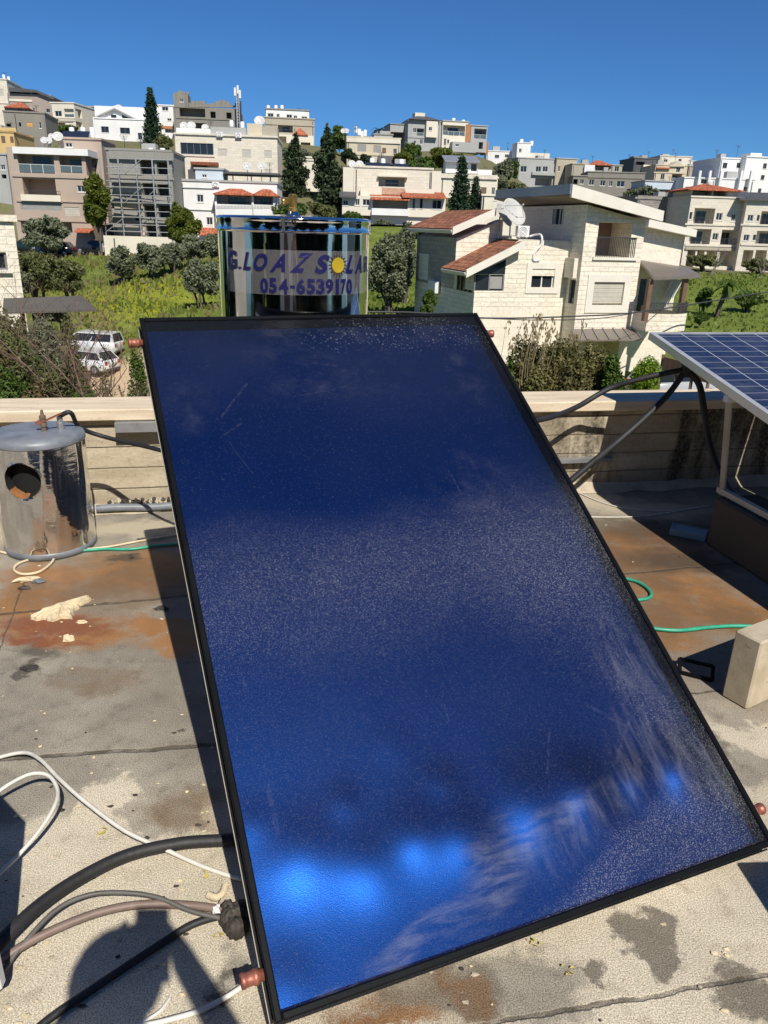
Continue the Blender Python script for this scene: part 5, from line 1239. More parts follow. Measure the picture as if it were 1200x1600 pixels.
# ------------------------------------------------------------------ the stone villa across the yard
def villa():
    O = at(734, 560, 41); O = Vector((O.x, O.y, -6.4)); yw = R_(17); fr = Fr(O, yw)
    PX = lambda x, y: (630 + x / 2.553, 280 + y / 2.553)
    def U(x, y, w=0.0): return fr.w(*PX(x, y), w)[0]
    def Zz(x, y, w=0.0): return fr.w(*PX(x, y), w)[1]
    def Wl(x, y, u): return fr.u(*PX(x, y), u)[0]
    def Zl(x, y, u): return fr.u(*PX(x, y), u)[1]
    o = thing('villa', 'cream rock-faced stone villa with clay-tiled lean-to roofs and a big sloping top slab', 'villa', O, yw)
    B = dict(o=o, fr=fr, S=0, X=lambda x: 630 + x/2.553, Y=lambda y: 280 + y/2.553, base=O)
    st, sm = M['villa_stone'], M['villa_smooth']; I = lambda a, d, z: (a, d, z)
    uA = U(672, 300); zA = Zz(560, 243); ze = Zz(270, 378); u0 = 0.0
    wL = Wl(50, 380, 0); wB = Wl(212, 260, 0); zBase = Zz(400, 522)
    # front left block
    mb = MB(); hole = [U(283, 410), Zz(340, 445), U(403, 410), ze - .02, 1.2]; win = [U(511, 395), Zz(560, 432), U(602, 395), Zz(560, 358), .22]
    holes_wall(mb, I, u0, uA, zBase, ze, [hole], st) if False else None
    holes_wall(mb, I, u0, uA, zBase, ze, [hole, [win[0], win[1], win[2], min(win[3], ze - .05), .22]], st)
    us = U(462, 268); mb.poly([(0, 0, ze), (uA, 0, ze), (uA, 0, zA), (us, 0, zA)], st)
    holes_wall(mb, I, u0, uA, -1, zBase, [], sm)
    TLf = lambda a, d, z: (d, a, z)
    wg0, wg1 = .25, max(1.5, min(wB - .4, Wl(165, 405, 0))); gz0, gz1 = Zl(210, 440, 0), Zl(225, 382, 0)
    zB = Zl(130, 232, 0)
    holes_wall(mb, TLf, 0, wB, -1, ze, [[wg0, gz0, wg1, min(gz1, ze-.1), .8]], st)
    w1_, w2_ = Wl(97, 350, 0), Wl(70, 350, 0); w3_ = Wl(150, 360, 0), Wl(165, 360, 0)
    holes_wall(mb, TLf, wB, wL, -1, zB, [[min(w1_, w2_), Zl(84, 385, 0), max(w1_, w2_), Zl(84, 312, 0), .2]], st)
    mb.poly([(us, 0, zA), (uA, 0, zA), (uA, wB + 3, zA), (us, wB + 3, zA)], sm); mb.poly([(uA, 0, -1), (uA, 0, zA), (uA, wL, zA), (uA, wL, -1)], st)
    mb.build('wall', o)
    mb = MB(); T = I
    mb.poly([(hole[0], -.01, ze), (hole[2], -.01, ze), (hole[2], -.01, Zz(405, 320)), (hole[0] + .1, -.01, Zz(290, 374))], M['glass'])
    tb(mb, T, hole[0], hole[2], .06, .075, hole[1], hole[3], M['glass']); x = (hole[0]+hole[2])/2
    for x in (hole[0]+.04, x, hole[2]-.04): tb(mb, T, x-.04, x+.04, .0, .055, hole[1], hole[3], M['win_grey'])
    tb(mb, T, x - .0, hole[2], .03, .055, hole[1], hole[1]+.08, M['win_grey']); tb(mb, T, (hole[0]+hole[2])/2, hole[2]-.1, .056, .058, hole[1]+.1, hole[3]-.1, M['shutter_grey'])
    mb.build('veranda_glazing', o)
    mb = MB(); tb(mb, TLf, wg0, wg1, .06, .075, gz0, gz1, M['glass'])
    for i in range(5): x = wg0 + (wg1-wg0)*i/4; tb(mb, TLf, x-.04, x+.04, .0, .055, gz0, gz1, M['win_grey'])
    mb.build('veranda_glazing', o)
    def framed(T, a, b, c, d, sur, shut, nm='window'):
        s = sur; mb = MB()
        for q in ((a-s, a, b-s, d+s), (c, c+s, b-s, d+s), (a, c, d, d+s), (a, c, b-s, b)): tb(mb, T, q[0], q[1], -.05, .02, q[2]+.001, q[3]-.001, M['fascia'])
        f_ = mb.build('surround', o)
        mb = MB()
        if shut < 1:
            tb(mb, T, a, c, .16, .175, b, d, M['glass'])
            for x in (a+.04, (a+c)/2, c-.04): tb(mb, T, x-.035, x+.035, .10, .159, b, d, M['win_white'])
        mb.build(nm, o) if shut < 1 else None
        if shut > 0:
            mb = MB(); n = int((d-b)*shut/.11)
            for i in range(n): z = d - .11*(i+1); tb(mb, T, a+.01, c-.01, .06 + .012*(i % 2), .098, z+.004, z+.108, M['shutter'])
            mb.build('shutter', o)
    framed(I, win[0], win[1], win[2], win[3], U(622, 400) - win[2], .42)
    framed(TLf, min(w1_, w2_), Zl(84, 385, 0), max(w1_, w2_), Zl(84, 312, 0), .22, 0)
    # roofs of the left blocks: single pitches falling to the left
    def pitch(nm, ua, za, ub, zb_, w0, w1, th=.16):
        dx, dz = ub-ua, zb_-za; L = math.hypot(dx, dz); nx, nz_ = -dz/L*th, dx/L*th
        rz = math.atan2(dz, dx); rp = bpy.data.objects.new(nm, bpy.data.meshes.new(nm)); bpy.data.objects.remove(rp)
        mb = MB(); mb.box((0, w0, 0), (L, w1, th), M['oldtile']); r = mb.build(nm, o); r.location = (ua, 0, za); r.rotation_euler = (0, -rz, 0)
        mb = MB(); f = .42
        p = [(ua-.02, za+nz_+.06), (ub, zb_+nz_+.06), (ub, zb_+nz_-f+.1), (ua-.02, za+nz_-f+.1)]; mb.prism(p, w0-.12, w0-.003, M['fascia']); mb.build('gable_fascia', o)
        mb = MB(); mb.box((-.06, w0, -.1), (-.003, w1, th*.6), M['fascia']); e_ = mb.build('eave_trim', o); e_.location = (ua, 0, za); e_.rotation_euler = (0, -rz, 0)
        return r
    ua2 = U(250, 385, -.45); pitch('lean_to_roof', ua2, Zz(250, 378, -.45), U(482, 252, -.45), Zz(482, 252, -.45) - .1, -.45, wB + .1)
    # back left block
    uB = U(392, 260, wB); mb = MB(); zg = Zz(385, 160, wB); zl = Zz(212, 236, wB)
    mb.prism([(0, ze-1), (0, zl), (uB, zg), (uB, ze-1)], wB, wL, st); mb.build('wall', o)
    pitch('lean_to_roof', U(195, 222, wB-.4), Zz(195, 208, wB-.4), U(368, 130, wB-.4), Zz(368, 132, wB-.4), wB-.4, wL + .4)
    mb = MB(); mb.box((uB, wB+.2, zA), (uB + 3.2, wL, zA + .12), sm); mb.build('roof', o)
    # tower block
    wC = -1.3; uC = U(715, 300, wC); uC1 = U(945, 340, wC); zfl = Zz(840, 310, wC); zc0 = Zz(800, 598, wC); ztop = Zz(738, 92, wC)
    r0 = (U(677, 20, wC-.8), Zz(677, 20, wC-.8)); r1 = (U(1042, 127, wC-.8), Zz(1042, 127, wC-.8))
    fth = (Zz(675, 20, wC-.8) - Zz(675, 72, wC-.8)); slope = (r1[1]-r0[1])/(r1[0]-r0[0])
    und = lambda u: r0[1] + slope*(u-r0[0]) - fth
    up_w = 9.0
    rec = [U(775, 230, wC), zfl, U(908, 240, wC)]; rz = und(rec[2]) - .25
    mb = MB(); TC_ = lambda a, d, z: (a, wC + d, z)
    wn = [U(757, 450, wC), Zz(820, 503, wC), U(878, 450, wC), Zz(820, 410, wC), .2]
    zmid = min(und(uC1), und(uC)) - .02
    holes_wall(mb, TC_, uC, uC1, zc0, zmid, [[rec[0], rec[1], rec[2], min(rz, zmid - .1), 2.0], wn], st)
    mb.poly([TC_(uC, 0, zmid), TC_(uC1, 0, zmid), TC_(uC1, 0, und(uC1)), TC_(uC, 0, und(uC))], st)
    holes_wall(mb, TC_, uC, uC1, -1, zc0, [[uC + .6, -1, uC1 - .6, zc0 - .45, 1.5]], sm)
    TCl = lambda a, d, z: (uC + d, wC + a, z); TCr = lambda a, d, z: (uC1 - d, wC + a, z)
    nw = [.35, Zl(680, 498, uC), .95, Zl(680, 402, uC), .25]
    holes_wall(mb, TCl, 0, 1.3, -1, und(uC), [nw], st)
    ulw = uC
    wa, wb_ = sorted((Wl(637, 150, uC) - wC, Wl(598, 150, uC) - wC)); dw = Wl(500, 150, uC) - wC; up_w = max(7.5, dw)
    holes_wall(mb, TCl, 1.3, up_w, zA - .5, und(uC), [[wa, Zl(617, 180, uC), wb_, Zl(617, 118, uC), .25]], sm)
    holes_wall(mb, TCr, 0, up_w, -1, und(uC1), [], st)
    mb.poly([TC_(uC, up_w, -1), TC_(uC1, up_w, -1), TC_(uC1, up_w, und(uC1)), TC_(uC, up_w, und(uC))], st)
    mb.build('wall', o)
    framed(TC_, wn[0], wn[1], wn[2], wn[3], U(903, 450, wC) - wn[2], 1)
    framed(TCl, wa, Zl(617, 180, uC), wb_, Zl(617, 118, uC), .06, 0)
    mb = MB(); tb(mb, TCl, nw[0], nw[2], .12, .13, nw[1], nw[3], M['glass']); tb(mb, TCl, nw[0]-.1, nw[2]+.1, -.04, .02, nw[3], nw[3]+.12, M['fascia']); mb.build('window', o)
    mb = MB(); tb(mb, TCl, .3, 1.25, -.25, -.003, Zl(690, 395, uC), Zl(690, 315, uC), sm); mb.build('planter', o)
    mb = MB(); d0, d1 = rec[0] + .12, U(832, 240, wC+1.9); tb(mb, TC_, d0, d1, 1.93, 1.995, zfl + .01, Zz(800, 172, wC+1.9), M['door_rose']); tb(mb, TC_, d1 + .01, d1 + .12, 1.9, 1.99, zfl, Zz(800, 168, wC+1.9), M['door'])
    mb.build('balcony_door', o)
    mb = MB(); tb(mb, TC_, rec[0]-.15, rec[2]+.5, -.10, -.003, zfl-.16, zfl-.02, M['fascia']); mb.build('balcony_sill', o)
    mb = MB(); tb(mb, TC_, rec[0], rec[2]+.35, -.06, -.02, zfl+.93, zfl+.98, M['rail']); n = 22
    for i in range(n+1): x = rec[0] + (rec[2]+.3-rec[0])*i/n; tb(mb, TC_, x-.012, x+.012, -.055, -.03, zfl-.01, zfl+.93, M['rail'])
    mb.build('railing', o)
    # big sloping top slab
    wr = Wl(372, 58, r0[0]); wr = max(6.0, min(14, wr)); p = [(r0[0], r0[1]), (r1[0], r1[1]), (r1[0], r1[1]-fth*.85), (r0[0], r0[1]-fth)]
    mb = MB(); mb.prism(p, wC-.8, wC-.62, M['fascia']); mb.build('roof_fascia', o)
    mb = MB(); mb.prism([(r0[0]+.02, r0[1]-.03), (r1[0]-.02, r1[1]-.03), (r1[0]-.02, r1[1]-fth*.7), (r0[0]+.02, r0[1]-fth*.9)], wC-.617, wr, M['soffit'], M['soffit']); mb.build('roof_slab', o)
    mb = MB(); mb.prism([(r0[0]-.06, r0[1]+.02), (r0[0]+.015, r0[1]+.02), (r0[0]+.015, r0[1]-fth*.75), (r0[0]-.06, r0[1]-fth*.75)], wC-.7, wr, M['metalroof']); mb.prism([(r0[0]+.016, r0[1]-.025), (r1[0], r1[1]-.025), (r1[0], r1[1]+.03), (r0[0]+.016, r0[1]+.03)], wC-.61, wr, M['metalroof']); mb.build('roof_flashing', o)
    # right wing with its lower slab
    wD = 1.6; uD0, uD1 = uC1 - .2, U(1114, 260, wD); q0 = (U(982, 160, wD-.7), Zz(982, 160, wD-.7)); q1 = (U(1173, 202, wD-.7), Zz(1173, 202, wD-.7)); dt = Zz(982, 160, wD-.7) - Zz(982, 190, wD-.7)
    sl2 = (q1[1]-q0[1])/(q1[0]-q0[0]); un2 = lambda u: q0[1] + sl2*(u-q0[0]) - dt
    dr = [U(938, 460, wD), Zz(960, 530, wD), U(985, 460, wD), Zz(960, 398, wD), .25]
    TD = lambda a, d, z: (a, wD + d, z); mb = MB(); holes_wall(mb, TD, uC1 + .003, uD1, -1, un2(uD1)-.01, [[max(dr[0], uC1+.25), dr[1], max(dr[2], uC1+1.2), dr[3], .25]], sm)
    mb.poly([TD(uC1+.003, 0, un2(uD1)-.01), TD(uD1, 0, un2(uD1)-.01), TD(uC1+.003, 0, un2(uC1))], sm)
    mb.poly([TD(uD1, 0, -1), TD(uD1, 6, -1), TD(uD1, 6, un2(uD1)), TD(uD1, 0, un2(uD1))], sm); mb.build('wall', o)
    mb = MB(); tb(mb, TD, max(dr[0], uC1+.25)+.02, max(dr[2], uC1+1.2)-.02, .15, .17, dr[1], dr[3], M['glass']); mb.build('porch_door', o)
    mb = MB(); mb.prism([q0, q1, (q1[0], q1[1]-dt), (q0[0], q0[1]-dt)], wD-.7, wD+5.5, M['fascia']); mb.build('roof_slab', o)
    # porch, bowed balcony and pergola roof
    wP = -2.6; zb0, zb1 = Zz(1040, 606, wP), Zz(1040, 535, wP); a0 = uC1 + .004; a1 = U(1128, 560, wP); nP = 12
    front = [(a0 + (a1-a0)*i/nP, wP - .35*math.sin(math.pi*i/nP)) for i in range(nP+1)]
    mb = MB(); plan = [(a0, wC+.0)] + front + [(a1, wD-.004), (a0, wD-.004)]
    mb.poly([(x, y, zb0) for x, y in plan][::-1], sm); mb.poly([(x, y, zb1-.5) for x, y in plan], sm)
    for i in range(len(plan)-2): x, y = plan[i]; x2, y2 = plan[i+1]; mb.poly([(x, y, zb0), (x2, y2, zb0), (x2, y2, zb1), (x, y, zb1)], st); 
    mb.build('balcony_wall', o)
    mb = MB()
    for i in range(nP):
        p_, q_ = Vector((*front[i], zb1+.55)), Vector((*front[i+1], zb1+.55)); mb.bar(p_, q_, .04, .04, M['rail'])
        for k in range(3): r_ = p_.lerp(q_, k/3); mb.bar(r_ - Vector((0, 0, .55)), r_, .022, .022, M['rail'])
    mb.build('railing', o)
    mb = MB(); pr_ = [(U(937, 345, wD), wD-.05, Zz(960, 322, wD)), (U(1135, 352, wD), wD-.05, Zz(1130, 352, wD)), (U(1190, 380, wP-.3), wP-.3, Zz(1150, 383, wP-.3)), (U(1000, 392, wP-.3), wP-.3, Zz(1010, 392, wP-.3))]
    mb.mesh(pr_ + [(p[0], p[1], p[2]-.14) for p in pr_], [(0,1,2,3),(7,6,5,4),(0,4,5,1),(1,5,6,2),(2,6,7,3),(3,7,4,0)], M['pergola']); mb.build('pergola_roof', o)
    for x, y in ((988, 400), (1128, 396)):
        mb = MB(); u_ = U(x, y, wP); mb.box((u_-.12, wP-.08, zb1-.4), (u_+.12, wP+.16, Zz(x, y, wP)), M['door']); mb.build('pergola_post', o)
    for i in range(5):
        mb = MB(); u_ = U(1046 + i*9, 430, wD-.2); mb.bar((u_+.35, wD-.3, Zz(1050, 400, wD)), (u_-.1, wD-.3, Zz(1050, 472, wD)), .14, .04, M['tank_white']); mb.build('slat_blind', o)
    # canopy over the lower entrance
    cp = [(U(672, 598, wC), wC-.003, Zz(800, 596, wC)), (U(915, 600, wC), wC-.003, Zz(800, 596, wC)), (U(952, 640, wC-1.9), wC-1.9, Zz(820, 640, wC-1.9)), (U(690, 640, wC-1.9), wC-1.9, Zz(820, 640, wC-1.9))]
    mb = MB(); mb.mesh(cp + [(p[0], p[1], p[2]-.08) for p in cp], [(0,1,2,3),(7,6,5,4),(0,4,5,1),(1,5,6,2),(2,6,7,3),(3,7,4,0)], M['pergola'])
    for i in range(7): f = i/6; mb.bar(Vector(cp[0]).lerp(Vector(cp[1]), f) + Vector((0, 0, .03)), Vector(cp[3]).lerp(Vector(cp[2]), f) + Vector((0, 0, .03)), .05, .05, M['win_grey'])
    mb.build('entrance_canopy', o)
    # fittings that stand on or hang from the villa
    def wl(u, w, z): return O + Vector((u*fr.c - w*fr.s, u*fr.s + w*fr.c, z))
    ua = U(456, 235, 1.2), U(502, 235, 1.2); a_ = thing('air_conditioner', 'white air conditioner with a looping white pipe on the flat roof of the villa', 'air conditioner', wl(ua[0], 1.2, zA+.05), yw)
    w_ = ua[1]-ua[0]; h_ = Zz(480, 190, 1.2) - zA; mb = MB(); mb.box((0, 0, .06), (w_, .36, h_), M['tank_white'], None, .03)
    for x in (.08, w_-.16): mb.box((x, .03, 0), (x+.08, .33, .06), M['galv'])
    mb.build('casing', a_)
    mb = MB(); n_ = 20
    for rr in (.08, .16, .24): mb.tube([(w_*.42 + rr*math.cos(2*math.pi*i/n_), -.01, h_*.52 + rr*math.sin(2*math.pi*i/n_)) for i in range(n_+1)], .012, M['win_grey'], 5, None, False)
    mb.build('fan_grille', a_)
    pts = [(505, 228, 1.2), (525, 222, 1.0), (546, 220, .4), (554, 235, -.1), (549, 262, -.1), (530, 285, -.08), (520, 305, -.06), (521, 324, -.05), (545, 322, -.05)]
    mb = MB(); mb.tube(smooth_path([Vector((*((lambda q: (q[0], w)) (fr.w(*PX(x, y), w))), fr.w(*PX(x, y), w)[1])) - Vector((ua[0], 1.2, zA+.05)) for x, y, w in pts], 5), .055, M['tank_white'], 8); mb.build('pipe', a_)
    c = fr.w(*PX(436, 136), 1.8); dish_at(wl(c[0], 1.8, c[1]), .98, 40, 'big front satellite dish on the villa roof beside the air conditioner', 'satellite dishes on the villa', 1.3)
    c = fr.w(*PX(394, 145), 2.6); dish_at(wl(c[0], 2.6, c[1]), .9, 60, 'satellite dish on the villa roof partly hidden behind the bigger front one', 'satellite dishes on the villa', 1.3)
    wa0, wa1 = sorted((Wl(118, 430, 0), Wl(150, 430, 0))); z_ = Zl(134, 455, 0)
    a2 = thing('air_conditioner', 'white air conditioner box on the shaded side wall of the villa', 'air conditioner', wl(0, wa0, z_), yw); mb = MB(); mb.box((-.36, 0, .02), (-.04, min(1.2, wa1-wa0), .72), M['tank_white'], None, .03); mb.build('casing', a2); mb = MB(); mb.box((-.34, .1, -.02), (-.0, .16, .02), M['galv']); mb.box((-.34, .6, -.02), (0, .66, .02), M['galv']); mb.build('bracket', a2)
    return B
M['door_rose'] = plain('rose_brown_door', (.24, .15, .12), .6, 0, .1, 2); M['soffit'] = plain('brown_soffit', (.22, .17, .12), .7, 0, .15, 1); M['pergola'] = plain('brown_metal_sheet', (.20, .17, .14), .5, .2, .15, 1)
VB = villa()

# ------------------------------------------------------------------ the houses on the hill
Z1, Z2, Z3, Z4 = (4, 0, 100), (4, 250, 120), (3.75, 480, 150), (2.857, 780, 200)
GH = 'houses on the hillside'
b = bld('tall cream stone house with white roof tanks at the far left skyline', Z1, -260, 60, 92, 420, 172, 8, 'stone2', 10, [('s', -10, 155, 22, 200), ('w', -80, 160, -40, 200)], [(238, -260, 60, 8)], group=GH)
tank_on(b, 22, 66, 2, 'white tank on the far left skyline house, nearer its corner'); tank_on(b, 52, 78, 4, 'white tank on the far left skyline house, behind its corner')
b = bld('taupe house with dark open terrace and slanting dark grey roof', Z1, 60, 330, 188, 430, 166, 6, 'mauve', 11, [('w', 175, 285, 200, 306), ('w', 290, 280, 312, 304), ('w', 228, 296, 240, 312)], [(228, 60, 200, 14, 'cream2')], roof=None, group=GH, frame='win_grey')
vol(b, 'terrace_storey', 62, 200, 170, 222, .02, 8, 'mauve', [('v', 64, 176, 126, 218), ('v', 128, 180, 197, 220)])
mb = MB(); f = b['fr']; pts = [f.w(b['X'](x), b['Y'](y), -.6) for x, y in ((55, 145), (130, 150), (228, 162), (335, 208), (335, 222), (225, 178), (55, 172))]; mb.prism([(p[0], p[1]+b['S']) for p in pts], -.6, 9, M['slate']); mb.build('roof', b['o'])
b = bld('bare grey concrete house with orange boarded windows and red hip roof', Z1, 34, 290, 305, 520, 136, 10, 'conc2', 9, [('o', 165, 365, 204, 392), ('o', 168, 445, 206, 472), ('w', 245, 365, 258, 402), ('v', 118, 365, 132, 390), ('v', 40, 372, 70, 392)], group=GH)
vol(b, 'upper_storey', 30, 168, 268, 306, .8, 7, 'conc2', [('w', 105, 272, 140, 300)]); hip(b, 22, 176, 270, 234, .2, 7.5)
bld('orange-yellow house with red-brown shutters at the left edge', Z1, -160, 98, 425, 640, 124, 6, 'yellow', 9, [('r', 8, 450, 33, 494), ('r', 64, 454, 90, 493), ('r', -60, 450, -30, 494)], [(408, -160, 100, 26, 'yellow')], group=GH)
bld('grey lower house at the left edge below the orange-yellow one', Z1, -160, 46, 565, 720, 106, 6, 'greyr', 8, [('w', 4, 630, 34, 662), ('v', 10, 690, 40, 715)], group=GH)
bld('cream house with stacked corner balconies under the skyline left of the white gabled house', Z1, 325, 470, 246, 430, 162, -6, 'cream2', 10, [('w', 343, 293, 386, 328), ('g', 402, 280, 462, 334), ('v', 350, 362, 460, 402)], [(336, 325, 470, 10), (352, 325, 470, 5)], side='R', sops=[('v', 474, 284, 512, 336), ('v', 474, 362, 515, 398)], group=GH)
bld('small pinkish house squeezed beside the white gabled house', Z1, 515, 592, 270, 420, 178, 0, 'pink', 8, [('w', 572, 335, 588, 366)], [(330, 515, 592, 6)], group=GH)
b = bld('white house with a gabled roof line and four dark windows', Z1, 590, 905, 338, 560, 156, 4, 'white', 11, [('w', 632, 390, 680, 428), ('w', 750, 398, 812, 436), ('w', 862, 430, 888, 472)], [(344, 590, 905, 5)], roof=None, frame='win_grey', group=GH)
vol(b, 'upper_storey', 592, 908, 266, 337, 3, 10, 'white')
f = b['fr']; mb = MB(); pts = [f.w(b['X'](x), b['Y'](y), 1.2) for x, y in ((606, 334), (718, 284), (830, 342))]; mb.prism([(p[0], p[1]+b['S']) for p in pts], 1.2, 4.5, M['white']); mb.build('gable', b['o'])
mb = MB()
for (p, q) in (((600, 332), (718, 279)), ((718, 279), (845, 342))): a_, c_ = f.w(b['X'](p[0]), b['Y'](p[1]), 1.0), f.w(b['X'](q[0]), b['Y'](q[1]), 1.0); mb.bar((a_[0], 2.8, a_[1]+b['S']), (c_[0], 2.8, c_[1]+b['S']), 4.4, .22, M['greyr'])
mb.build('gable_roof', b['o'])
mb = MB(); a_, c_ = f.w(b['X'](695), b['Y'](338), 1.2), f.w(b['X'](727), b['Y'](318), 1.2); mb.box((a_[0], 1.15, a_[1]+b['S']), (c_[0], 1.197, c_[1]+b['S']), M['glass']); mb.build('window', b['o'])
tri = [f.w(b['X'](x), b['Y'](y), 1.2) for x, y in ((764, 344), (764, 318), (822, 344))]; mb = MB(); mb.prism([(p[0], p[1]+b['S']) for p in tri], 1.15, 1.197, M['glass']); mb.build('window', b['o'])
dish_on(b, 742, 280, 3.5, .95, 'satellite dish on the white gabled house'); tank_on(b, 715, 262, 5, 'white tank above the gable of the white house')
bld('white house with a red strip behind the tall araucaria', Z1, 985, 1110, 262, 500, 170, 4, 'white', 8, [('w', 1012, 268, 1052, 292), ('w', 1045, 340, 1072, 356), ('v', 1030, 405, 1095, 430)], [(396, 985, 1110, 16, 'brickorange')], group=GH)
# left front block of flats
b = bld('beige block of flats with arched-top loggias, glass railings and a white cornice', Z1, 82, 560, 528, 1180, 92, 5, 'pink', 7, [('g', 112, 548, 338, 682), ('g', 372, 572, 512, 680), ('v', 146, 716, 350, 835), ('w', 482, 760, 532, 800), ('S', 128, 858, 384, 914), ('s', 402, 895, 498, 948), ('v', 132, 985, 450, 1050)],
        [(700, 82, 560, 22), (857, 108, 390, 14), (838, 140, 382, 40, 'cream2', .35), (862, 390, 560, 8), (978, 110, 560, 12)], side='R', sops=[('w', 572, 590, 590, 650)], roof=None, group=GH)
vol(b, 'cornice', 78, 548, 524, 566, -.5, 7, 'white'); vol(b, 'rear_block', 400, 655, 472, 1000, 3.5, 10, 'pink', [('w', 408, 492, 452, 520), ('w', 588, 625, 600, 660)], roofc='pink')
mb = MB(); f = b['fr']; p0_, p1_ = f.w(b['X'](160), b['Y'](815), -.3), f.w(b['X'](378), b['Y'](815), -.3); n = 30; zr_ = f.w(b['X'](260), b['Y'](790), -.3)[1] + b['S']; zl_ = f.w(b['X'](260), b['Y'](820), -.3)[1] + b['S']
mb.box((p0_[0], -.34, zr_-.04), (p1_[0], -.29, zr_), M['rail'])
for i in range(n+1): x = p0_[0] + (p1_[0]-p0_[0])*i/n; mb.box((x-.012, -.33, zl_), (x+.012, -.30, zr_-.04), M['rail'])
mb.build('railing', b['o'])
canopy(b, 462, 572, 1026, 1048, -.01, -1.4, 'redtile', 'awning', .12)
for i, (x, y, r_) in enumerate(((276, 478, .5), (304, 480, .5), (362, 456, .72), (320, 452, .4))): dish_on(b, x, y, 2 + i*.4, r_, ('small satellite dish, leftmost on the beige flats roof', 'satellite dish second from left on the beige flats roof', 'largest satellite dish on the beige flats roof', 'small satellite dish behind the pair on the beige flats roof')[i], 15)
for i, x in enumerate((446, 516, 573)): tank_on(b, x, 395, 6 + i*.3, ('white water tank with dark collector, leftmost on the rear roof of the beige flats', 'white tank with dark collector, middle of the rear roof of the beige flats', 'white water tank at the right end of the rear roof of the beige flats')[i], 1.3, .3, i < 2)
# scaffolded shell
b = bld('unfinished grey concrete block of flats wrapped in scaffolding', Z1, 690, 1085, 545, 1110, 90, 4, 'conc', 8, [('v', 876, 600, 966, 690), ('v', 980, 612, 1050, 690), ('v', 892, 745, 975, 825), ('v', 985, 752, 1055, 825), ('v', 902, 885, 980, 960), ('v', 990, 885, 1065, 960), ('v', 915, 1000, 985, 1085), ('v', 995, 1000, 1070, 1085), ('v', 845, 955, 868, 990), ('S', 702, 615, 752, 655), ('S', 765, 615, 862, 662)],
        [(572, 690, 1085, 46, 'conc', .4), (712, 690, 1085, 16), (735, 705, 872, 14, 'conc', .3), (860, 700, 1085, 14, 'conc', .35), (785, 720, 885, 42, 'greyr', .2), (985, 700, 1085, 12), (880, 720, 890, 50, 'olivegrey', .2), (1045, 745, 905, 50, 'cream', .25)], side='R', sops=[], roofmat='conc', group=GH)
for x, lab in ((940, 'white water tank on the scaffolded building, left of a pair'), (1015, 'white water tank on the scaffolded building, right of a pair')): tank_on(b, x, 525, 3, lab, .9, .3)
sc = thing('scaffolding', 'steel tube scaffolding standing before the unfinished grey flats', 'scaffolding', at(220, 375, 88)); sf = Fr(sc.location, R_(4)); M['scaf'] = plain('scaffold_tube', (.42, .42, .42), .45, .4, .1)
def sp(x, y, w=0.0): q = sf.w(x/4, 100 + y/4, w); return Vector((q[0], w, q[1]))
for x, xt in ((660, 650), (775, 757), (885, 868), (985, 965), (1082, 1072)):
    for w in (0, 1.0):
        mb = MB(); a_ = sp(x, 1085, w); c_ = sp(xt, 585, w); c_.x = a_.x; mb.tube([a_ - Vector((0, 0, 1.5)), c_], .055, M['scaf'], 6); mb.build('standard', sc)
for y in (596, 648, 690, 735, 772, 822, 868, 920, 958, 1005, 1048):
    mb = MB(); a_ = sp(660, y); c_ = sp(1082, y); a_.z = c_.z = (a_.z + c_.z)/2; mb.tube([a_, c_], .045, M['scaf'], 6); mb.build('ledger', sc)
for y in (690, 772, 868, 958, 1048):
    mb = MB(); a_ = sp(690, y+6, .2); c_ = sp(880, y+6, .2); mb.box((a_.x, .1, c_.z), (c_.x, .9, c_.z+.06), M['olivegrey']); mb.build('deck_board', sc)
for i, (p_, q_) in enumerate((((775, 690), (885, 596)), ((775, 868), (885, 772)), ((885, 868), (985, 772)), ((660, 1048), (775, 958)))):
    mb = MB(); mb.tube([sp(*p_, -.06), sp(*q_, -.06)], .04, M['scaf'], 6); mb.build('diagonal', sc)
bw = bld('pale concrete boundary wall below the scaffolding', Z1, 650, 1095, 1078, 1160, 87.5, 4, 'cream2', .35, sink=3, roof=None, cat='wall', name='boundary_wall', group=None)
# middle group
b = bld('bare grey concrete shell with ragged parapet and a corner turret on the skyline', Z2, 88, 490, 192, 420, 166, 5, 'conc2', 10, [('v', 122, 196, 282, 250), ('v', 315, 217, 348, 260), ('v', 415, 223, 447, 266), ('v', 130, 287, 288, 328)], [(262, 105, 490, 10)], roof=None, group=GH)
vol(b, 'turret', 85, 176, 108, 192, -.1, 3.2, 'conc2', [('w', 124, 140, 146, 158)]); f = b['fr']
mb = MB(); rg = random.Random(6); x = 90.0
while x < 482:
    w_ = rg.uniform(10, 30); y = (175 - 26*abs(math.sin(x*.021)) + rg.uniform(-8, 8)) if x > 176 else (88 + rg.uniform(-8, 12))
    a_, c_ = f.w(b['X'](x), b['Y'](190 if x > 176 else 108)), f.w(b['X'](min(488, x + w_)), b['Y'](y)); mb.box((a_[0], -.06, a_[1]+b['S']), (c_[0]-.01, .3, max(c_[1], a_[1]+.05)+b['S']), M['conc2']); x += w_
mb.build('ragged_parapet', b['o'])
mast = thing('antenna_mast', 'grey lattice antenna mast on the skyline beside the bare concrete shell', 'mast', at(373, 195, 165)); zt_ = at(373, 140, 165).z - mast.location.z
M['mast'] = plain('mast_steel', (.46, .47, .48), .5, .3, .1)
for q in ((-.3, -.3), (.3, -.3), (.3, .3), (-.3, .3)): mb = MB(); mb.tube([(q[0], q[1], -6), (q[0]*.7, q[1]*.7, zt_)], .09, M['mast'], 5); mb.build('leg', mast)
mb = MB(); n = 12
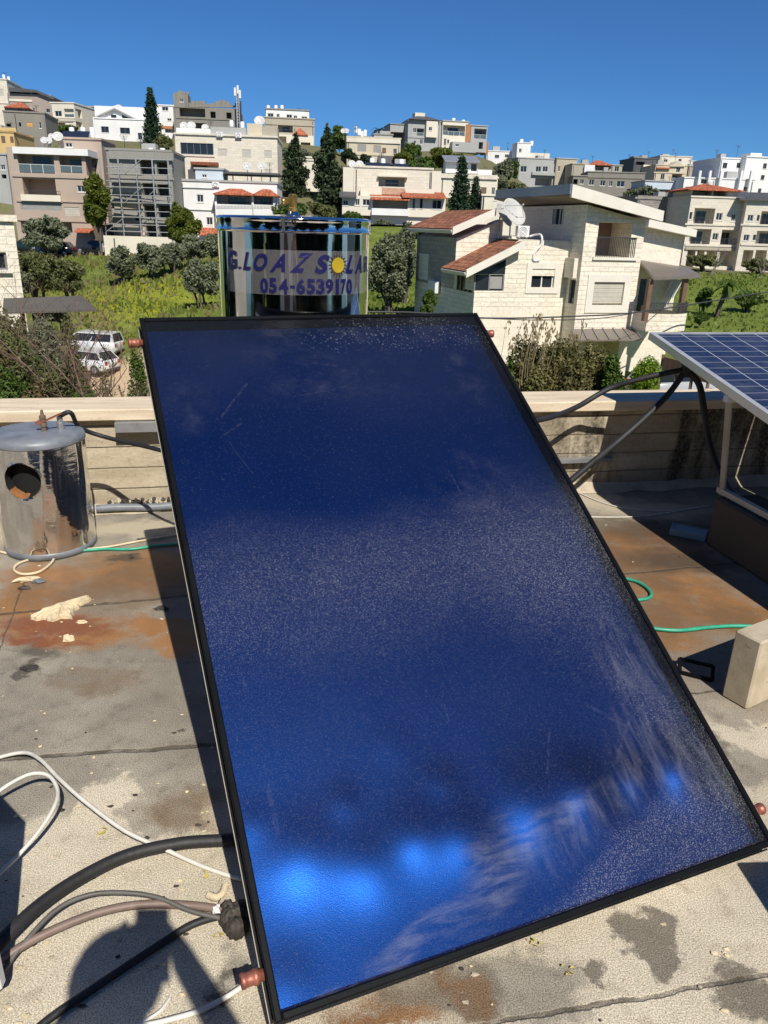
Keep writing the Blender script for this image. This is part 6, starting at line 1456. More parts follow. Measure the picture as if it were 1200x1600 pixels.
for i in range(n):
    z, z2 = zt_*i/n, zt_*(i+1)/n
    for a_, c_ in (((-.28, -.28), (.28, -.28)), ((.28, -.28), (.28, .28)), ((-.28, .28), (-.28, -.28)), ((.28, .28), (-.28, .28))): mb.tube([(a_[0], a_[1], z), (c_[0], c_[1], z2)], .05, M['mast'], 4)
mb.build('lattice', mast)
for x, z in ((-.45, zt_-.2), (.5, zt_-.6), (.1, zt_+.2)): mb = MB(); mb.box((x-.18, -.3, z-.9), (x+.18, -.1, z+.5), M['tank_white']); mb.build('antenna', mast)
mb = MB(); mb.tube([(.55, -.3, -5), (.55, -.3, zt_-2)], .16, M['rail'], 6); mb.build('cable_run', mast)
b = bld('long cream stone block with glazed veranda and closed shutters', Z2, 102, 735, 372, 700, 116, 4, 'stone2', 10, [('w', 128, 414, 334, 486), ('s', 362, 450, 418, 496), ('s', 514, 455, 568, 506), ('s', 652, 460, 698, 508), ('s', 655, 578, 702, 630), ('v', 202, 548, 300, 580)], [(365, 102, 735, 12, 'stone2', .2), (545, 200, 365, 20, 'redtile', .9), (492, 120, 340, 12)], side='L', roof='flat', frame='win_grey', group=GH)
vol(b, 'roof_parapet', 318, 540, 316, 372, .6, .9, 'greyr'); vol(b, 'stair_head', 545, 640, 292, 378, .4, 6, 'cream'); vol(b, 'roof_parapet', 640, 735, 312, 378, .3, 3, 'olivegrey'); vol(b, 'roof_parapet', 102, 316, 322, 366, .5, 3, 'white')
for i, (x, y, r_) in enumerate(((150, 308, .72), (196, 308, .78), (282, 318, .62))): dish_on(b, x, y, 1.2+i*.5, r_, ('satellite dish at the left end of the cream stone block roof', 'second satellite dish on the cream stone block roof', 'dish low behind the white parapet of the cream stone block')[i], 10)
dish_on(b, 622, 278, 5, .95, 'big white dish on the stair head of the cream stone block', 5)
for x, lab in ((446, 'white water tank behind the grey parapet of the stone block'), (514, 'small white water tank beside the stair head of the stone block')): tank_on(b, x, 272 if x < 500 else 280, 6, lab, 1.0, .3)
for i, (x, y) in enumerate(((356, 362), (474, 368))):
    u_, z_ = b['fr'].w(b['X'](x), b['Y'](y+14), -.15); P_ = b['base'] + Vector((u_*b['fr'].c, u_*b['fr'].s - .4, z_)); a_ = thing('air_conditioner', ('air conditioner left of two on the cream stone block front', 'air conditioner right of two on the cream stone block front')[i], 'air conditioner', P_, R_(4), 'air conditioners on the cream stone block')
    mb = MB(); mb.box((0, 0, .02), (.85, .34, .62), M['tank_white'], None, .03); mb.build('casing', a_); mb = MB(); mb.tube([(.4+.2*math.cos(k*.314), -.01, .32+.2*math.sin(k*.314)) for k in range(21)], .03, M['win_grey'], 5, None, False); mb.build('fan_grille', a_)
b = bld('white house with a balustraded porch under two red hip roofs', Z2, 132, 735, 660, 1060, 96, 4, 'white', 9, [('w', 230, 736, 272, 784), ('w', 290, 878, 330, 926), ('b', 350, 738, 574, 812), ('b', 588, 742, 712, 812)], [(695, 132, 335, 4, 'greyr'), (832, 132, 345, 4, 'greyr')], roof='flat', group=GH, roofmat='greyr')
vol(b, 'porch_parapet', 346, 578, 798, 868, -1.2, -.9, 'white'); vol(b, 'porch_parapet', 582, 716, 800, 872, -1.2, -.9, 'white')
f = b['fr']; mb = MB()
for i in range(40):
    x = 354 + i*9; a_ = f.w(b['X'](x), b['Y'](812), -1.22); c_ = f.w(b['X'](x+4), b['Y'](798), -1.22); mb.box((a_[0], -1.26, f.w(b['X'](x), b['Y'](822), -1.22)[1]+b['S']), (c_[0], -1.203, c_[1]+b['S']-.1), M['greyr'])
mb.build('balusters', b['o'])
for x in (350, 580, 714): mb = MB(); a_ = f.w(b['X'](x), b['Y'](800), -1.0); c_ = f.w(b['X'](x), b['Y'](738), -1.0); mb.box((a_[0]-.12, -1.15, a_[1]+b['S']), (a_[0]+.12, -.92, c_[1]+b['S']), M['white']); mb.build('porch_column', b['o'])
hip(b, 330, 592, 732, 684, -1.8, 3.4); hip(b, 576, 736, 738, 686, -1.8, 3.4); canopy(b, 240, 350, 942, 985, -.01, -1.6, 'redtile', 'porch_roof', .12)
vol(b, 'roof_room', 222, 395, 580, 662, .8, 5, 'bluewhite', [('w', 262, 610, 292, 630)], roofc='greyr'); vol(b, 'roof_room', 176, 221, 580, 662, .9, 4, 'slate')
mb = MB(); a_, c_ = f.w(b['X'](398), b['Y'](600), 1), f.w(b['X'](745), b['Y'](600), 1); mb.box((a_[0], .5, a_[1]+b['S']-.1), (c_[0], 5, a_[1]+b['S']+.12), M['slate'])
for x in (455, 570, 690): p_ = f.w(b['X'](x), b['Y'](600), 1); mb.box((p_[0]-.06, .9, p_[1]+b['S']-2.4), (p_[0]+.06, 1.02, p_[1]+b['S']-.1), M['rail'])
mb.build('roof_pergola', b['o'])
u_, z_ = f.w(b['X'](328), b['Y'](692), -.15); a_ = thing('air_conditioner', 'air conditioner on the white house wall beside the red porch roof', 'air conditioner', b['base'] + Vector((u_, -.35, z_)), R_(4)); mb = MB(); mb.box((0, 0, .02), (.8, .32, .6), M['tank_white'], None, .03); mb.build('casing', a_); mb = MB(); mb.tube([(.38+.2*math.cos(k*.314), -.01, .3+.2*math.sin(k*.314)) for k in range(21)], .03, M['win_grey'], 5, None, False); mb.build('fan_grille', a_)
for i, (x, y) in enumerate(((545, 562), (634, 560))): dish_on(b, x, y, 2.5, .62, ('satellite dish left of two over the dark pergola', 'satellite dish right of two over the dark pergola')[i], 10, 1.6)
b = bld('grey house with a white top storey on the skyline right of the mast', Z2, 655, 965, 262, 460, 162, 8, 'olivegrey', 11, [('b', 738, 300, 830, 348), ('v', 740, 362, 800, 420)], [(300, 660, 965, 8)], side='L', roof='flat', group=GH)
vol(b, 'top_storey', 662, 932, 208, 264, .3, 9, 'white', [('w', 673, 228, 710, 252), ('w', 728, 232, 748, 258), ('w', 790, 236, 826, 268), ('w', 834, 242, 858, 270), ('w', 884, 248, 921, 278)], roofc='conc')
hip(b, 828, 926, 362, 318, -2.6, 1.5); vol(b, 'lower_wing', 730, 960, 364, 500, -2.4, 0, 'cream2', [('v', 742, 372, 790, 424), ('v', 880, 410, 940, 450)]); canopy(b, 728, 806, 430, 460, -2.42, -4.0, 'redtile', 'porch_roof', .12)
for x, lab in ((676, 'leftmost white tank on the skyline house right of the mast'), (724, 'middle white tank on the skyline house right of the mast'), (762, 'rightmost white tank on the skyline house right of the mast')): tank_on(b, x, 178, 3, lab, 1.3, .32)
bld('cream retaining building between the two cypresses', Z2, 880, 985, 508, 720, 118, 0, 'cream2', 5, [('v', 890, 470, 950, 506)], [(520, 880, 985, 8)], sink=4, group=GH)
# right-middle group
b = bld('yellow-cream two-storey house with grey shutters and a tank-crowded roof', Z3, 232, 545, 248, 470, 148, 5, 'cream', 9, [('S', 294, 284, 345, 326), ('S', 388, 290, 432, 332), ('r', 439, 304, 462, 335), ('w', 503, 310, 526, 338)], [(262, 232, 545, 26, 'cream2', .2), (345, 232, 545, 8)], side='L', sops=[('v', 200, 285, 228, 325)], roof='flat', group=GH)
vol(b, 'roof_room', 392, 500, 228, 250, 2, 6, 'greyr', roofc='conc')
canopy(b, 418, 524, 348, 398, -.02, -2.2, 'slate', 'awning', .08)
for i, (x, y) in enumerate(((285, 178), (305, 192), (340, 198), (322, 206))): tank_on(b, x, y, 2.5 + i*.3, ('tallest white tank on the yellow-cream house roof', 'second white tank on the yellow-cream house roof', 'short white tank at the right of the yellow-cream house tanks', 'small low white tank amid those of the yellow-cream house')[i], 1.2, .3)
for i, (x, y) in enumerate(((212, 206), (230, 206))): dish_on(b, x, y, 2, .6, ('satellite dish left of two at the corner of the yellow-cream house', 'satellite dish right of two at the corner of the yellow-cream house')[i], 0)
b = bld('modern grey-white block with projecting balconies and orange brick panel on the skyline', Z3, 588, 790, 150, 400, 188, 12, 'greyr', 12, [('w', 620, 188, 640, 215), ('g', 642, 190, 684, 232), ('w', 712, 182, 732, 204), ('w', 660, 255, 678, 282), ('w', 622, 262, 638, 280)], [(240, 590, 690, 12)], roof='flat', group=GH)
vol(b, 'projecting_box', 698, 765, 148, 242, -1.0, 4, 'cream2', [('w', 712, 182, 732, 204)]); vol(b, 'side_wing', 487, 588, 168, 212, 3, 10, 'greyr', roofc='conc'); vol(b, 'side_wing', 500, 586, 213, 300, 4, 9, 'conc', [('v', 505, 214, 580, 262)])
vol(b, 'balcony_wing', 790, 940, 150, 330, -.6, 8, 'cream2', [('g', 795, 172, 925, 232), ('w', 800, 250, 815, 290), ('w', 820, 255, 832, 280)], roofc='greyr'); vol(b, 'brick_panel', 930, 957, 165, 270, -.8, 6, 'brickorange')
vol(b, 'balcony_wing', 957, 1052, 176, 330, .6, 8, 'greyr', [('g', 978, 192, 1050, 250), ('v', 1005, 270, 1030, 310)], roofc='greyr'); vol(b, 'brick_panel', 1045, 1062, 268, 340, 1.2, 5, 'brickorange')
vol(b, 'lower_box', 850, 990, 270, 330, -2.6, -.61, 'greyr', [('w', 868, 282, 890, 296)]); hip(b, 598, 780, 136, 112, -.8, 6, 'slate'); vol(b, 'roof_room', 632, 690, 98, 134, 1.5, 4, 'cream2')
tank_on(b, 858, 130, 3, 'white tank left of two on the modern skyline block', 1.0, .4); tank_on(b, 915, 140, 3, 'white tank right of two on the modern skyline block', 1.0, .4)
b = bld('cream stone house with set-back terrace and red-tiled lower roofs, centre of the hillside', Z3, 272, 728, 425, 800, 102, 4, 'stone2', 9, [('b', 418, 478, 572, 532)], [(470, 415, 585, 10, 'cream2', .5), (536, 440, 570, 8)], roof='flat', group=GH)
vol(b, 'end_wall', 210, 272, 418, 600, -.3, 8, 'cream2'); vol(b, 'end_wall', 728, 782, 440, 640, -.3, 8, 'cream2')
vol(b, 'lower_storey', 205, 810, 590, 705, -2.6, -.35, 'cream2', [('w', 207, 610, 240, 640), ('w', 280, 603, 308, 641), ('w', 324, 605, 368, 642), ('v', 384, 606, 590, 660), ('w', 616, 600, 634, 660), ('w', 659, 600, 678, 660), ('w', 732, 608, 788, 662)])
vol(b, 'terrace_wall', 438, 572, 540, 578, -1.2, -.9, 'brickpale'); vol(b, 'terrace_wall', 312, 437, 534, 590, -1.2, -.36, 'cream2'); vol(b, 'terrace_wall', 576, 745, 544, 570, -1.6, -1.4, 'cream2')
canopy(b, 374, 602, 574, 603, -.5, -3.6, 'redtile', 'porch_roof', .14); canopy(b, 558, 816, 562, 592, -.5, -3.6, 'redtile', 'porch_roof', .14); canopy(b, 188, 290, 560, 588, -.5, -3.4, 'slate', 'porch_roof', .14)
vol(b, 'balcony_parapet', 378, 598, 660, 700, -3.1, -2.8, 'white'); vol(b, 'ground_storey', 372, 700, 706, 860, -2.2, -.4, 'cream2', [('w', 475, 748, 517, 785), ('v', 560, 740, 600, 800)])
for i, (x, y) in enumerate(((262, 400), (307, 402))): dish_on(b, x, y, 1, .62, ('satellite dish left of two on the red-tiled terrace house', 'satellite dish right of two on the red-tiled terrace house')[i], 10)
for i, x in enumerate((381, 445, 552)): tank_on(b, x, 362 + i*4, 2.5, ('leftmost water tank with collector on the red-tiled terrace house', 'middle water tank with collector on the red-tiled terrace house', 'rightmost water tank with collector on the red-tiled terrace house')[i], 1.4, .3, True)
b = bld('cream stone terrace house with a red door behind the small conifers', Z3, 780, 1112, 478, 640, 122, 3, 'cream2', 9, [('r', 1016, 535, 1050, 573), ('w', 1080, 536, 1100, 578)], [(472, 780, 1112, 26, 'stone2', .25)], roof='flat', group=GH)
vol(b, 'roof_shed', 812, 1000, 382, 452, 2, 5.5, 'white', [('v', 960, 395, 995, 440)]); canopy(b, 806, 1014, 350, 382, 5.8, 1.2, 'metalroof', 'shed_roof', .12); vol(b, 'roof_parapet', 1000, 1082, 432, 470, .4, .7, 'white')
bld('low cream wall building at the foot of the terrace house, left of the villa roof', Z3, 1022, 1330, 580, 700, 84, 3, 'cream2', 5, [('w', 1095, 590, 1110, 610)], [(586, 1022, 1330, 6)], roof=None, group=GH)
# far right
b = bld('small white tower house on the skyline', Z4, 75, 135, 68, 240, 222, 4, 'white', 7, [('w', 88, 92, 100, 108)], group=GH); vol(b, 'side_wing', 135, 222, 112, 200, .5, 6, 'cream2', [('w', 160, 125, 175, 136)]); tank_on(b, 100, 50, 2, 'white tank on the small white tower house', 1.6, .5); tank_on(b, 145, 58, 3, 'second white tank on the small white tower house', 1.3, .5)
bld('white flat house left of the small tower on the skyline', Z4, -60, 72, 105, 250, 228, 0, 'white', 7, [('w', -20, 120, 0, 135), ('w', 25, 118, 42, 132)], group=GH)
b = bld('grey two-storey block with white framed windows, first of the right skyline', Z4, 78, 250, 138, 300, 192, 10, 'greyr', 10, [('w', 95, 170, 123, 197), ('w', 163, 172, 187, 196), ('w', 194, 172, 217, 196), ('v', 160, 225, 235, 258)], [(205, 145, 250, 14, 'greyr', .6)], group=GH); vol(b, 'right_wing', 250, 342, 138, 290, -.8, 8, 'olivegrey', [('w', 288, 170, 300, 200), ('w', 262, 170, 272, 195), ('s', 275, 235, 300, 256)], roofc='greyr')
b = bld('weathered grey long block below the red-roofed house', Z4, 385, 640, 200, 400, 172, -4, 'conc2', 9, [('w', 400, 230, 424, 255), ('w', 450, 235, 474, 258), ('w', 524, 237, 560, 263), ('w', 600, 243, 616, 270), ('w', 490, 238, 506, 260)], [(222, 385, 640, 5)], group=GH); vol(b, 'left_wing', 320, 384, 215, 420, -1, 7, 'conc2', [('v', 330, 228, 350, 250), ('w', 360, 230, 378, 250)], roofc='conc')
b = bld('grey house with an open loggia under a bright red hip roof', Z4, 322, 545, 165, 260, 186, 2, 'olivegrey', 9, [('v', 430, 166, 492, 190), ('w', 515, 172, 535, 195)], group=GH); vol(b, 'left_wing', 380, 425, 165, 215, -.6, 4, 'white'); hip(b, 405, 508, 164, 142, -.6, 6)
b = bld('dark grey unfinished house in the skyline cluster', Z4, 596, 705, 138, 260, 214, 8, 'slate', 9, [('v', 610, 150, 650, 165)], group=GH); vol(b, 'roof_parapet', 600, 640, 126, 138, .5, 3, 'conc2'); vol(b, 'cream_gable', 640, 706, 165, 235, -1, 3, 'cream2', [('w', 668, 178, 692, 205)])
b = bld('yellow-cream house with arched gables in the skyline cluster', Z4, 690, 832, 168, 300, 204, 2, 'cream', 9, [('w', 720, 205, 738, 230), ('w', 790, 175, 808, 198), ('g', 770, 205, 815, 236)], [(200, 690, 832, 5)], group=GH); f = b['fr']; pts = [f.w(b['X'](x), b['Y'](y), -.4) for x, y in ((764, 172), (797, 148), (830, 172))]; mb = MB(); mb.prism([(p[0], p[1]+b['S']) for p in pts], -.4, 4, M['cream']); mb.build('gable', b['o']); hip(b, 705, 765, 180, 164, -.6, 4)
bld('tall pale cream house behind the arched gables on the skyline', Z4, 710, 852, 128, 260, 222, 4, 'cream2', 9, [('w', 735, 140, 752, 152), ('w', 800, 138, 815, 150)], group=GH); 
b = bld('narrow white house beyond the pinkish one on the skyline', Z4, 848, 914, 150, 240, 226, 0, 'white', 7, [('w', 862, 156, 900, 166)], group=GH)
bld('pinkish house with a row of small windows under the skyline', Z4, 838, 968, 174, 300, 206, 3, 'pink', 9, [('w', 865, 190, 880, 204), ('w', 900, 188, 915, 202), ('w', 935, 190, 950, 204)], group=GH)
b = bld('long low building with a bluish white top band', Z4, 630, 812, 272, 380, 152, 3, 'conc2', 8, [('v', 640, 285, 720, 305)], group=GH); vol(b, 'top_band', 650, 818, 240, 274, -.3, 7, 'bluewhite', roofc='greyr')
b = bld('white modern block with stepped towers at the right edge of the skyline', Z4, 975, 1090, 138, 330, 154, 8, 'white', 10, [('w', 998, 155, 1018, 180), ('w', 1060, 155, 1076, 178), ('w', 1092, 205, 1110, 225)], frame='win_grey', group=GH); vol(b, 'tower', 1088, 1330, 134, 320, -1.5, 8, 'white', [('w', 1178, 158, 1194, 182), ('w', 1168, 210, 1184, 232), ('w', 1155, 270, 1170, 290)], frame='win_grey', roofc='white'); vol(b, 'roof_room', 1122, 1172, 112, 134, 1, 4, 'white')
b = bld('low white wing with columns beside the modern white block', Z4, 818, 1132, 228, 340, 148, 2, 'white', 6, [('v', 830, 262, 880, 290), ('w', 900, 225, 930, 250), ('w', 1090, 262, 1110, 285)], group=GH)
for x in (890, 935, 985, 1075, 1120): vol(b, 'column', x-5, x+5, 190, 320, -1, -.5, 'white')
bld('old grey stone house, shaded, behind the villa roof', Z4, 606, 828, 312, 520, 122, 14, 'greystone', 9, [('w', 735, 372, 762, 408), ('v', 690, 420, 720, 470)], [(316, 606, 828, 8, 'conc')], group=GH)
b = bld('three-storey cream stone flats with black railed balconies and red-roofed loft', Z4, 830, 1068, 312, 660, 114, 3, 'stone2', 9, [('b', 868, 358, 960, 428), ('w', 968, 380, 996, 412), ('w', 1036, 384, 1056, 416), ('w', 840, 375, 862, 408), ('b', 850, 450, 944, 518), ('w', 952, 470, 978, 500), ('b', 990, 455, 1062, 522), ('v', 836, 545, 872, 620), ('v', 880, 545, 912, 620), ('v', 922, 545, 970, 618), ('v', 982, 542, 1062, 618)],
        [(432, 830, 1068, 8), (524, 830, 1068, 10), (540, 830, 1068, 12, 'olivegrey', .2)], side='L', roof='flat', group=GH)
vol(b, 'loft', 858, 1018, 275, 312, .8, 7, 'cream2', [('v', 862, 280, 950, 308), ('v', 955, 280, 1012, 308)]); hip(b, 846, 1098, 276, 250, -.4, 8); vol(b, 'chimney_wall', 1018, 1068, 276, 312, .6, 5, 'stone2')
b = bld('second cream stone block of flats at the right edge with a grey roof', Z4, 1078, 1420, 322, 660, 112, -6, 'stone2', 9, [('w', 1108, 388, 1134, 416), ('w', 1150, 388, 1162, 416), ('b', 1166, 372, 1240, 436), ('w', 1090, 476, 1116, 504), ('w', 1132, 476, 1146, 502), ('b', 1146, 460, 1250, 522), ('v', 1085, 545, 1130, 618), ('v', 1140, 545, 1190, 618)], [(436, 1078, 1420, 8), (524, 1078, 1420, 10)], roof='flat', roofmat='slate', group=GH)
canopy(b, 1074, 1440, 290, 320, 8, -.5, 'slate', 'roof_sheet', .2)
# ------------------------------------------------------------------ trees and shrubs
GT = 'trees on the hillside'
plantpx('cypress_tree', 'tall dark cypress left of two on the slope behind the mirror tank', 'cypress', 462, 322, 206, 46, 106, 'cypress', 'dark', n=6500, size=.24, seed=11, group=GT)
plantpx('cypress_tree', 'tall dark cypress right of two, broad and shaggy, beside the red-tiled terrace house', 'cypress', 511, 335, 193, 50, 104, 'cypress', 'dark', n=7500, size=.26, seed=12, group=GT)
plantpx('araucaria_tree', 'tall layered araucaria standing before the white gabled house', 'conifer', 241, 238, 135, 34, 132, 'conifer', 'conifer', n=6500, size=.20, seed=13, group=GT)
plantpx('conifer_tree', 'taller of two small dark conifers before the cream terrace house', 'conifer', 718, 326, 243, 36, 84, 'conifer', 'conifer', n=5200, size=.15, seed=14, group=GT)
plantpx('conifer_tree', 'shorter slim conifer right of the other small one', 'conifer', 741, 326, 276, 20, 85, 'conifer', 'conifer', n=3000, size=.13, seed=15, group=GT)
plantpx('bushy_tree', 'yellow-green bushy tree against the beige flats beside the scaffolding', 'tree', 157, 375, 268, 54, 87, 'round', 'yellowgreen', n=6500, size=.20, seed=16, group=GT, dens=20)
plantpx('bushy_tree', 'yellow-green bushy tree before the white porch house', 'tree', 288, 382, 317, 58, 82, 'round', 'yellowgreen', n=6000, size=.19, seed=17, group=GT, dens=18)
plantpx('olive_tree', 'wide grey-green olive tree beside the street below the beige flats', 'olive tree', 78, 402, 338, 84, 82, 'olive', 'olive', n=7500, size=.17, seed=18, group='olive trees in the field', dens=22)
for i, (x, yb, yt, w, D, lf, lab) in enumerate((
        (192, 434, 386, 52, 72, 'olive', 'dark olive shrub at the left end of the row along the street'), (236, 434, 380, 60, 72, 'olive', 'broad olive tree in the middle of the row along the street'),
        (272, 424, 378, 50, 74, 'olive', 'olive tree right of the broad one in the row along the street'), (310, 414, 364, 62, 76, 'olive', 'tall olive tree at the right of the row, below the white porch house'), (345, 412, 362, 46, 78, 'olive', 'olive tree touching the left edge of the mirror tank'))):
    plantpx('olive_tree', lab, 'olive tree', x, yb, yt, w, D, 'olive', lf, n=5200, size=.16, seed=30+i, group='olive trees in the field', dens=18)
plantpx('olive_tree', 'leaning olive tree in the grass left of the mirror tank', 'olive tree', 316, 478, 404, 68, 56, 'olive', 'olive', n=6500, size=.13, seed=41, group='olive trees in the field', dens=20, crown_from=.2)
plantpx('olive_tree', 'large olive tree right of the mirror tank', 'olive tree', 606, 492, 366, 84, 50, 'olive', 'olive', n=10000, size=.13, seed=42, group='olive trees in the field', dens=30, crown_from=.12)
plantpx('olive_tree', 'smaller olive tree behind the large one beside the villa', 'olive tree', 632, 440, 345, 44, 62, 'olive', 'olive', n=5000, size=.14, seed=43, group='olive trees in the field', dens=18)
plantpx('leafy_shrub', 'bright green shrub at the shaded corner of the villa', 'shrub', 668, 500, 452, 30, 38, 'shrub', 'green', n=2400, size=.10, seed=44)
for i, (x, yb, yt, w, D, lf, lab) in enumerate((
        (455, 350, 312, 60, 92, 'green', 'green tree behind the valve on the mirror tank'), (500, 352, 316, 60, 92, 'scrub', 'scrubby tree between the mirror tank and the red-tiled house'), (550, 352, 330, 40, 92, 'green', 'low green bush at the foot of the red-tiled house'),
        (642, 272, 220, 42, 152, 'green', 'green tree between the yellow-cream house and the modern block'), (690, 276, 228, 62, 142, 'yellowgreen', 'spreading yellow-green tree below the modern block'), (545, 262, 232, 34, 136, 'dark', 'dark tree at the left corner of the yellow-cream house'),
        (570, 262, 240, 26, 136, 'dark', 'small dark tree before the yellow-cream house'), (528, 250, 196, 36, 172, 'green', 'green tree crown rising behind the right cypress'), (786, 292, 248, 40, 150, 'olive', 'greyish tree left of the grey block on the right skyline'), (800, 292, 250, 26, 170, 'green', 'green tree in the gap left of the grey skyline block'),
        (255, 240, 212, 36, 128, 'scrub', 'grey-green bush at the foot of the araucaria'), (105, 215, 195, 60, 150, 'green', 'green bush under the balconies of the cream skyline house'), (444, 262, 232, 40, 140, 'olive', 'grey tree left of the cypresses'),
        (596, 360, 344, 30, 96, 'olive', 'grey-green bush below the ground storey of the red-tiled house'), (660, 372, 352, 40, 90, 'scrub', 'scrubby bush behind the villa roof'), (1098, 425, 398, 60, 102, 'scrub', 'scrubby bush before the three-storey flats'), (1180, 432, 404, 60, 100, 'scrub', 'scrubby bush at the right edge before the flats'),
        (655, 284, 246, 60, 136, 'green', 'wide green bush on the slope below the modern block'), (628, 262, 236, 40, 146, 'yellowgreen', 'yellow-green bush beside the yellow-cream house'), (720, 290, 262, 50, 134, 'scrub', 'scrubby bush left of the white roof shed'), (775, 306, 272, 50, 132, 'olive', 'greyish bush at the right end of the terrace house'), (800, 310, 282, 44, 150, 'scrub', 'scrubby bush below the grey skyline block'), (470, 262, 232, 50, 136, 'olive', 'grey-green bush between the two cypresses'), (1000, 312, 288, 60, 140, 'olive', 'greyish bush below the long low building'))):
    plantpx('tree' if i < 10 else 'bush', lab, 'tree' if i < 10 else 'bush', x, yb, yt, w, D, 'round' if i < 10 else 'shrub', lf, n=3200, size=.0022 * D, seed=50+i, group='trees between the houses', dens=14)
p = at(593, 212, 178); o = thing('palm_tree', 'small dark palm crown on the skyline above the yellow-cream house', 'palm', (p.x, p.y, p.z - 6)); mb = MB(); mb.tube([(0, 0, 0), (0, 0, 7.0)], .2, M['bark'], 6); mb.build('trunk', o)
def fronds(o, z, L, n, leaf, seed, w=.35):
    rg = random.Random(seed); mb = MB()
    for k in range(n):
        a = 6.28*k/n + rg.uniform(-.2, .2); up = rg.uniform(.1, .9); d = Vector((math.cos(a), math.sin(a), 0)); prev = Vector((0, 0, z)); side = Vector((-d.y, d.x, 0))
        for i in range(6):
            f = (i+1)/6; q = Vector((0, 0, z)) + d*L*f*(1-.25*up) + Vector((0, 0, L*(up*f - .85*f*f))); ww = w*math.sin(math.pi*min(.95, f*.9+.08))
            mb.poly([prev - side*ww*.6, prev + side*ww*.6, q + side*ww*.5, q - side*ww*.5], LM[leaf]); prev = q
    return mb.build('crown', o)
fronds(o, 7.0, 2.6, 16, 'dark', 3, .5)
p = at(1118, 496, 62); g = ground_z(p.x, p.y); o = thing('palm_tree', 'short palm with drooping fronds on the grass right of the villa', 'palm', (p.x, p.y, g)); hp = at(1140, 448, 62).z - g
mb = MB(); mb.tube([(0, 0, -.3), (.2, 0, hp*.45), (.7, 0, hp)], .2, M['bark'], 8, .17); mb.build('trunk', o); c = fronds(o, hp, 1.9, 30, 'green', 5, .3); c.location = (.7, 0, 0)
for i, (x, y, w, hh, D, lab) in enumerate(((1098, 470, 34, 40, 64, 'low green shrub beside the pergola of the villa'), (1168, 468, 60, 26, 66, 'spreading green shrub right of the short palm'), (1092, 500, 26, 26, 55, 'dark green shrub under the short palm'))):
    plantpx('leafy_shrub', lab, 'shrub', x, y + 10, y - hh/2, w, D, 'shrub', 'green', n=2600, size=.13, seed=80+i)
# hedge between us and the villa
for i, (x, yb, yt, w, D, lf, lab) in enumerate((
        (810, 640, 522, 96, 19, 'hedge', 'olive-brown bush hugging the right side of the collector top'), (862, 640, 512, 110, 20, 'hedge', 'tall olive-brown bush before the villa, middle of the hedge'), (915, 640, 528, 100, 21, 'hedge', 'bushy brownish-green shrub under the entrance canopy of the villa'),
        (835, 650, 560, 80, 17.5, 'hedge', 'low brownish bush between the two taller hedge shrubs'), (890, 650, 556, 80, 18, 'hedge', 'low brownish bush over the parapet before the entrance canopy'), (790, 650, 575, 50, 17.5, 'green', 'small green bush against the collector side over the parapet'),
        (950, 640, 556, 50, 20, 'green', 'dark leafy shrub at the right end of the hedge'), (1004, 628, 556, 54, 26, 'lime', 'bright lime-green round shrub left of the photovoltaic panel'))):
    plantpx('hedge_shrub', lab, 'shrub', x, yb, yt, w, D, 'shrub', lf, n=13000 if D < 22 else 6000, size=.055 if lf != 'green' else .07, seed=90+i, group='shrubs before the villa', dens=30, crown_from=.5)
rg = random.Random(8)
p = at(830, 600, 18.5); o = thing('reed_clump', 'dry feathery reed stalks rising above the hedge before the villa', 'reeds', (p.x, p.y, ground_z(p.x, p.y))); mb = MB(); M['reedstalk'] = plain('dry_stalk', (.23, .18, .10), .9)
for i in range(26):
    x = rg.uniform(772, 900) if i > 12 else rg.uniform(778, 838); top = rg.uniform(495, 545) if i > 10 else rg.uniform(492, 515); q = at(x, 600, 18.5 + rg.uniform(-1, 1)); t_ = at(x + rg.uniform(4, 26), top, 18.5); b0 = Vector((q.x - p.x, q.y - p.y, q.z - o.location.z - .6)); t0 = Vector((t_.x - p.x, t_.y - p.y, t_.z - o.location.z))
    mb.tube([b0, b0.lerp(t0, .5) + Vector((-.06, 0, .05)), t0], .011, M['reedstalk'], 4, .005, False)
    for k in range(9):
        d = Vector((rg.uniform(-.05, .09), rg.uniform(-.05, .05), rg.uniform(-.30, .04))) + t0; s_ = rg.uniform(.03, .06); mb.poly([d - Vector((s_*.4, 0, 0)), d + Vector((0, 0, -s_)), d + Vector((s_*.4, 0, 0)), d + Vector((0, 0, s_))], LM['reed'])
mb.build('stalks', o)
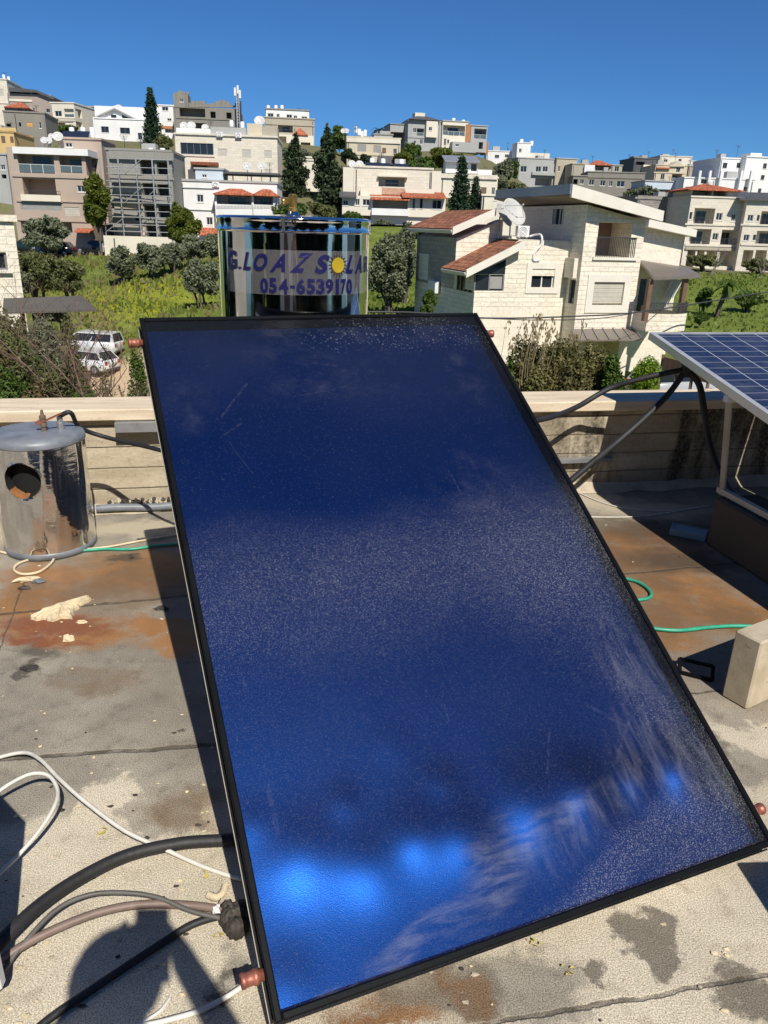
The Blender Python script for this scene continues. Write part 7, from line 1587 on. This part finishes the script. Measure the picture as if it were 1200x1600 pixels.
# thicket on the left
for i, (x, yb, yt, w, D, lf, n, sz, lab) in enumerate((
        (60, 470, 392, 90, 60, 'scrub', 6500, .15, 'scrubby thicket tree below the olive by the street'), (110, 470, 402, 70, 62, 'scrub', 5000, .15, 'brownish thicket bush right of the scrubby one in the field'), (28, 474, 410, 60, 58, 'olive', 4500, .14, 'grey-green thicket bush beside the stone corner house'),
        (30, 640, 505, 110, 17, 'scrub', 9000, .055, 'dense scrubby tree at the left edge over the parapet'), (95, 645, 560, 110, 16, 'scrub', 8000, .05, 'low scrubby shrub over the parapet before the white cars'), (15, 640, 560, 90, 15, 'green', 7000, .05, 'green shrub at the far left over the parapet'),
        (70, 560, 490, 90, 22, 'olive', 7500, .06, 'grey-green bushy tree above the left thicket'), (140, 648, 590, 70, 15, 'green', 4500, .045, 'small green shrub over the parapet right of the white cars'), (60, 640, 575, 70, 14.5, 'redtwig', 2600, .045, 'reddish-leaved shrub in the left thicket'), (215, 580, 535, 40, 30, 'green', 2600, .07, 'green bush left of the collector top corner'),
        (200, 650, 600, 60, 15, 'scrub', 1600, .045, 'sparse twiggy shrub over the parapet left of the collector'),
        (20, 560, 466, 90, 21, 'scrub', 10000, .06, 'olive-brown shrub before the shed, at the left edge'), (75, 580, 484, 70, 19, 'olive', 7000, .055, 'grey-green shrub before the middle of the shed'), (110, 580, 492, 60, 20, 'scrub', 4500, .055, 'olive-brown shrub before the right end of the shed'), (50, 610, 525, 100, 18, 'green', 9000, .055, 'green leafy shrub in the middle of the left thicket'), (0, 620, 520, 80, 16, 'redtwig', 3000, .05, 'reddish shrub at the left edge of the thicket'), (128, 612, 532, 60, 24, 'redtwig', 1000, .05, 'sparse reddish twiggy shrub just before the white cars'), (165, 618, 545, 50, 26, 'scrub', 1000, .05, 'sparse greenish shrub before the right ends of the white cars'), (95, 620, 575, 60, 17, 'lime', 2200, .045, 'yellow-green shrub just before the white cars'))):
    plantpx('thicket_shrub', lab, 'shrub', x, yb, yt, w, D, 'shrub', lf, n=n, size=sz, seed=110+i, group='shrubs of the left thicket', dens=26, crown_from=.45 if D < 25 else .15)
M['redbark'] = plain('reddish_twigs', (.16, .10, .075), .9, 0, .3, 8)
for i, (x, yt, D, nb, lab) in enumerate(((160, 440, 15, 3, 'bare reddish-twigged sapling before the white cars'), (105, 470, 16, 2, 'bare twiggy sapling in the middle of the left thicket'), (215, 500, 15.5, 2, 'thin bare sapling left of the collector top'), (40, 450, 18, 2, 'bare grey sapling over the left thicket'), (132, 485, 16.5, 3, 'low bare sapling right before the nearer white car'), (80, 455, 19, 2, 'bare sapling before the shed roof'))):
    q = at(x, 640, D); gz = ground_z(q.x, q.y); o = thing('bare_sapling', lab, 'bare tree', (q.x, q.y, gz), 0, 'bare saplings over the parapet'); H_ = at(x, yt, D).z - gz
    mb = MB(); mb.tube([(0, 0, -.3), (0, 0, q.z - gz - .5)], .06, M['redbark'], 6, .05); mb.build('trunk', o)
    twigs(o, 200+i, [(rg.uniform(-.2, .2), rg.uniform(-.2, .2), q.z - gz - .8) for _ in range(nb)], (H_ - (q.z - gz)) * .72, .75, 5 if i < 2 else 4, .032, 'redbark')
for i, (x, yb, yt, D, lab) in enumerate(((1110, 432, 380, 96, 'bare tree before the three-storey flats'), (1185, 440, 385, 92, 'bare tree at the right edge before the flats'), (775, 290, 248, 140, 'bare grey tree on the skyline right of the terrace house'))):
    q = at(x, yb, D); gz = ground_z(q.x, q.y); o = thing('bare_tree', lab, 'bare tree', (q.x, q.y, gz), 0, 'bare trees far across the field'); H_ = at(x, yt, D).z - gz; twigs(o, 230+i, [(0, 0, 0), (.2, .1, 0)], H_*.45, .9, 4, .10, 'greybark')
p = at(80, 560, 20); o = thing('dead_trunk', 'thick broken grey tree trunk leaning in the left thicket', 'dead tree', (p.x, p.y, ground_z(p.x, p.y))); a_ = at(92, 575, 20) - Vector(o.location); c_ = at(72, 518, 20) - Vector(o.location); mb = MB(); mb.tube([Vector((a_.x+.1, a_.y, 0)), a_, a_.lerp(c_, .5) + Vector((.05, 0, 0)), c_], .22, M['greybark'], 9, .14); mb.build('trunk', o)
# grass and flowers of the field
rgn = np.random.default_rng(5)
def tufts(name, spec, leaf, seed, lab):
    r = np.random.default_rng(seed); Vs = []; 
    for (x0, x1, y0, y1, n, hh) in spec:
        for _ in range(n):
            x, y = r.uniform(x0, x1), r.uniform(y0, y1); z = ground_z(x, y); a = r.uniform(0, 6.28); s = hh*r.uniform(.5, 1.4); dx, dy = math.cos(a)*s*.5, math.sin(a)*s*.5; lx, ly = r.normal(0, .25*s, 2)
            Vs += [(x-dx, y-dy, z-.05), (x+dx, y+dy, z-.05), (x+dx*.5+lx, y+dy*.5+ly, z+s), (x-dx*.5+lx, y-dy*.5+ly, z+s*.8)]
    V = np.array(Vs); o = np_mesh(name, V, np.arange(len(V)).reshape(-1, 4), [LM[leaf]]); tagp(o, lab, None, None, 'stuff'); return o
LM['grassblade'] = leafmat('grass_blades', (.10, .14, .024), (.25, .29, .06), .35); LM['mustard'] = leafmat('mustard_flowers', (.36, .36, .02), (.50, .47, .03), .3); LM['drygrass'] = leafmat('dry_grass', (.16, .13, .06), (.26, .21, .11), .3)
tufts('grass', [(-34, 14, 54, 84, 9000, .25), (20, 55, 48, 100, 6000, .2), (-6, 8, 44, 60, 1500, .3)], 'grassblade', 1, 'green spring grass over the field')
c1, c2, c3 = at(240, 480, 66), at(185, 462, 70), at(205, 500, 62)
tufts('wildflowers', [(c1.x-6, c1.x+7, c1.y-4, c1.y+4, 700, .14), (c2.x-5, c2.x+6, c2.y-3, c2.y+3, 300, .13), (c3.x-4, c3.x+5, c3.y-2, c3.y+3, 160, .13)], 'mustard', 2, 'yellow wild mustard flowers in the grass')
tufts('dry_grass', [(-40, -14, 66, 88, 1000, .3), (-26, -10, 50, 60, 500, .25)], 'drygrass', 3, 'dry brownish weeds in the field')

# ------------------------------------------------------------------ stone corner house, shed, cars, lamp
bld('rock-faced stone house corner at the left edge below the street', (1, 0, 0), -170, 29, 344, 470, 27, 30, 'villa_stone', 5, [('w', -22, 394, 11, 422)], [(424, -60, 16, 5, 'fascia', .15)], roof='flat', sink=7, frame='win_grey', cat='house')
p = at(60, 478, 23); o = thing('shed', 'low shed with a weathered grey corrugated roof beside the stone corner house', 'shed', (p.x, p.y, p.z - 2.6), R_(6)); f = Fr(o.location, R_(6))
def shedmat():
    t = NT('corrugated_sheet'); v = t.coord(); s = t.n('ShaderNodeSeparateXYZ'); t.l(v, s.inputs[0]); w = t.math('SINE', t.math('MULTIPLY', s.outputs[0], 60)); n = t.noise(1.2, 5, .65, v)
    t.pbr(t.mix(n, (.085, .078, .065), (.17, .155, .13)), .75, .2, t.bump(w, .5, .02)); return t.m
mb = MB(); q = [f.w(x, y, w) + (w,) for x, y, w in ((6, 466, 1.6), (128, 462, 1.6), (152, 484, -.4), (4, 488, -.4))]; q = [Vector((a[0], a[2], a[1])) for a in q]
mb.mesh([v for v in q] + [v - Vector((0, 0, .05)) for v in q], [(0,1,2,3),(7,6,5,4),(0,4,5,1),(1,5,6,2),(2,6,7,3),(3,7,4,0)], shedmat()); mb.build('roof', o)
mb = MB(); x0, x1 = q[3].x + .2, q[2].x - .25; zt_ = min(v.z for v in q) - .06; mb.box((x0, 1.4, zt_ - .4), (x1 - 1.2, 1.5, zt_ + .1), M['bark']); mb.build('wall', o); mb = MB()
for x in (x0, (x0+x1)/2): mb.box((x, .4, -5), (x + .1, .5, zt_), M['bark']); mb.build('post_row', o)

def carpaint(name, c): t = NT(name); t.pbr(t.mix(t.noise(4, 3, .6, t.coord()), c, tuple(x*.9 for x in c)), .25, .1, None, .5, Coat_Weight=.6); return t.m
M['car_white'] = carpaint('white_car_paint', (.74, .74, .74)); M['car_dark'] = carpaint('dark_car_paint', (.02, .022, .028)); M['car_silver'] = carpaint('silver_car_paint', (.45, .46, .47)); M['car_green'] = carpaint('dark_green_car_paint', (.012, .03, .028))
M['tyre'] = plain('tyre', (.015, .015, .015), .85); M['rim'] = plain('wheel_rim', (.42, .43, .44), .35, .7); M['lamp_red'] = plain('tail_lamp', (.42, .02, .015), .25); M['lamp_clear'] = plain('head_lamp', (.62, .64, .66), .15)
def car(label, P, yaw, paint, style='hatch', L=4.1, Wd=1.74, H=1.48, group=None):
    o = thing('parked_car', label, 'car', P, R_(yaw), group); hw = Wd/2
    # lower body and cabin as two lofted shells: stations along x (front is +x)
    if style == 'van': st = [(-L/2, .35, .95, .80), (-L/2+.06, .28, 1.02, .97), (-.2, .24, 1.02, 1), (L/2-.9, .24, 1.0, 1), (L/2-.25, .28, .82, .93), (L/2, .36, .66, .78)]; cab = [(-L/2+.05, .98), (-L/2+.22, H), (L/2-1.75, H+.02), (L/2-.92, .98)]
    else: st = [(-L/2, .38, .86, .80), (-L/2+.10, .28, .94, .95), (-.4, .22, .95, 1), (L/2-1.1, .22, .93, 1), (L/2-.3, .27, .78, .92), (L/2, .38, .60, .76)]; cab = [(-L/2+.12, .92), (-L/2+.62, H-.03), (L/2-2.1, H), (L/2-1.18, .91)]
    vs = []; fs = []; n = 10
    for (x, zl, zh, wf) in st:
        w = hw*wf; r = [( -w*.88, zl), (-w, zl+.10), (-w*1.0, (zl+zh)/2), (-w*.98, zh-.06), (-w*.90, zh), (w*.90, zh), (w*.98, zh-.06), (w, (zl+zh)/2), (w, zl+.10), (w*.88, zl)]; vs += [(x, y, z) for y, z in r]
    for i in range(len(st)-1):
        for k in range(n): fs.append((i*n+k, i*n+(k+1) % n, (i+1)*n+(k+1) % n, (i+1)*n+k))
    fs.append(tuple(range(n))[::-1]); fs.append(tuple(range((len(st)-1)*n, len(st)*n)))
    mb = MB(); mb.mesh(vs, fs, paint, True); mb.build('body', o)
    (xa, za), (xb, zb_), (xc, zc_), (xd, zd) = cab; wl, wt = hw*.92, hw*.74
    A = [(xa, wl, za), (xb, wt, zb_), (xc, wt, zc_), (xd, wl, zd)]
    mb = MB(); Lp = [Vector(p) for p in A]; Rp = [Vector((p[0], -p[1], p[2])) for p in A]
    mb.poly([Lp[1], Lp[2], Rp[2], Rp[1]], paint); mb.poly(Lp, paint); mb.poly(Rp[::-1], paint); mb.poly([Lp[0], Lp[1], Rp[1], Rp[0]], paint); mb.poly([Lp[2], Lp[3], Rp[3], Rp[2]], paint); mb.build('cabin', o)
    def inset(q, a, off):
        c = sum(q, Vector())/4; nrm = (q[1]-q[0]).cross(q[3]-q[0]).normalized(); 
        if nrm.dot(c - Vector((0, 0, .8))) < 0: nrm = -nrm
        return [p + (c-p)*a + nrm*off for p in q]
    mb = MB(); mb.poly(inset([Lp[2], Lp[3], Rp[3], Rp[2]], .10, .012), M['glass']); mb.build('windscreen', o)
    mb = MB(); mb.poly(inset([Lp[0], Lp[1], Rp[1], Rp[0]], .14, .012), M['glass']); mb.build('rear_window', o)
    for Q in (Lp, Rp):
        for f0, f1 in ((.07, .48), (.53, .93)):
            lo0, lo1 = Q[0].lerp(Q[3], f0), Q[0].lerp(Q[3], f1); hi0, hi1 = Q[1].lerp(Q[2], max(.02, (f0-.1)*1.1)), Q[1].lerp(Q[2], min(.98, f1*1.05))
            q = [lo0.lerp(hi0, .10), hi0.lerp(lo0, .12), hi1.lerp(lo1, .12), lo1.lerp(hi1, .10)]; s_ = .012 if Q is Lp else -.012; mb = MB(); mb.poly([p + Vector((0, s_, .004)) for p in q], M['glass']); mb.build('side_window', o)
    for x in (-L/2+.78, L/2-.82):
        for sd in (-1, 1):
            mb = MB(); ax = Matrix(((1, 0, 0), (0, 0, -sd), (0, 1, 0))); mb.lathe([(0, -.02), (.30, -.02), (.325, .03), (.325, .17), (.30, .20), (.215, .205), (.215, .20), (0, .20)], (x, sd*(hw-.19)*1.0 + 0, .325), M['tyre'], 20, True, Matrix(((1, 0, 0), (0, 0, sd), (0, 1, 0))))
            w_ = mb.build('wheel', o); mb = MB(); mb.lathe([(0, .206), (.08, .212), (.20, .207), (.205, .203)], (x, sd*(hw-.19), .325), M['rim'], 14, True, Matrix(((1, 0, 0), (0, 0, sd), (0, 1, 0)))); mb.build('rim', w_)
    for sd in (-1, 1):
        mb = MB(); mb.box((-L/2-.015, sd*hw*.55, .66), (-L/2+.10, sd*hw*.82, .90), M['lamp_red'], None, .02); mb.build('tail_lamp', o); mb = MB(); mb.box((L/2-.17, sd*hw*.48, .52), (L/2+.01, sd*hw*.76, .64), M['lamp_clear'], None, .02); mb.build('headlamp', o)
    mb = MB(); mb.box((-L/2-.03, -hw*.78, .32), (-L/2+.02, hw*.78, .44), M['rail'], None, .02); mb.build('rear_bumper', o)
    return o
def carpx(label, x, y, D, yaw, paint, **k):
    p = at(x, y, D); return car(label, (p.x, p.y, p.z if k.pop('own_z', False) else max(ground_z(p.x, p.y), p.z)), yaw, paint, **k)
carpx('long white family car with dark windows parked beyond the left thicket, the farther of two', 142, 553, 55, 172, M['car_white'], style='van', L=4.6, H=1.62, group='white cars in the sandy lot')
carpx('white hatchback parked nearer, nose to the left, beyond the left thicket', 138, 584, 49, 160, M['car_white'], group='white cars in the sandy lot')
carpx('dark hatchback on the street before the boundary wall of the scaffolded building', 146, 397, 89.5, 178, M['car_dark'], L=4.0, group='cars on the street')
carpx('dark green car on the street at the left below the beige flats', 42, 393, 91, 176, M['car_green'], group='cars on the street')
carpx('dark car half hidden under the wide olive tree by the street', 88, 403, 86, 182, M['car_dark'], group='cars on the street')
carpx('silver car in the paved yard behind the coping, right of the lime-green shrub', 1050, 625, 33, 20, M['car_silver'])
lp = at(161, 386, 88.5); o = thing('street_lamp', 'slim grey street lamp beside the yellow-green tree and the scaffolding', 'street lamp', (lp.x, lp.y, lp.z - .5)); hz_ = at(155, 318, 88.5).z - lp.z + .5; xr = at(155, 318, 88.5).x - lp.x
mb = MB(); mb.tube([(0, 0, 0), (xr*.5, 0, hz_)], .09, M['mast'], 8, .06); mb.build('pole', o); mb = MB(); mb.tube(smooth_path([(xr*.5, 0, hz_ - .8), (xr*.5 - .5, -.1, hz_ - .5), (xr*.5 - 1.2, -.2, hz_ - .62)]), .05, M['mast'], 6); mb.build('arm', o)
mb = MB(); mb.box((xr*.5-1.75, -.33, hz_-.72), (xr*.5-1.1, -.07, hz_-.58), M['galv'], None, .04); mb.build('lamp_head', o)
# fence and yard things behind the parapet on the right
p0_, p1_ = at(1035, 560, 30), at(1140, 590, 28); g0 = ground_z(p0_.x, p0_.y)
o = thing('wooden_fence', 'low brown board fence in the yard below the photovoltaic panel', 'fence', at(1050, 575, 31)); L0 = Vector(o.location); a_ = at(1036, 568, 31) - L0; c_ = at(1110, 588, 29) - L0
mb = MB()
for i in range(9): f0, f1 = i/9, (i+.92)/9; mb.bar(a_.lerp(c_, f0), a_.lerp(c_, f1), .05, .55, M['door'])
mb.build('boards', o)
for i in range(4): mb = MB(); q = a_.lerp(c_, i/3) + Vector((0, .06, 0)); mb.box((q.x-.05, q.y, q.z-2.2), (q.x+.05, q.y+.08, q.z+.35), M['door']); mb.build('post', o)
# overhead cable from the villa
def wire(pts, r, lab): mb = MB(); mb.tube(smooth_path(pts, 8), r, M['rail'], 5, None, False); tagp(mb.build('overhead_cable'), lab, 'cable', 'overhead cables before the villa')
wire([at(500, 488, 30), at(640, 488, 31), at(760, 497, 33), at(900, 494, 36), at(1010, 486, 38), at(1200, 456, 44)], .035, 'dark cable sagging across the front of the villa')
wire([at(770, 498, 33), at(850, 500, 34.5), at(950, 496, 36), at(1040, 478, 41)], .022, 'thinner cable strung just below the dark one before the villa')

# ------------------------------------------------------------------ unseen things added around us to shape the mirror tank reflections
mb = MB(); hb = thing('added_stair_room', 'rendered stair room added unseen behind the photographer to darken the mirror tank', 'stair room', (-.9, -5.2, 0), R_(12))
mb.box((-1.7, -2.4, 0), (1.5, 0, 2.5), M['cream2']); mb.build('wall', hb); mb = MB(); mb.box((-1.85, -2.55, 2.503), (1.65, .25, 2.65), M['conc']); mb.build('roof', hb); mb = MB(); mb.box((-.5, .004, 0.02), (.4, .05, 2.05), M['door']); mb.build('door', hb)
for i, (x, y, H_, w) in enumerate(((-9, -12, 20, 8), (-5.2, -14, 21, 8), (-1.5, -13, 20, 8), (2.4, -14, 21, 8), (6, -13, 20, 8), (9.5, -11, 20, 8), (-13, -8, 19, 8), (13, -8, 19, 8), (16, -2, 15, 6))):  # unseen row, put in to keep the tank reflection dark
    plant('cypress_tree', 'dense dark cypress in the unseen row added behind us to darken the mirror tank', 'cypress', (x, y, -8), H_, w, 'cypress', 'dark', n=5200, size=.48, seed=300+i, group='added cypresses behind the roof')

def added_side_house(label, x, y, w, d, top, mt):  # house added out of view to fill a side of the tank reflection
    hb = thing('house', label, 'house', (x, y, -8)); mb = MB(); T = lambda a, dd, z: (a, dd, z)
    hs = [(k - .6, 8 + top - 2.4, k + .6, 8 + top - 1.1, .2) for k in (-w*.28, 0, w*.28)]
    holes_wall(mb, T, -w/2, w/2, 0, 8 + top, hs, M[mt]); mb.box((-w/2, .0, 0), (-w/2 + .2, d, 8+top), M[mt]) if False else None
    for q in (-w/2, w/2): mb.poly([(q, 0, 0), (q, d, 0), (q, d, 8+top), (q, 0, 8+top)], M[mt])
    mb.poly([(-w/2, d, 0), (w/2, d, 0), (w/2, d, 8+top), (-w/2, d, 8+top)], M[mt]); mb.poly([(-w/2, 0, 8+top), (w/2, 0, 8+top), (w/2, d, 8+top), (-w/2, d, 8+top)], M[mt]); mb.build('wall', hb)
    for q in hs: fit_opening(hb, T, 'w', *q)
added_side_house('cream house added unseen to the left to fill the mirror tank reflection', -13, -1, 5, 5, 4.0, 'cream2'); added_side_house('stone house added unseen to the right to fill the mirror tank reflection', 23, 4, 7, 7, 3.0, 'stone2')
for i, (x, y) in enumerate(((-18, 7), (-19, 14), (22, -3), (24, 14), (-26, 18), (28, 20))):  # unseen evergreens, added to close gaps at the reflection's sides
    plant('added_evergreen', 'dark evergreen added unseen beside our roof to fill the mirror tank reflection', 'tree', (x, y, -8), 13, 7, 'round', 'dark', n=3500, size=.4, seed=330+i, group='added evergreens beside the roof', dens=16)
